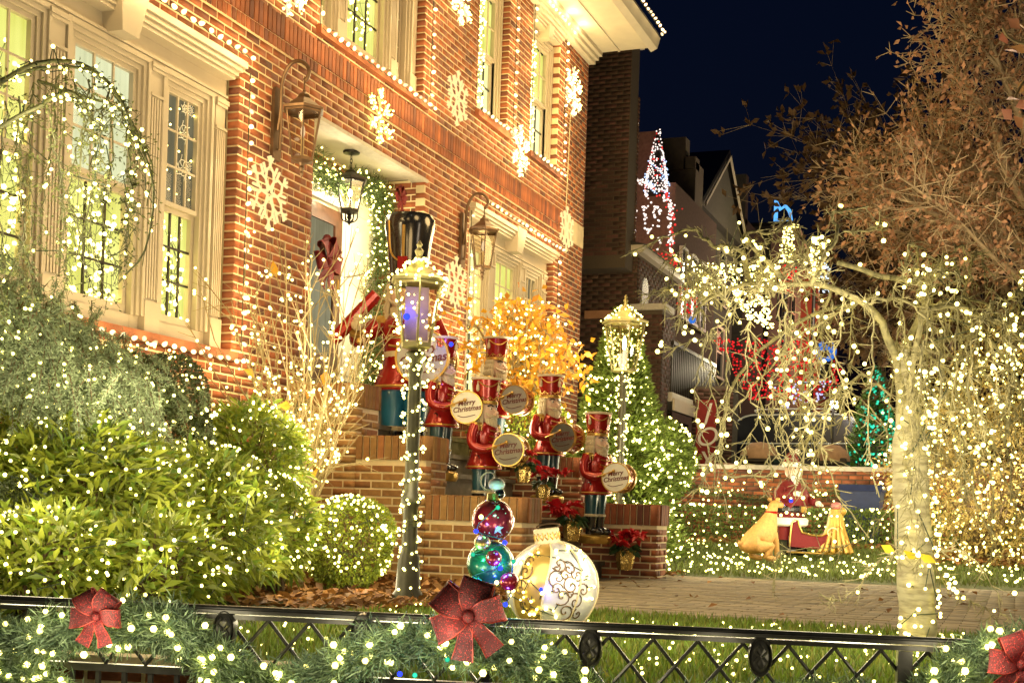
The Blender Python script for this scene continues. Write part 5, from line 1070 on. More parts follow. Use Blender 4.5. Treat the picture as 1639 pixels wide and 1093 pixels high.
# evergreen garland in swags, in front of the railing
gfront_m = mat('garland_front', (.22, .31, .17), .55, var=.3, scale=9, island=True, obj=.45, trans=.15, tint=(.05, .10, .06), tintamt=.6)
gpts = [(-80, 985), (30, 1000), (120, 985), (190, 975), (260, 990), (330, 1030), (380, 1085), (450, 1120), (520, 1090), (570, 1050), (650, 1020), (720, 1000), (800, 1020), (870, 1045), (950, 1085), (1030, 1120)]
gw = lambda L, off=.07: [FP(px, py, off) for px, py in L]
def front_garland(pts, label, n=15000, bulbs=60, r=.085):
    t = garland('garland', gw(pts), r, n, label, bulbs=bulbs, ln=.040, bs=.0135, m=gfront_m, group=None); return t
front_garland([(-80, 1010), (30, 1030), (110, 1010), (200, 1000), (270, 1005), (330, 1050), (400, 1095)], 'thick evergreen garland with mini lights around the first red bow', 21000, 62, .092)
front_garland([(420, 1110), (500, 1082), (570, 1052), (640, 1030), (720, 1030), (800, 1040), (850, 1058), (920, 1100), (980, 1150)], 'thick evergreen garland with mini lights under the ornament tower', 21000, 52, .085)
front_garland([(0, 1068), (60, 1085), (120, 1120)], 'loose garland end hanging low on the pickets', 2500, 16, .05)
front_garland([(1010, 1140), (1100, 1120), (1220, 1118), (1330, 1108), (1400, 1120)], 'thin garland line under the bare lattice stretch', 4000, 14, .05)
front_garland([(1480, 1120), (1530, 1075), (1580, 1045), (1640, 1040), (1720, 1060)], 'evergreen garland with mini lights at the last red bow', 8000, 30, .075)
sp = MB()
for (px, py, L) in ((680, 985, .13), (840, 1000, .10), (640, 990, .10), (1560, 1030, .09), (270, 950, .08), (1300, 1085, .06)):
    pass
for px, w in ((40, 1.5), (150, 1.5), (260, 1.5), (480, 1.2), (600, 1.6), (720, 1.5), (850, 1.5), (1560, 1.4), (1620, 1.2)):
    py = 1010 if px not in (480, 1560) else 1055; lamp(FP(px, py, .28), w*.9, WHITE, .10)
lamp(FP(1150, 1090, .3), .8, WHITE, .1)
RV = np.array([FU[0], FU[1], 0]); RN = np.array([FN[0], FN[1], 0])
bow(FP(158, 985, .20), .078, 'red velvet bow on the first garland by the rhododendrons', glit_m, RV, RN, group='red bows on the railing garland')
bow(FP(752, 985, .22), .105, 'large red glitter bow below the stacked ornament balls', glit_m, RV, RN, roll=.35, group='red bows on the railing garland')
bow(FP(1632, 1062, .20), .085, 'red velvet bow cut off by the photo edge at the last garland', glit_m, RV, RN, roll=-.2, group='red bows on the railing garland')
# stacked ornament tower on a plaid gift box
TB = FP(785, 960, -.30)
tw = thing('ornament_tower', (TB[0], TB[1], -.02), 'stack of a red and a green ornament ball with a white topper', 'ornament stack'); o3 = np.array(tw.location)
redball_m = mat('red_ball', (.40, .015, .02), .22, .3, var=.5, scale=40, coat=.8); greenball_m = mat('green_ball', (.03, .22, .09), .22, .3, var=.4, scale=30, coat=.8)
def zAt(py): return PD(785, py, proj(TB)[2][0])[2]
def ballat(px, py, rpx, m, name):
    D = proj(TB)[2][0]; c = PD(px, py, D)-o3; r = rpx/FPX*D; b = MB(); b.ball(c, r, 24, 16); q = b.build(name, m, tw, smooth=True)
    k = MB(); k.lathe([(r*.30, 0), (r*.32, r*.05), (r*.32, r*.30), (r*.25, r*.34), (.001, r*.34)], c+np.array([0, 0, r*.93]), 14); k.build('cap', gold_m, q); return q, c, r
qb, c, r = ballat(789, 832, 34, redball_m, 'red_ball')
for i in range(5):     # pale star on the ball front
    pass
stp = []
for i in range(10): a = math.pi/2+i*math.pi/5; rr = .020 if i % 2 == 0 else .009; stp.append((rr*math.cos(a), rr*math.sin(a)))
vd = unit(EYE-(c+o3)); ru = np.array([_r[0], _r[1], 0]); sc = c+unit(vd+ru*.28-np.array([0, 0, .45]))*r*1.0
MB().add([sc+vd*.004]+[sc+ru*a+np.array([0, 0, b])+vd*.001 for a, b in stp]+[sc+ru*a+np.array([0, 0, b])-vd*.008 for a, b in stp], [(0, 1+i, 1+(i+1) % 10) for i in range(10)]+[(1+i, 11+i, 11+(i+1) % 10, 1+(i+1) % 10) for i in range(10)]).build('star', cream_m, qb)
dsv = unit(rng.normal(size=(60, 3))); blobs('sparkle_dot', c+dsv*r*1.0, .0028, cream_m, qb)
qg, c2, r2 = ballat(785, 902, 38, greenball_m, 'green_ball'); D_s = proj(TB)[2][0]
for px, py, rp, m_, nm in ((772, 868, 13, gold_m, 'gold_ball'), (790, 893, 13, redball_m, 'small_red_ball'), (815, 930, 15, redball_m, 'small_red_ball'), (760, 935, 14, greenball_m, 'small_green_ball')):
    b_ = MB(); b_.ball(PD(px, py, D_s-.09)-o3, rp/FPX*D_s, 14, 10); b_.build(nm, m_, tw, smooth=True)
if True: pass; tp = PD(795, 775, proj(TB)[2][0])-o3
MB().ball(tp, .028, 14, 10, (1, 1, .8)).build('topper', white_m, tw, smooth=True); MB().ball(tp+np.array([.0, -.012, -.03]), .018, 10, 7).build('topper_base', black_m, tw, smooth=True)
MB().tube([tp+np.array([0, .03*math.cos(a)+.028, .03*math.sin(a)+.01]) for a in np.linspace(0, 6.28, 15)], .003, 5).build('hanging_loop', cream_m, tw)
MB().tube([(c2[0], c2[1], 0), (c2[0], c2[1], c2[2])], .02, 8).build('stem', dark_m, tw)
D = proj(TB)[2][0]
LM = []
for (px, py, m_, w, cl) in ((797, 812, mgreen_m, .25, (.1, 1, .6)), (762, 850, mblue_m, .2, (.1, .15, 1)), (808, 868, mblue_m, .25, (.05, .08, 1)), (757, 887, mgreen_m, .2, (.1, 1, .6)), (786, 890, mred_m, .0, (1, .1, .1)), (801, 909, mblue_m, .5, (.03, .05, 1)), (753, 929, mblue_m, .25, (.1, .1, 1)), (809, 967, mblue_m, .4, (.1, .1, 1)), (822, 898, mgreen_m, .2, (.1, 1, .6)), (795, 932, bulbw_m, 0, WHITE), (770, 827, bulbw_m, 0, WHITE), (640, 1078, mblue_m, .15, (.1, .2, 1)), (664, 1080, mgreen_m, .1, (.1, 1, .7)), (716, 1055, mgreen_m, .12, (.1, 1, .7))):
    p = PD(px, py, D-.10 if py < 1000 else D-.55); LM.append((p, m_)); 
    if w: lamp(p+unit(EYE-p)*.015, w*.9, cl, .010)
ct_ = thing('light_string', LM[0][0], 'coloured bulbs clipped around the stacked ornament balls', 'string lights'); cb_ = np.array(ct_.location)
for p, m_ in LM:
    b = MB(); b.ball((0, 0, 0), .0078, 10, 7); q = b.build('bulb', m_, ct_, smooth=True); q.location = tuple(p-cb_)
MB().tube(spline([p-cb_+[0, 0, .004] for p, _ in LM[:9]], 40), .002, 4).build('wire', wire_m, ct_)
gift = thing('gift_box', (TB[0], TB[1], -.30), 'red gift box with dark plaid ribbons carrying the ornament stack', 'gift box')
gbx = MB(); gbx.box((0, 0, .13), (.30, .30, .26), rz=ang); gbo = gbx.build('box', red_m, gift)
rb = MB()
for q in (-.10, .0, .10):
    for (du, dn) in ((1, 0), (0, 1)):
        pass
for q in (-.075, .075): rb.box((FU[0]*q, FU[1]*q, .131), (.03, .306, .266), rz=ang); rb.box((FN[0]*q, FN[1]*q, .1312), (.3064, .03, .2664), rz=ang)
for z in (.07, .19): rb.box((0, 0, z), (.3056, .3056, .03), rz=ang)
rb.build('plaid_ribbon', dark_m, gift); lamp(FP(740, 1060, .05)+np.array([0, 0, .0]), .25, WHITE, .05)

# giant ornament ball on the walk edge
gp = PD(884, 940, 6.6); R_ = 74/FPX*6.6
go = thing('giant_ornament', gp, 'giant pearl and gold ornament ball with scrollwork standing by the steps', 'giant ornament')
pearl_m = mat('pearl', (.62, .60, .68), .3, .15, var=.06, coat=.5); goldp_m = mat('gold_panel', (.55, .36, .10), .3, .55, var=.15, scale=10, coat=.4)
tilt = Matrix.Rotation(math.radians(-8), 4, Vector((_f[0], _f[1], 0)))
# gores: alternating pearl and gold panels
ng = 8; n1 = 12
vdir = math.atan2(-gp[1], -gp[0])
for g in range(ng):
    mb = MB(); vs = []; a0 = vdir-.95+2*math.pi*g/ng; 
    for i in range(n1+1):
        th = math.pi*i/n1*.999+.0005
        for j in range(6):
            tw_ = .35*math.cos(th); a = a0+2*math.pi/ng*j/5+tw_; vs.append(tilt @ Vector((R_*math.sin(th)*math.cos(a), R_*math.sin(th)*math.sin(a), R_*math.cos(th))))
    mb.add(vs, [(i*6+j, (i+1)*6+j, (i+1)*6+j+1, i*6+j+1) for i in range(n1) for j in range(5)]); mb.build('panel', goldp_m if g in (0, 3, 6) else pearl_m, go, smooth=True)
    sm = MB(); sm.tube([tilt @ Vector((R_*1.006*math.sin(th)*math.cos(a0+.35*math.cos(th)), R_*1.006*math.sin(th)*math.sin(a0+.35*math.cos(th)), R_*1.006*math.cos(th))) for th in np.linspace(.2, 2.9, 22)], .0055, 5); sm.build('seam_braid', cream_m, go)
def on_ball(lon, lat, k=1.008): a = vdir+lon; return tilt @ Vector((R_*k*math.cos(lat)*math.cos(a), R_*k*math.cos(lat)*math.sin(a), R_*k*math.sin(lat)))
sc_ = MB()
def scroll(lon, lat, s, a, turns=1.3, fl=1):
    pts = []
    for q in np.linspace(0, 1, 16):
        r0 = s*(1-q)**.9; an = a+fl*q*turns*2*math.pi; pts.append(on_ball(lon+r0*math.cos(an), lat+r0*math.sin(an)))
    sc_.tube(pts, .0032, 5)
rs = np.random.default_rng(5)
for (lo, la, s, a, f) in ((.25, .55, .2, 3.5, 1), (.45, .42, .18, 2.0, -1), (.15, .25, .22, 4.2, -1), (.42, .05, .2, 1.2, 1), (.2, -.15, .2, 3.9, 1), (.5, -.3, .2, 2.1, -1), (.25, -.5, .22, 4.4, 1), (.1, .02, .14, 0, 1), (.62, .25, .16, 2.4, 1), (.7, -.08, .16, 2.4, -1), (.33, .28, .12, 1, 1), (.6, -.6, .15, 2, 1), (-.62, .45, .2, .5, -1), (-.75, .1, .2, .5, 1), (-.7, -.25, .2, .8, -1), (-.6, .7, .15, 0, 1)): scroll(lo, la, s, a, 1.3, f)
for (lo, la) in ((.38, -.12), (.18, .45)):
    sc_.tube([on_ball(lo+.07*math.sin(q)**3, la+.07*(.81*math.cos(q)-.31*math.cos(2*q)-.12*math.cos(3*q))) for q in np.linspace(0, 6.28, 20)], .0032, 5)
sc_.build('scrollwork', bronze_m, go)
cpm = MB(); cpm.lathe([(R_*.26, R_*.93), (R_*.28, R_*.97), (R_*.28, R_*1.27), (R_*.26, R_*1.29), (.001, R_*1.29)], n=20); cpm.v = [tuple(tilt @ Vector(v)) for v in cpm.v]; cp_ = cpm.build('cap', cream_m, go, smooth=True)
for k in range(7):
    a = vdir-1.2+2.4*k/6; pts = [tilt @ Vector((R_*.286*math.cos(a+.14*math.sin(q)), R_*.286*math.sin(a+.14*math.sin(q)), R_*(1.12+.09*math.cos(q)*(1 if q < 3.2 else .5)))) for q in np.linspace(.5, 5.8, 10)]; MB().tube(pts, .003, 4).build('cap_scroll', gold_m, cp_)
lp_ = MB(); lp_.tube([tilt @ Vector((R_*(.05+.26*math.cos(q))*_r[0], R_*(.05+.26*math.cos(q))*_r[1], R_*(1.33+.05*math.sin(q)))) for q in np.linspace(0, 6.28, 20)], .0045, 6); lp_.build('hanging_loop', bronze_m, go)
MB().lathe([(R_*.4, -R_*1.02), (R_*.42, -R_*.96), (R_*.36, -R_*.90)], n=20).build('foot_ring', gold_m, go)
lo = rng.uniform(-1.2, 1.2, 46); la = np.arcsin(rng.uniform(-.75, .85, 46)); light_mass('light_string', np.array([np.array(on_ball(a, b, 1.04)) for a, b in zip(lo, la)])+gp, .0095, 'mini lights netted over the giant ornament', lamps=[(gp+np.array([-.36, .0, .2]), 1.6), (gp+np.array([-.28, -.28, .1]), 1.8), (gp+np.array([.15, -.4, .35]), 4)])
b = MB(); b.ball((0, 0, 0), .010, 8, 6); q = b.build('blue_light', mblue_m); p = PD(866, 943, 6.32); q.location = tuple(p); tag(q, 'tiny blue bulb on the gold panel of the giant ornament', 'light bulb'); lamp(p, .25, (.1, .1, 1), .02)

# ---- drooping lit branches across the upper window (tree standing beside the photo edge)
def strand_tree(name, loc, main, label, cat, hangs, depth, lw, seed, bm, twig=.10, bulbs=150, bs=.015, leafm=None, nd=.14, kink=.010):
    r = np.random.default_rng(seed); t = thing(name, loc, label, cat); b = np.array(t.location); A = []; B = []; RA = []; RB = []; tips = []
    def poly(C, r0, r1, tw=2, tl=twig, tp=True):
        for k in range(len(C)-1):
            f0, f1 = k/(len(C)-1), (k+1)/(len(C)-1); A.append(C[k]); B.append(C[k+1]); RA.append(r0+(r1-r0)*f0); RB.append(r0+(r1-r0)*f1)
            if tp: tips.append(C[k])
            for _ in range(r.poisson(tw)):
                d = unit(unit(C[k+1]-C[k])+r.normal(0, .7, 3)-[0, 0, .2]); l = tl*r.uniform(.3, 1.2); e = C[k]+d*l; A.append(C[k]); B.append(e); RA.append(.0026); RB.append(.001); tips.append(e)
                if r.random() < .6: d2 = unit(d+r.normal(0, .7, 3)); A.append(C[k]+d*l*.6); B.append(C[k]+d*l*.6+d2*l*.5); RA.append(.0022); RB.append(.001)
    for (pts, r0, r1, dd) in main:
        C = spline([PD(x, y, depth+dd+r.normal(0, .05))-b for x, y in pts], 30); C[1:-1] += np.cumsum(r.normal(0, kink, (len(C)-2, 3)), 0)*np.sin(np.linspace(0, math.pi, len(C)-2))[:, None]; poly(C, r0, r1, 1.1)
    for (pts, r0, r1, dd) in hangs:
        dd = dd+r.normal(0, nd); C = spline([PD(x+r.normal(0, 4), y+r.normal(0, 4), depth+dd+.05*i*r.normal())-b for i, (x, y) in enumerate(pts)], 26); C[1:-1] += r.normal(0, .007, (len(C)-2, 3))+np.cumsum(r.normal(0, .006, (len(C)-2, 3)), 0)*np.sin(np.linspace(0, math.pi, len(C)-2))[:, None]; poly(C, r0*.8, r1*.8, 1.7)
    segs('branch', A, B, RA, RB, lw, t, n=5); tips = np.array(tips); k = r.choice(len(tips), bulbs); return t, tips[k]+b+r.normal(0, .012, (bulbs, 3)), tips+b
dkb_m = mat('dark_branch', (.11, .11, .045), .7, var=.3, scale=30)
hl = []
for (x0, y0, x1, y1) in ((30, 150, 20, 440), (60, 130, 50, 500), (90, 120, 70, 400), (105, 140, 95, 520), (140, 130, 150, 470), (150, 150, 175, 480), (175, 140, 160, 330), (195, 170, 205, 420), (205, 190, 215, 360), (10, 160, -10, 520), (120, 125, 125, 360), (75, 170, 110, 470), (45, 160, 35, 350), (165, 150, 190, 440)):
    xm = (x0+x1)/2+random.uniform(-14, 14); hl.append(([(x0, y0), (xm, y0+(y1-y0)*.35), (xm+random.uniform(-10, 10), y0+(y1-y0)*.7), (x1, y1)], .006, .002, 0))
main = [([(-80, 200), (0, 135), (60, 105), (130, 105), (185, 150), (215, 215), (245, 300), (232, 400), (190, 450)], .013, .004, 0), ([(-60, 170), (20, 120), (110, 110), (170, 130), (205, 200), (212, 290), (200, 390)], .010, .003, .1), ([(-60, 240), (40, 180), (110, 150), (150, 200), (150, 300), (120, 420)], .012, .003, -.1), ([(60, 130), (130, 150), (190, 170), (240, 260), (235, 330)], .009, .003, .15)]
wt, P, tips = strand_tree('weeping_tree', PD(-250, 900, 6.3)*[1, 1, 0], main, 'arching weeping branches wrapped in white lights hanging before the large window', 'tree', hl, 6.3, dkb_m, 21, None, .09, 70, kink=.003)
P2 = tips[np.random.default_rng(4).choice(len(tips), 40)]
for pts_, _a, _b, dd in main[:3]:
    Cq = spline([PD(x, y, 6.28+dd) for x, y in pts_], 40)[6:34]; P2 = np.concatenate([P2, Cq+rng.normal(0, .022, Cq.shape)])
light_mass('light_string', np.concatenate([P, P2]), .0115, 'white lights tangled along the arching weeping branches', lamps=[(PD(60, 200, 6.0), 5), (PD(150, 280, 6.1), 4), (PD(60, 380, 6.1), 4)])
D = rng.normal(size=(2600, 3)); k = rng.integers(0, len(tips), 2600); q = leaves('bud_cluster', tips[k]-np.array(wt.location)+rng.normal(0, .015, (2600, 3)), D, .022, .010, mat('moss_bud', (.12, .14, .03), .6, obj=.3, island=True), wt, 'stuff')
trk = MB(); b = np.array(wt.location); trk.tube(spline([np.array([0, 0, -.1]), PD(-220, 500, 6.3)-b, PD(-160, 300, 6.3)-b, PD(-80, 200, 6.3)-b], 16), list(np.linspace(.07, .022, len(spline([(0, 0, 0)]*4, 16)))), 10); trk.build('trunk', bark_m, wt, smooth=True)

# ---- weeping birch on the lawn strip
def birch_mat():
    m = bpy.data.materials.new('birch_bark'); m.use_nodes = True; n = m.node_tree; L = n.links.new; p = n.nodes['Principled BSDF']; p.inputs['Roughness'].default_value = .75
    tc = n.nodes.new('ShaderNodeTexCoord'); mp = n.nodes.new('ShaderNodeMapping'); mp.inputs['Scale'].default_value = (10, 10, 42); L(tc.outputs['Object'], mp.inputs[0]); no = n.nodes.new('ShaderNodeTexNoise'); no.inputs['Scale'].default_value = 1.; no.inputs['Detail'].default_value = 7; L(mp.outputs[0], no.inputs[0])
    cr = n.nodes.new('ShaderNodeValToRGB'); e = cr.color_ramp.elements; e[0].position = .36; e[0].color = (.20, .17, .10, 1); e[1].position = .55; e[1].color = (.34, .31, .20, 1); L(no.outputs['Fac'], cr.inputs[0]); L(cr.outputs[0], p.inputs['Base Color'])
    b = n.nodes.new('ShaderNodeBump'); b.inputs['Strength'].default_value = .5; b.inputs['Distance'].default_value = .01; L(no.outputs['Fac'], b.inputs['Height']); L(b.outputs[0], p.inputs['Normal']); return m
birch_m = birch_mat(); BD = 6.05
limb_m = mat('limb_bark', (.25, .22, .11), .75, var=.6, scale=30, bump=.5, bscale=40)
mains = [([(1455, 720), (1440, 640), (1420, 560), (1400, 505), (1340, 458), (1270, 445), (1190, 452), (1130, 480), (1108, 512)], .026, .006, 0), ([(1300, 452), (1320, 415), (1350, 370), (1352, 345), (1390, 330)], .014, .004, -.1), ([(1458, 700), (1445, 580), (1455, 480), (1440, 440), (1400, 435), (1340, 420)], .020, .012, .15), ([(1462, 690), (1456, 600), (1475, 510), (1520, 490), (1560, 500), (1610, 520), (1650, 560)], .017, .006, -.1),
 ([(1200, 452), (1180, 400), (1140, 395), (1090, 365), (1050, 375), (1000, 410)], .014, .003, .1), ([(1250, 445), (1225, 400), (1215, 375), (1250, 365), (1285, 362)], .014, .003, 0), ([(1350, 370), (1400, 368), (1408, 360)], .007, .002, 0), ([(1430, 600), (1500, 560), (1560, 560), (1610, 610), (1640, 680)], .015, .006, .2)]
H = []
def arc(pts, r0=.009, r1=.003, dd=0.): H.append((pts, r0, r1, dd))
arc([(1400, 470), (1300, 505), (1210, 560), (1160, 630), (1148, 700), (1165, 745), (1200, 765), (1230, 770)], .014, .004)
arc([(1390, 480), (1310, 520), (1230, 590), (1170, 640), (1150, 690), (1160, 740)], .008)
arc([(1395, 490), (1450, 480), (1490, 540), (1500, 640), (1498, 760), (1510, 860)], .010)
arc([(1360, 470), (1400, 500), (1405, 600), (1400, 700), (1410, 800)], .007)
arc([(1330, 460), (1310, 540), (1302, 640), (1300, 740), (1290, 830)], .007)
arc([(1250, 450), (1265, 520), (1270, 600), (1265, 690), (1272, 740)], .005)
arc([(1280, 450), (1295, 530), (1280, 640), (1310, 720), (1300, 800)], .006)
arc([(1190, 455), (1165, 500), (1120, 545), (1060, 560), (1040, 550)][:4], .006)
arc([(1110, 470), (1080, 470), (1040, 478)], .004); arc([(1150, 450), (1100, 420), (1060, 425)], .004)
arc([(1480, 500), (1530, 480), (1580, 500), (1620, 560), (1650, 640)], .012)
arc([(1490, 560), (1560, 590), (1600, 660), (1620, 760), (1630, 860)], .009)
arc([(1470, 560), (1530, 600), (1560, 680), (1580, 780), (1600, 880)], .008)
arc([(1450, 600), (1480, 640), (1475, 740), (1480, 840), (1470, 940)], .007)
arc([(1430, 640), (1380, 600), (1330, 640), (1320, 720), (1340, 800), (1390, 870)], .009)
arc([(1430, 700), (1360, 640), (1290, 720), (1270, 790)], .006)
arc([(1470, 640), (1540, 700), (1560, 800), (1580, 870), (1560, 940)], .007)
arc([(1500, 620), (1580, 700), (1630, 800), (1650, 880)], .007)
arc([(1440, 780), (1400, 850), (1350, 890), (1250, 890), (1240, 960)], .004, .0015)
arc([(1460, 850), (1520, 930), (1580, 960), (1600, 1010)], .005, .0015); arc([(1455, 870), (1400, 900), (1360, 960), (1330, 965)], .004, .0015)
arc([(1480, 880), (1540, 900), (1600, 990), (1640, 1020)], .004, .0015)
for _ in range(8):
    x = random.uniform(1425, 1490); l = random.uniform(220, 420); arc([(x, 545), (x+random.uniform(-15, 15), 545+l*.4), (x+random.uniform(-20, 20), 545+l*.75), (x+random.uniform(-25, 25), 545+l)], .005, .0015, -.18)
for _ in range(34):      # short upper twigs that arch over
    x = random.uniform(1080, 1640); y = 470-60*math.exp(-((x-1300)/150)**2)+random.uniform(-10, 60); s = 1 if x > 1380 else -1; w_ = random.uniform(30, 90)
    arc([(x, y), (x+s*w_*.3, y-random.uniform(15, 55)), (x+s*w_*.75, y-random.uniform(10, 45)), (x+s*w_, y+random.uniform(0, 50))], .006, .002)
for _ in range(46):
    x = random.uniform(1430, 1645) if _ % 3 else random.uniform(1120, 1400); y = 460+abs(x-1420)*.25; l = random.uniform(140, 330); arc([(x, y), (x+random.uniform(-20, 20), y+l*.4), (x+random.uniform(-25, 25), y+l*.75), (x+random.uniform(-30, 30), y+l)], .005, .0015)
for _ in range(2):
    x = random.uniform(1240, 1390); y = 640+random.uniform(-40, 60); arc([(x, y), (x+random.uniform(-40, 40), y+40), (x+random.uniform(-70, 50), y+90), (x+random.uniform(-40, 60), y+130)], .005, .0015)
bt, P, tips = strand_tree('weeping_birch', np.array([6.40, .42, 0]), mains, 'weeping birch with pale trunk and drooping bare strands hung with warm white bulbs', 'tree', H, BD, limb_m, 33, None, .085, 480, nd=.2)
b = np.array(bt.location); tc_ = [PD(x, y, BD)-b for x, y in ((1470, 1062), (1468, 980), (1462, 860), (1456, 740), (1455, 640), (1448, 560))]; tc_[0][2] = -.02
C = spline(tc_, 30); trk = MB(); trk.tube(C, [(.100 if i < 2 else .086)*(1-.12*i/len(C))*(1+.05*math.sin(i*1.7))*min(1, .22+.07*(len(C)-1-i)) for i in range(len(C))], 18); trk.build('trunk', birch_m, bt, smooth=True)
kk = rng.integers(2, len(C)-3, 70); aa = rng.uniform(2.4, 5.2, 70); P = np.concatenate([P, C[kk]+b+np.stack([np.cos(aa)*.112, np.sin(aa)*.112, rng.uniform(-.03, .03, 70)], 1)])
light_mass('light_string', P, .0125, 'warm white bulbs dotted along the weeping birch strands', bulbw_m, lamps=[(PD(x, y, BD-.35), w) for x, y, w in ((1250, 520, 3.5), (1350, 700, 3.), (1200, 470, 2.2), (1330, 470, 2.5), (1420, 440, 1.5), (1340, 640, 2.2), (1550, 700, 2.5), (1330, 820, 2.0), (1560, 880, 2.0), (1360, 950, 1.2), (1580, 600, 2.2), (1260, 640, 1.8))])
lemon_m = mat('lemon_leaf', (.75, .58, .04), .5, var=.15, trans=.35)
for (px, py, l, d) in ((1410, 872, .10, -.2), (1445, 880, .12, -.25), (1468, 885, .13, -.2)):
    q = leaves('leaf', np.zeros((1, 3)), np.array([[.3, -.8, -.4]]), l*.75, .045, lemon_m, None, None, fold=.15); q.location = tuple(PD(px, py, BD+d)-b); q.parent = bt
# ================================================================ far lawn figures, low wall, car, neighbours
tan_m = mat('tan_fur', (.38, .20, .05), .7, var=.25, scale=25, bump=.5, bscale=60); tan2_m = mat('golden_resin', (.48, .28, .05), .45, .2, var=.25, scale=18)
def skin_body(name, joints, edges, m, parent, sub=2):
    me = bpy.data.meshes.new(name); me.from_pydata([j[:3] for j in joints], edges, []); o = link(bpy.data.objects.new(name, me), parent)
    s = o.modifiers.new('skin', 'SKIN'); s.use_smooth_shade = True
    for i, j in enumerate(joints): r = j[3]; me.skin_vertices[0].data[i].radius = (r, j[4] if len(j) > 4 else r)
    me.skin_vertices[0].data[0].use_root = True
    q = o.modifiers.new('sub', 'SUBSURF'); q.levels = q.render_levels = sub
    dg = bpy.context.evaluated_depsgraph_get(); dg.update(); m2 = bpy.data.meshes.new_from_object(o.evaluated_get(dg)); o.modifiers.clear(); o.data = m2; m2.materials.clear(); m2.materials.append(m); m2.shade_smooth(); return o
# seated reindeer: local front is -Y (turned away to the sleigh), sits on haunches
def deer(p, s, rz, label, m, group='reindeer figures by the sleigh'):
    t = thing('reindeer_figure', p, label, 'reindeer figure', group, rz, s)
    J = [(0, .22, .22, .21), (0, .10, .36, .20), (0, -.04, .52, .17), (0, -.10, .66, .105), (0, -.13, .80, .085), (0, -.17, .88, .085), (0, -.28, .85, .05), (0, -.33, .83, .042),
         (.15, .20, .20, .11), (.20, -.02, .24, .075), (.18, .12, .06, .05), (.17, -.10, .03, .045), (-.15, .20, .20, .11), (-.20, -.02, .24, .075), (-.18, .12, .06, .05), (-.17, -.10, .03, .045),
         (.09, -.10, .44, .07), (.09, -.16, .24, .045), (.09, -.19, .03, .04), (-.09, -.10, .44, .07), (-.09, -.16, .24, .045), (-.09, -.19, .03, .04), (0, .40, .20, .05), (0, .46, .28, .03)]
    E = [(0, 1), (1, 2), (2, 3), (3, 4), (4, 5), (5, 6), (6, 7), (0, 8), (8, 9), (9, 10), (10, 11), (0, 12), (12, 13), (13, 14), (14, 15), (2, 16), (16, 17), (17, 18), (2, 19), (19, 20), (20, 21), (0, 22), (22, 23)]
    skin_body('body', J, E, m, t)
    MB().lathe([(.092, -.02), (.105, 0), (.092, .02)], (0, -.115, .73), 14).build('collar', red_m, t, smooth=True)
    for sx in (-1, 1):
        MB().ball((sx*.10, -.15, .93), .045, 10, 7, (1.2, .5, .7)).build('ear', m, t, smooth=True); MB().ball((sx*.055, -.235, .90), .012, 8, 6).build('eye', black_m, t)
        a = MB(); a.tube(spline([(sx*.05, -.14, .95), (sx*.10, -.10, 1.06), (sx*.17, -.12, 1.16), (sx*.15, -.16, 1.24)], 10), .014, 6); a.tube([(sx*.10, -.10, 1.06), (sx*.08, -.18, 1.13)], .011, 5); a.tube([(sx*.15, -.11, 1.12), (sx*.22, -.13, 1.20)], .010, 5); a.build('antler', bark_m, t)
    MB().ball((0, -.335, .835), .026, 8, 6).build('nose', black_m, t, smooth=True); return t
d0 = PD(1222, 897, 14.6); deer(d0, .74, .8, 'tan seated reindeer figure with a red collar on the lit lawn', tan_m)
d1 = PD(1336, 884, 15.2); 
gd = thing('sleigh_runner_figure', d1, 'golden fluted drape stand with rose knob beside the red sleigh', 'lawn figure', None, 0, 1)
mb = MB()
for k in range(14):
    a = 2*math.pi*k/14; mb.tube(spline([(.05*math.cos(a), .05*math.sin(a), .50), (.08*math.cos(a), .08*math.sin(a), .30), (.17*math.cos(a), .17*math.sin(a), .05), (.20*math.cos(a), .20*math.sin(a), .0)], 8), [.02]*8+[.035]*(len(spline([(0, 0, 0)]*4, 8))-8) if False else .026, 6)
mb.build('fluted_drape', tan2_m, gd, smooth=True); MB().ball((0, 0, .54), .06, 12, 8, (1, 1, .8)).build('knob', mat('rose_paint', (.45, .16, .16), .5), gd, smooth=True); MB().ball((.0, -.07, .48), .05, 10, 7).build('scroll', tan2_m, gd, smooth=True)
# bearded figure in red suit
s0 = PD(1262, 888, 15.4)
st = thing('bearded_figure', s0, 'bearded statue in a red suit and belt standing behind the seated reindeer', 'lawn statue', None, -.5, 1.0)
J = [(0, 0, .40, .17), (0, 0, .62, .19), (0, 0, .80, .13), (0, 0, .90, .06), (.09, 0, .36, .09), (.10, -.01, .20, .07), (.10, -.02, .06, .06), (-.09, 0, .36, .09), (-.10, -.01, .20, .07), (-.10, -.02, .06, .06), (.17, 0, .78, .07), (.25, -.06, .66, .06), (.22, -.20, .62, .05), (-.17, 0, .78, .07), (-.25, -.06, .68, .06), (-.20, -.20, .72, .05)]
skin_body('suit', J, [(0, 1), (1, 2), (2, 3), (0, 4), (4, 5), (5, 6), (0, 7), (7, 8), (8, 9), (2, 10), (10, 11), (11, 12), (2, 13), (13, 14), (14, 15)], redfab_m, st)
MB().lathe([(.185, .50), (.20, .52), (.20, .56), (.185, .58)], n=18).build('belt', black_m, st); MB().box((0, -.20, .54), (.08, .02, .07)).build('buckle', gold_m, st)
MB().lathe([(.19, .34), (.215, .36), (.215, .42), (.19, .44)], n=18).build('coat_trim', white_m, st, smooth=True)
MB().ball((0, -.01, .99), .085, 14, 10, (.95, 1, 1.1)).build('head', skin_m, st, smooth=True)
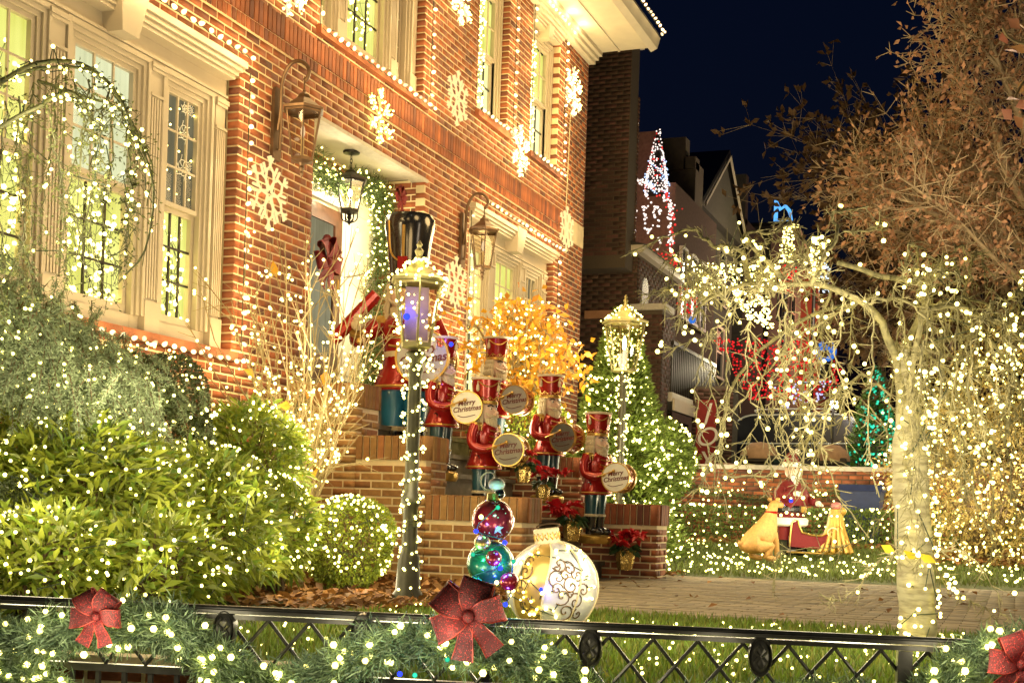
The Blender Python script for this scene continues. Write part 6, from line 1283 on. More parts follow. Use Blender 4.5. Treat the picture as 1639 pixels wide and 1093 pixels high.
b_ = MB(); b_.ball((0, -.065, .93), .075, 12, 8, (1, .7, 1.15)); b_.ball((0, -.07, .865), .05, 10, 8, (.8, .6, 1.2)); b_.tube([(-.07, -.085, .965), (0, -.10, .975), (.07, -.085, .965)], .02, 6); b_.build('beard', white_m, st, smooth=True); MB().ball((0, -.105, .995), .018, 8, 6).build('nose', skin_m, st, smooth=True)
for sx in (-1, 1):
    MB().ball((sx*.033, -.082, 1.02), .010, 8, 6).build('eye', black_m, st)
    q = MB(); q.ball((sx*.10, -.08, .05), .075, 10, 7, (.8, 1.5, .75)); q.lathe([(.07, .03), (.075, .16), (.08, .18)], (sx*.10, -.02, 0), 10); q.build('boot', black_m, st, smooth=True)
    c = (.22, -.235, .615) if sx > 0 else (-.20, -.235, .72); h = MB(); h.ball(c, .038, 10, 7, (.8, 1.1, .9))
    for i in range(4): h.tube([(c[0]+.02*(i-1.5)/1.5*.9, c[1]-.02, c[2]), (c[0]+.021*(i-1.5)/1.5*.9, c[1]-.05, c[2]-.012), (c[0]+.02*(i-1.5)/1.5*.9, c[1]-.056, c[2]-.032)], .0095, 5)
    h.tube([(c[0]-sx*.03, c[1], c[2]+.01), (c[0]-sx*.05, c[1]-.03, c[2]+.015)], .011, 5); h.build('hand', white_m, st, smooth=True)
hat = MB(); hat.lathe([(.095, 1.06), (.088, 1.12), (.06, 1.18), (.02, 1.22), (.001, 1.225)], n=16); ho = hat.build('hat', redfab_m, st, smooth=True); MB().lathe([(.095, 1.035), (.112, 1.05), (.112, 1.08), (.095, 1.095)], n=16).build('hat_trim', white_m, ho, smooth=True); MB().ball((.05, -.04, 1.22), .035, 8, 6).build('pompom', white_m, ho, smooth=True)
# sleigh
sl0 = PD(1300, 887, 15.3); sl = thing('sleigh', sl0, 'small red sleigh with gold scroll trim on the lit lawn', 'sleigh', None, -1.35, .85)
prof = [(-.32, .10), (-.30, .42), (-.22, .46), (-.16, .30), (.10, .26), (.22, .34), (.34, .40), (.38, .30), (.30, .14), (.18, .08)]
MB().prism([(x, z) for x, z in prof], -.18, .18, 'Y').build('body', redfab_m, sl)
for sy_ in (-.19, .19):
    MB().tube(spline([(-.36, sy_, .03), (0, sy_, .02), (.30, sy_, .03), (.44, sy_, .12), (.42, sy_, .22), (.36, sy_, .20)], 20), .014, 6).build('runner', gold_m, sl); MB().tube(spline([(x, sy_, z) for x, z in prof], 24), .012, 5).build('scroll_trim', gold_m, sl)
    MB().tube([(.24+.09*(1-q)*math.cos(q*9), sy_*1.05, .30+.09*(1-q)*math.sin(q*9)) for q in np.linspace(0, .9, 18)], .010, 5).build('scroll_boss', cream_m, sl)
light_mass('light_string', np.array([PD(1250+i*9, 823+random.uniform(-4, 4), 15.0) for i in range(11)]+[PD(1255, 795, 15.0), PD(1266, 797, 15.0), PD(1275, 743, 15.0), PD(1283, 752, 15.)]), .020, 'short light strand across the red suit and the sleigh', lamps=[(PD(1240, 800, 14.2), 7), (PD(1320, 830, 14.6), 6)])  # lamp beside the sleigh is added to brighten it
b = MB(); b.ball((0, 0, 0), .022, 8, 6); q = b.build('blue_light', mblue_m); p = PD(1266, 801, 14.9); q.location = tuple(p); tag(q, 'blue bulb glowing on the belt of the red suited statue', 'light bulb'); lamp(p-[.08, 0, 0], .6, (.1, .1, 1), .02)

# low brick wall, raised drive behind it
MB().b2(20.5, 60, -30, 15, -.5, 1.0).build('upper_drive', asph_m)['kind'] = 'structure'
MB().b2(18.0, 20.5, -30, 15, -.6, .335).build('side_drive', asph_m)['kind'] = 'structure'
lwl = MB().b2(20.008, 20.4, -6, 5.2, .3, 1.40).build('low_wall', dmortar_m); tag(lwl, 'low brick boundary wall with a stone cap behind the hedge', 'wall')
lay(lwl, (20.0, 5.2, 0), (0, -1, 0), (-1, 0, 0), 11.2, .33, 1.40, m=brick_m, d=.09, cap=120, phase=.02)
MB().b2(19.94, 20.46, -6.05, 5.25, 1.402, 1.47).build('wall_cap', stone_m, lwl)
P = np.stack([np.full(120, 19.9)+rng.normal(0, .03, 120), rng.uniform(-4, 5.2, 120), 1.02+.1*np.sin(np.arange(120))+rng.normal(0, .06, 120)], 1); light_mass('light_string', P, .022, 'mini light garland hung along the low brick wall', lamps=[((19.4, y, 1.2), 9) for y in (4.2, 2.6, 1.)])
gpts_ = [np.array([19.93, y, 1.02-.08*math.sin(y*2.2)]) for y in np.arange(5.2, -4.1, -.5)]; garland('garland', gpts_, .10, 5000, 'thin evergreen garland along the low brick wall', bulbs=0, ln=.08)
# planters with tan mounds, bins
def planter(p, label, seed):
    t = thing('planter', p, label, 'planter', 'dark planters behind the low wall'); mb = MB(); mb.lathe([(.28, 0), (.34, .55), (.38, .57), (.38, .66), (.34, .67), (.32, .6), (.001, .6)], n=4, sq=1.); mb.build('pot', dark_m, t); m2 = MB(); m2.lathe([(.31, .62), (.31, .70), (.25, .80), (.14, .88), (.001, .90)], n=16); m2.v = [(x*(1+.05*math.sin(7*math.atan2(y, x))), y*(1+.05*math.sin(5*math.atan2(y, x))), z) for x, y, z in m2.v]; m2.build('fabric_cover', mat('burlap%d' % seed, (.42, .27, .16), .85, var=.2, bump=.4), t, smooth=True); return t
for i, (px, lb) in enumerate(((1216, 'dark square planter under a tan burlap mound before the car'), (1330, 'second burlap covered planter close to the birch strands'), (1160, 'dark planter with tan mound beside the red letter banner'))):
    p = PD(px, 745, 21.2); planter(np.array([p[0], p[1], 1.0])-[0, 0, .0 if i < 2 else .35], lb, i)
def bin_(p, m, label):
    t = thing('recycling_bin', p, label, 'bin'); mb = MB(); mb.add([(-.22, -.22, 0), (.22, -.22, 0), (.22, .22, 0), (-.22, .22, 0), (-.28, -.28, .75), (.28, -.28, .75), (.28, .28, .75), (-.28, .28, .75)], [(0, 3, 2, 1), (0, 1, 5, 4), (1, 2, 6, 5), (2, 3, 7, 6), (3, 0, 4, 7), (4, 5, 6, 7)]); mb.build('bin_body', m, t); MB().prism([(-.31, .752), (.31, .752), (.29, .80), (-.27, .84)], -.30, .30, 'Y').build('lid', m, t)
    for s in (-1, 1): MB().lathe([(.07, -.03), (.07, .03)], (.22, s*.25, .07), 12, 'Y').build('wheel', black_m, t)
bin_(np.array([19.2, 2.05, .335]), mat('blue_plastic', (.02, .04, .16), .5), 'dark blue recycling bin in front of the low wall')
# letter banner on the neighbour's post
bp_ = PD(1130, 690, 22.5); bn = thing('banner', (bp_[0], bp_[1], 1.05), 'tall red banner with the white letters JOY on the dark porch post', 'banner', None, 0)
MB().b2(-.02, 0, -.17, .17, .30, 1.62).build('cloth', mat('banner_red', (.25, .012, .012), .7, var=.15, bump=.2), bn)
TM = Matrix(((0, 0, -1, -.024), (-1, 0, 0, 0), (0, 1, 0, .97), (0, 0, 0, 1))); text_mesh('J\nO\nY', .46, white_m, 'lettering', bn, TM, .002, spacing=.9)
# ---- parked SUV, seen from its side
def suv(p, label):
    t = thing('parked_car', p, label, 'car'); paint = mat('car_paint', (.012, .014, .022), .3, .1, coat=.25); cg = mat('car_glass', (.002, .002, .003), .3, spec=.05)
    L_ = 4.7; prof = [(-2.35, .55), (-2.33, .95), (-2.15, 1.02), (-2.05, 1.08), (-1.55, 1.62), (-1.2, 1.70), (.1, 1.70), (.55, 1.62), (1.15, 1.10), (1.95, .98), (2.28, .85), (2.35, .6), (2.3, .35), (-2.3, .35)]
    mb = MB(); n = len(prof); vs = []
    for y, k, zz in ((-.90, 1., 0), (-.80, .985, 0.), (.80, .985, 0), (.90, 1., 0)): vs += [(x*k, (y if z < 1.12 else y*(.86 if abs(y) > .85 else .93)), z if abs(y) < .85 or z > .4 else z) for x, z in prof]
    fs = [tuple(range(n)), tuple(range(3*n, 4*n))[::-1]]+[(r_*n+i, (r_+1)*n+i, (r_+1)*n+(i+1) % n, r_*n+(i+1) % n) for r_ in range(3) for i in range(n)]; mb.add(vs, fs); mb.build('body', paint, t, smooth=True)
    for s in (-1, 1):
        yy = lambda z: s*(.905-.115*min(1, max(0, (z-1.05)/.5)))
        for (poly, nm) in (([(-1.95, 1.12), (-1.5, 1.55), (-1.12, 1.60), (-1.12, 1.12)], 'quarter_window'), ([(-1.06, 1.12), (-1.06, 1.60), (-.05, 1.61), (-.05, 1.12)], 'rear_window'), ([(.02, 1.12), (.02, 1.61), (.45, 1.55), (.98, 1.13)], 'front_window')):
            MB().add([(x, yy(z)+s*.003, z) for x, z in poly], [tuple(range(len(poly)))]).build(nm, cg, t)
        MB().tube(spline([(-1.98, yy(1.1)+s*.008, 1.09), (-1.52, yy(1.57)+s*.008, 1.585), (-.9, yy(1.63)+s*.008, 1.64), (.1, yy(1.64)+s*.008, 1.645), (.5, yy(1.57)+s*.008, 1.58), (1.05, yy(1.1)+s*.008, 1.10)], 36), .017, 6).build('window_trim', mat('shine_paint%d' % s, (.9, .9, .82), .4, .1), t); MB().tube([(-1.98, yy(1.09)+s*.008, 1.09), (1.05, yy(1.09)+s*.008, 1.10)], .014, 6).build('belt_trim', MATS['shine_paint%d' % s], t)  # near-white trim paint, metal shine put into its colour
        MB().tube(spline([(-1.3, s*.66, 1.70), (-1.2, s*.66, 1.755), (.0, s*.66, 1.76), (.25, s*.66, 1.70)], 20), .016, 6).build('roof_rail', MATS['shine_paint%d' % s], t)
        for x in (-.08, -1.09): MB().box((x+.0, s*.908, .78), (.012, .01, .62)).build('door_gap', black_m, t)
        for x in (-.35, .75): MB().box((x-.3, s*.915, .98), (.16, .03, .03)).build('handle', paint, t)
        for x in (-1.45, 1.5):
            w = MB(); w.lathe([(.22, -.11), (.34, -.11), (.36, -.06), (.36, .06), (.34, .11), (.22, .11)], (x, s*.82, .36), 24, 'Y'); wo = w.build('wheel', black_m, t, smooth=True); r_ = MB(); r_.lathe([(.001, s*.06), (.2, s*.08), (.225, s*.10)], (x, s*.82, .36), 10, 'Y'); r_.build('rim', MATS['shine_paint%d' % s], wo)
        MB().box((2.2, s*.72, .86), (.22, .26, .10)).build('headlight', white_m, t); MB().box((-2.28, s*.76, .98), (.14, .2, .16)).build('tail_light', red_m, t); MB().box((.92, s*.98, 1.14), (.1, .16, .11)).build('mirror', paint, t)
    return t
car = suv((0, 0, 0), 'black SUV parked on the raised drive behind the low wall'); cp_ = PD(1350, 700, 25.6); lamp((22.0, 1.6, 3.4), 14, (1, .85, .6), .3, 'fill_glow'); lamp((22.0, 4.6, 3.6), 22, (1, .85, .6), .4, 'fill_glow'); car.location = (25.6, 3.35, 1.0); car.rotation_euler = (0, 0, -math.pi/2-.12)  # both lamps are added to bring out the dark car

# ---- neighbouring houses
dark_wall = mat('brown_brick', (.13, .065, .04), .9, var=.3, scale=14, bump=.3)  # dark brown is this brick's own colour
nb = thing('neighbour_house', (0, 0, 0), 'dark brick neighbour house with a chimney and an arched brick porch', 'house')
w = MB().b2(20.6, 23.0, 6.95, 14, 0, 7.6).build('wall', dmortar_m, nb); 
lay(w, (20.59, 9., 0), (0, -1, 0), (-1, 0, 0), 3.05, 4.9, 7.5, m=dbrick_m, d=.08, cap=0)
cm = MB().b2(20.15, 20.59, 5.96, 6.9, 4.6, 8.3).build('chimney', dmortar_m, nb); lay(cm, (20.142, 6.9, 0), (0, -1, 0), (-1, 0, 0), .93, 4.8, 8.2, m=dbrick_m, d=.06, cap=60); MB().b2(20.08, 20.66, 5.90, 6.96, 8.25, 8.45).build('chimney_cap', stone_m, cm)
MB().b2(20.3, 20.58, 6.95, 7.3, 5.25, 6.9).build('window', dark_m, nb); mb = MB(); mb.b2(20.5, 20.57, 6.9, 7.35, 6.9, 7.05); mb.b2(20.5, 20.57, 6.88, 6.95, 5.2, 6.9); mb.build('window_trim', trim_m, nb); MB().prism([(6.86, 6.95), (7.4, 7.2), (7.4, 7.35), (6.8, 7.05)], 20.3, 20.58, 'X').build('hood', trim_m, nb)
# porch: brick box with white eave
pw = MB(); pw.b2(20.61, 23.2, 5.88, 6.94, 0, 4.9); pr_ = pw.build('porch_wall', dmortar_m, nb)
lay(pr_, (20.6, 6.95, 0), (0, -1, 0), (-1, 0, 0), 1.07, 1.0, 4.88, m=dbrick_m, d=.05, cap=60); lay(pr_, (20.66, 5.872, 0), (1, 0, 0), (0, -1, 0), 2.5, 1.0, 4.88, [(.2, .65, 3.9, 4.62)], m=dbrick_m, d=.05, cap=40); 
MB().b2(20.45, 23.3, 5.76, 7.2, 4.90, 5.02).build('porch_eave', trim_m, nb); MB().prism([(5.72, 5.023), (7.2, 5.023), (7.2, 5.4)], 20.42, 23.35, 'X').build('porch_roof', dark_m, nb)
for yy in (5.02,): 
    pc = MB().b2(20.62, 21.1, yy+.42, yy+.9, .3, 3.98).build('pillar', dmortar_m, nb); lay(pc, (20.612, yy+.9, 0), (0, -1, 0), (-1, 0, 0), .48, .8, 3.9, m=dbrick_m, d=.05, cap=60); lay(pc, (20.66, yy+.412, 0), (1, 0, 0), (0, -1, 0), .44, .8, 3.9, m=dbrick_m, d=.05, cap=40); MB().b2(20.56, 21.16, yy+.36, yy+.96, 3.98, 4.08).build('pillar_cap', stone_m, nb)
MB().b2(20.56, 20.62, 6.0, 6.75, 3.86, 3.99).build('ledge', mat('terracotta', (.36, .18, .09), .8), nb)
ar = MB(); pts = [(5.55+.2*math.cos(a), 4.35+.22*math.sin(a)) for a in np.linspace(0, math.pi, 9)]
MB().prism([(5.75, 3.95), (5.35, 3.95)]+[(5.55-.2*math.cos(a), 4.35+.25*math.sin(a)) for a in np.linspace(0, math.pi, 9)], 20.585, 20.602, 'X').build('arch_opening_unused', black_m, nb) if False else MB().prism([(20.9, 3.9)]+[(21.1-.2*math.cos(a), 4.38+.24*math.sin(a)) for a in np.linspace(0, math.pi, 9)]+[(21.3, 3.9)], 5.874, 5.879, 'Y').build('arch_opening', black_m, nb)
rl = MB(); rl.b2(21.2, 24.5, 5.38, 5.44, 3.5, 3.56); rl.build('balcony_rail', dark_m, nb)
for k in range(26): MB().b2(21.2+.13*k, 21.225+.13*k, 5.395, 5.425, 2.7, 3.5).build('baluster', dark_m, nb)
MB().b2(21.12, 24.5, 5.36, 5.87, 2.55, 2.7).build('balcony_slab', stone_m, nb)
MB().b2(21.13, 24.6, 5.32, 5.355, 2.40, 2.6).build('icicle_trim', trim_m, nb); MB().b2(21.6, 24.4, 5.86, 5.875, 1.1, 2.4).build('garage_door', black_m, nb)
sm = MB(); sm.b2(22.62, 23.1, bp_[1]-.36, bp_[1]+.36, 1.1, 2.95); smo = sm.build('brick_pier', dmortar_m, nb); lay(smo, (22.61, bp_[1]+.36, 0), (0, -1, 0), (-1, 0, 0), .72, 1.15, 2.9, m=dbrick_m, d=.04, cap=30)
MB().b2(28.2, 30, 3.6, 5.9, 1.1, 2.4).build('stair_block', dark_wall, nb)
def simple_house(name_label, x0, x1, yf, zt, m, gable=None, parapet=None, wins=(), extra=None):
    h = thing('row_house', (x0, yf, 0), name_label, 'house'); b = np.array([x0, yf, 0.])
    MB().b2(0, x1-x0, 0, 9, 0, zt).build('wall', m, h)
    if gable: MB().prism([(-.3, zt), (9.3, zt), (4.5, zt+gable)] if False else [(0, zt+.003), (x1-x0, zt+.003), ((x1-x0)/2, zt+gable)], -.25, 8, 'Y').build('gable', m, h); 
    if gable:
        for s in (0, 1):
            xA, xB = (0, (x1-x0)/2) if s == 0 else (x1-x0, (x1-x0)/2); MB().prism([(xA+(-.3 if s == 0 else .3), zt-.12), (xA+(-.3 if s == 0 else .3), zt+.02), (xB, zt+gable+.14), (xB, zt+gable+.0)], -.4, 8, 'Y').build('roof', dark_m, h); MB().prism([(xA, zt-.1), (xA, zt+.0), (xB, zt+gable-.02), (xB, zt+gable-.12)], -.45, -.40, 'Y').build('bargeboard', trim_m, h)
    if parapet:
        for (a, b_, z) in parapet: MB().b2(-.05, .4, a, b_, zt-.2, z).build('parapet_step', m, h)
    for (x, z, w_, hh) in wins:
        q = MB().b2(x, x+w_, -.04, -.005, z, z+hh).build('window', cg_m, h); f = MB(); f.b2(x-.07, x, -.08, -.001, z-.06, z+hh+.06); f.b2(x+w_, x+w_+.07, -.08, -.001, z-.06, z+hh+.06); f.b2(x, x+w_, -.08, -.001, z+hh, z+hh+.08); f.b2(x-.1, x+w_+.1, -.12, -.001, z-.12, z-.05); f.b2(x, x+w_, -.06, -.001, z+hh/2-.03, z+hh/2+.03); f.build('frame', trim_m, q)
    return h
cg_m = mat('dark_window', (.015, .018, .02), .1, coat=1.)
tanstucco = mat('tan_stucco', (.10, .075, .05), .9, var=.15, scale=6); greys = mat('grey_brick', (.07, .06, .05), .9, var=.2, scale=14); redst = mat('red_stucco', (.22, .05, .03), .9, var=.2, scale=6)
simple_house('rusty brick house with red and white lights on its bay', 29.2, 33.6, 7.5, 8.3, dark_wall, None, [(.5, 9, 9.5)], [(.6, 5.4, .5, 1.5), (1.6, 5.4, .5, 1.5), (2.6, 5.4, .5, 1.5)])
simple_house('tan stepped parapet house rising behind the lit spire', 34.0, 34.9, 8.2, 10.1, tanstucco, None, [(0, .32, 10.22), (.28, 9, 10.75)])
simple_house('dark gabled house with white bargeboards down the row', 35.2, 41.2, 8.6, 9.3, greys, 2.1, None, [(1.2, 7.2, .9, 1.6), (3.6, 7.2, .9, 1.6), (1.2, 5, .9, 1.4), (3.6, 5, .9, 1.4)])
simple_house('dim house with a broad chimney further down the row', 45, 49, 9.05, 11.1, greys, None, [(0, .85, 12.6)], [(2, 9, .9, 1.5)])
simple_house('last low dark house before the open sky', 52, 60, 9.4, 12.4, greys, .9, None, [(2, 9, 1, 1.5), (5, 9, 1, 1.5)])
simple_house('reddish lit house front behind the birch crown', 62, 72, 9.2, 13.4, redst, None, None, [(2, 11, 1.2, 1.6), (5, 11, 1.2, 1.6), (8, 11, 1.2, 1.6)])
for px_, py_, pb_, D_q, lb_ in ((1261, 360, 480, 40.3, 'slim dark mast carrying the narrow column of warm bulbs'), (1306, 380, 480, 40.3, 'slim dark mast carrying the bright bulb column')):
    a_ = PD(px_, py_, D_q); t_ = thing('light_mast', (a_[0], a_[1], 0), lb_, 'light mast'); MB().tube([(0, 0, 0), (0, 0, a_[2])], [.12, .04], 8).build('mast', dark_m, t_)
lamp((60, 6.0, 9.0), 900, (1, .45, .25), .4, 'fill_glow')  # fill lamp added to brighten the reddish house front
# lit spire and house light strings
sp_b = PD(1050, 312, 30.); spt = thing('light_spire', sp_b, 'tall slim cone of white and red lights on the rusty house', 'light cone'); hgt = PD(1050, 204, 30.)[2]-sp_b[2]
MB().lathe([(.21, 0), (.22, .25), (.18, .5), (.01, hgt)], n=12).build('frame', dark_m, spt); z = rng.beta(1, 1.9, 620)*hgt; a = rng.uniform(0, 6.28, 620); rr = np.interp(z, [0, .25, .5, hgt], [.24, .25, .21, .02])+.01; Q = np.stack([np.cos(a)*rr, np.sin(a)*rr, z], 1)
k = rng.random(620); blobs('bulb_cluster', Q[k < .72], .022, emat('pinkish_bulb', (1, .82, .72), 1.6), spt); blobs('red_bulb_cluster', Q[(k >= .72) & (k < .9)], .024, mred_m, spt); bl = Q[(k >= .9)]; bl = bl[bl[:, 2] < .8]; blobs('blue_bulb_cluster', np.concatenate([bl, bl+.05, bl-.06]), .024, emat('pale_blue_bulb', (.5, .65, 1), 1.5), spt)
def pxlights(label, poly, n, D, r, m, lamps=(), dd=.3, jit=4, group='light strings on the houses down the row'):
    """lights along a polyline or scattered in a quad of the far facades"""
    pts = []
    poly = [np.array(p, float) for p in poly]; seg = [np.linalg.norm(poly[i+1]-poly[i]) for i in range(len(poly)-1)]
    for i in range(n):
        s = rng.random()*sum(seg)
        for j, l in enumerate(seg):
            if s <= l: break
            s -= l
        q = poly[j]+(poly[j+1]-poly[j])*min(1, s/max(l, 1e-6)); pts.append(PD(q[0]+rng.normal(0, jit), q[1]+rng.normal(0, jit), D+rng.uniform(-dd, dd)))
    return light_mass('light_string', np.array(pts), r, label, m, lamps=lamps, group=group)
pinkb = MATS['pinkish_bulb']
pxlights('white bulbs outlining the bay gable of the rusty house', [(1015, 285), (1035, 295), (1050, 300), (1015, 285), (1016, 375)], 60, 29.0, .032, pinkb, jit=2)
pxlights('curving red and white bulb row down the rusty house corner', [(1060, 310), (1075, 330), (1073, 405)], 60, 28.9, .032, pinkb, jit=3)
pxlights('red bulb row mixed along the rusty house corner', [(1062, 308), (1078, 335), (1072, 410)], 50, 28.8, .030, mred_m, jit=4)
pxlights('red bulb row over the porch roof of the rusty house', [(1040, 405), (1080, 420), (1085, 430)], 50, 27.5, .030, mred_m, jit=4, lamps=[(PD(1050, 380, 27.0), 30)])
pxlights('white bulb row along the bay window heads of the rusty house', [(1032, 310), (1055, 340), (1032, 330), (1034, 380), (1055, 330), (1055, 400)], 50, 28.9, .03, pinkb, jit=2)
def quadlights(label, quad, n, D, r, m, lamps=()):
    Q = [np.array(q, float) for q in quad]; u = rng.random((n, 1)); v = rng.random((n, 1)); P = (Q[0]*(1-u)+Q[1]*u)*(1-v)+(Q[3]*(1-u)+Q[2]*u)*v; light_mass('light_string', np.array([PD(x, y, D+rng.uniform(-.4, .4)) for x, y in P]), r, label, m, lamps=lamps, group='light strings on the houses down the row')
mred2 = emat('deep_red_bulb', (1, .03, .03), 1.0, rim=(.35, .0, .005))
quadlights('curtain of red bulbs over the lit porch behind the birch', [(1140, 540), (1300, 545), (1290, 640), (1200, 640)], 620, 27.5, .027, mred2, [(PD(1220, 590, 26.5), 60)])
quadlights('red bulbs hanging on the dark porch posts', [(1075, 460), (1120, 460), (1115, 505), (1075, 505)], 90, 26.5, .026, mred2)
quadlights('red bulb curtain nearer the green lit tree', [(1290, 560), (1350, 580), (1345, 620), (1290, 640)], 130, 27.5, .026, mred2)
quadlights('wide band of warm white bulbs across the far eaves', [(1100, 420), (1230, 425), (1250, 450), (1110, 470)], 220, 27., .027, mini_m, [(PD(1170, 450, 26), 30)])
quadlights('sloping sheet of warm white bulbs on a far roof', [(1170, 460), (1230, 475), (1240, 530), (1195, 510)], 200, 27., .027, mini_m)
quadlights('narrow column of warm bulbs on a far tower', [(1255, 360), (1268, 362), (1275, 420), (1245, 420)], 110, 40., .045, mini_m)
quadlights('bright slim column of bulbs beside the birch twigs', [(1297, 380), (1312, 380), (1316, 460), (1300, 460)], 130, 40., .050, mini_m, [(PD(1306, 420, 38), 60)])
quadlights('red bulbs under the slim bulb columns', [(1245, 425), (1275, 425), (1270, 470), (1250, 470)], 70, 39., .05, mred2)
quadlights('cool white bulbs beside the slim column', [(1312, 420), (1330, 425), (1328, 470), (1312, 470)], 70, 39., .045, emat('cool_bulb', (.7, .85, 1), 1.5))
quadlights('lavender bulbs on the lit porch windows', [(1240, 620), (1330, 600), (1325, 640), (1250, 655)], 60, 27.2, .03, emat('lavender_bulb', (.6, .6, 1), 1.2))
t = thing('light_figure', PD(1252, 356, 60), 'tiny bright blue light figure on the far roofline', 'light decoration'); MB().tube([(0, .3, 0), (0, .3, 1.0), (0, .1, .6), (0, -.1, .75), (0, -.3, .5), (0, -.45, 0), (0, .3, 0)], .10, 5).build('tube', emat('blue_neon', (.12, .45, 1), 1.2), t)
t = thing('inflatable_globe', PD(1322, 562, 24.5), 'glowing blue inflatable globe beyond the birch strands', 'inflatable'); MB().ball((0, 0, 0), .20, 14, 10).build('globe', emat('globe_blue', (.05, .22, .8), .8), t, smooth=True); MB().lathe([(.12, -.5), (.08, -.2)], n=10).build('stand', dark_m, t)
t = thing('inflatable_globe', PD(1108, 512, 24.5), 'small blue light ball at the tip of a birch branch', 'inflatable'); MB().ball((0, 0, 0), .07, 12, 8).build('globe', MATS['globe_blue'], t, smooth=True)
ws = thing('street_flood', PD(1334, 646, 23.5), 'white glaring lamp above the car roof', 'lamp'); MB().ball((0, 0, 0), .075, 12, 8).build('lens', hot_glow, ws); MB().lathe([(.09, 0), (.1, .06), (.03, .12)], (0, 0, .04), 10).build('shade', dark_m, ws); MB().tube([(0, 0, .15), (0, 0, -1.4)], .02, 6).build('pole', dark_m, ws); lamp(PD(1334, 646, 23.2), 4, (1, .97, .9), .1)
# green lit tree
gt = PD(1398, 715, 23.5); gt[2] = 1.0; conifer(gt, PD(1398, 588, 23.5)[2]-1.0, .58, 5000, 'small tree glowing with green lights behind the car', pineg_m); light_mass('light_string', np.concatenate([cone_lights(gt, PD(1398, 588, 23.5)[2]-1.0, .60, 340)]), .030, 'green bulbs covering the small tree behind the car', mgreen_m); lamp(gt+np.array([-.9, -.2, 1.2]), 5, (.1, 1, .5), .15)
# right side lit hedge mass behind the birch
rh = PD(1590, 740, 15.5); bush('bush', rh, (1.0, 1.05, 1.15), 14000, .09, .028, mat('tan_twig_leaf', (.36, .27, .09), .6, obj=.4, island=True, trans=.2), 'tall loose shrub thick with mini lights at the far bed', 'shrub', low=-1, lump=.75)
P = ell_surface(rh, (1.05, 1.15, 1.12), 900, low=-1); P = P+rng.normal(0, .17, P.shape)*[.6, 1, 1]; P = P[P[:, 2] > ground_z(P[:, 0], P[:, 1])+.05]; light_mass('light_string', P, .019, 'mini lights covering the tall loose shrub', lamps=[(rh+np.array([-1.4, .3, .6]), 20), (rh+np.array([-1.4, -.4, -.3]), 20), (rh+np.array([-1.2, .8, -.2]), 16)])

# ---- trees of the street
rleaf_m = mat('autumn_leaf', (.42, .22, .11), .6, obj=.4, island=True, tint=(.30, .17, .08), tintamt=.5, trans=.3); dleaf_m = mat('dark_autumn_leaf', (.10, .055, .02), .7, obj=.4, island=True, trans=.2)
twig_m = mat('tan_twig', (.34, .25, .13), .8, var=.3, scale=20)
def street_tree(base, limbs, label, seed, ntw, nleaf, lm, tw_l, leafL, r0=.16, bm=None):
    r = np.random.default_rng(seed); t = thing('street_tree', base, label, 'tree'); b = np.array(t.location); A = []; B = []; RA = []; RB = []; tips = []; dirs = []
    for pts, ra, rb_ in limbs:
        C = spline([p-b for p in pts], 26)
        for k in range(len(C)-1):
            f = k/len(C); A.append(C[k]); B.append(C[k+1]); RA.append(ra*(1-f)+rb_*f); RB.append(ra*(1-f-1/len(C))+rb_*(f+1/len(C)))
            if f < .25: continue
            for _ in range(ntw):
                d = unit(unit(C[k+1]-C[k])*.7+r.normal(0, .75, 3)); o = C[k]; l = tw_l*r.uniform(.5, 1.2); rr = .006
                for q in range(3):
                    e = o+d*l*(.5 if q else .6); A.append(o); B.append(e); RA.append(rr); RB.append(rr*.7); tips.append(e); dirs.append(d)
                    for _2 in range(3): d2 = unit(d+r.normal(0, .7, 3)); e2 = e+d2*l*r.uniform(.15, .45); A.append(e); B.append(e2); RA.append(.004); RB.append(.002); tips.append(e2); dirs.append(d2)
                    o = e; d = unit(d+r.normal(0, .35, 3)+[0, 0, .1]); rr *= .6
    segs('branch', A, B, RA, RB, bm or twig_m, t, n=4); tips = np.array(tips); dirs = np.array(dirs); k = r.integers(0, len(tips), nleaf); leaves('foliage', tips[k]+r.normal(0, .02, (nleaf, 3)), dirs[k]+r.normal(0, .8, (nleaf, 3)), leafL*r.uniform(.5, 1.2, nleaf), leafL*.55, lm, t, 'stuff', fold=.3)
    C = spline([np.array([0, 0, -.8]), np.array([0, 0, 1.2]), limbs[0][0][0]-b], 12); mb = MB(); mb.tube(C, list(np.linspace(r0, r0*.7, len(C))), 10); mb.build('trunk', bark_m, t, smooth=True); return t
D_ = 9.5
o = lambda x, y, d=0: PD(x, y, D_+d)
limbs = [([o(1800, 520), o(1700, 400), o(1620, 290), o(1590, 200), o(1545, 130), o(1520, 90)], .05, .008), ([o(1800, 500), o(1690, 330), o(1630, 180), o(1590, 80), o(1560, -20)], .05, .008), ([o(1800, 560), o(1680, 450), o(1570, 380), o(1470, 330), o(1420, 300), o(1370, 225)][:5]+[o(1375, 285)], .04, .006), ([o(1760, 420), o(1640, 300, .4), o(1560, 270, .5), o(1500, 230, .5), o(1450, 235, .5)], .035, .006), ([o(1800, 560), o(1690, 480, -.3), o(1600, 420, -.3), o(1530, 350, -.4), o(1450, 290, -.4)], .035, .006), ([o(1800, 600), o(1690, 400, .6), o(1620, 330, .8), o(1570, 310, .9), o(1520, 220, .9)], .03, .005), ([o(1700, 300), o(1660, 150), o(1640, 40), o(1620, -60)], .03, .006), ([o(1700, 420), o(1620, 380, .3), o(1520, 400, .3), o(1440, 370, .3), o(1400, 330, .3)], .02, .004), ([o(1700, 200), o(1600, 110), o(1560, 60), o(1530, 30), o(1510, -10)], .02, .004)]
tb = o(1800, 900); tb[2] = 0
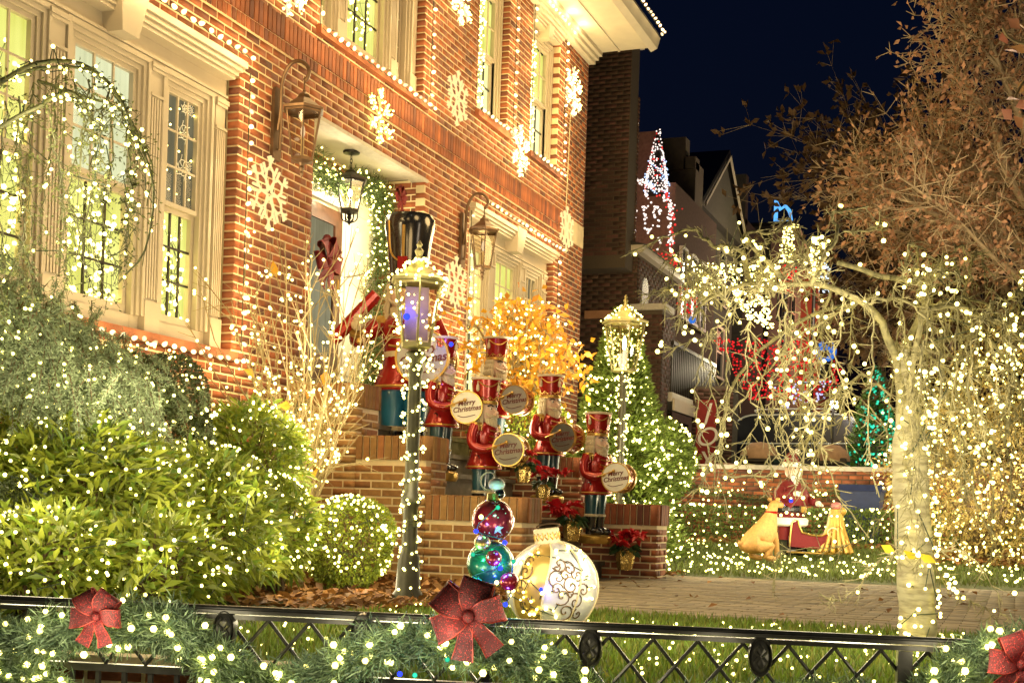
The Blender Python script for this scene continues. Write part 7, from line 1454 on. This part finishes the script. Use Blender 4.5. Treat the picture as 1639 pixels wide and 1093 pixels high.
street_tree(tb, limbs, 'large dogwood with bare tan twigs and orange brown leaves lit from below', 51, 4, 6500, rleaf_m, .31, .055)
pk = thing('blossom_branch', o(1660, 120, -3), 'close branch with big pink leaves over the dogwood crown', 'branch'); b = np.array(pk.location); mb = MB(); mb.tube(spline([o(1680, 60, -3)-b, o(1640, 70, -3)-b, o(1615, 60, -3)-b, o(1605, 45, -3)-b], 10), .008, 5); mb.tube(spline([o(1680, 100, -3)-b, o(1640, 130, -3)-b, o(1620, 165, -3)-b], 10), .007, 5); mb.build('stem', twig_m, pk)
pinkl_m = mat('pink_leaf', (.50, .20, .14), .5, obj=.25, island=True, tint=(.5, .3, .12), tintamt=.6, trans=.3)
for (x, y) in ((1612, 30), (1628, 38), (1604, 52), (1635, 20), (1606, 80), (1618, 75), (1610, 160), (1625, 172), (1602, 175), (1622, 185), (1635, 165), (1628, 150)):
    q = leaves('leaf', np.zeros((1, 3)), np.array([[random.uniform(-.5, .5), random.uniform(-1, -.2), random.uniform(-.8, .4)]]), .085, .06, pinkl_m, None, None, fold=.2); q.location = tuple(o(x, y, -3+random.uniform(-.1, .1))-b); q.parent = pk
for (x, y, d, w) in ((1560, 420, -1.3, 15), (1620, 200, -1.5, 13), (1490, 330, -1., 7), (1600, 60, -1.3, 8)): lamp(o(x, y, d), w*.85, (1, .80, .55), .4, 'fill_glow')  # fill lamps before the dogwood crown, no fixture built
D2 = 22.
o2 = lambda x, y, d=0: PD(x, y, D2+d)
limbs = [([o2(1700, 640), o2(1620, 480), o2(1560, 400), o2(1500, 360), o2(1440, 330)], .12, .02), ([o2(1700, 600), o2(1600, 460, 1), o2(1520, 450, 1), o2(1440, 430, 1)], .1, .02), ([o2(1700, 600), o2(1560, 520), o2(1480, 500), o2(1430, 480)], .09, .02), ([o2(1700, 560), o2(1620, 380), o2(1540, 300), o2(1440, 260), o2(1370, 250)], .1, .02), ([o2(1700, 620), o2(1620, 540), o2(1560, 540), o2(1480, 550)], .08, .02), ([o2(1700, 500), o2(1640, 400, 1), o2(1600, 330, 1), o2(1480, 290, 1), o2(1400, 300, 1)], .08, .02)]
tb = o2(1720, 900); tb[2] = 0
street_tree(tb, limbs, 'dark brown leaved tree further down the street behind the dogwood', 52, 4, 14000, dleaf_m, 1.1, .16, .2); lamp(o2(1560, 500, -3.5), 60, (1, .72, .4), .6, 'fill_glow')  # fill lamp before the dark tree, no fixture built
for (x, y) in ((20.5, 7.0), (24, 3.0)): lamp((19.3, 6.6, 3.2), 2, (1, .7, .4), .3, 'neighbour_fill') if x < 21 else lamp((22.2, 3.6, 3.2), 7, (1, .7, .42), .3, 'neighbour_fill')  # fill lamps by the neighbour house, no fixture built
lamp((36, 3.5, 7), 160, (1, .75, .5), .5, 'fill_glow'); lamp((39, 5.0, 7), 130, (1, .8, .6), .5, 'fill_glow')  # fill lamps added to lift the far house fronts
lamp(PD(1050, 320, 27.5), 50, (1, .5, .4), .3)
# soft fill lamps added in front of the facade to light it evenly
for (x, y_, z, w) in ((6.6, 4.3, 2.6, 12), (8.6, 4.0, 2.8, 18), (9.6, 3.6, 4.2, 20), (11.2, 3.9, 3.6, 26), (13.2, 4.2, 3.4, 26), (14.6, 4.4, 5.2, 26), (12.6, 4.3, 5.6, 20), (16.4, 4.6, 4.4, 22), (10.8, 4.4, 5.6, 16), (7.2, 4.2, 4.6, 11)): lamp((x, y_, z), w, (1, .66, .27), .35, 'facade_fill')
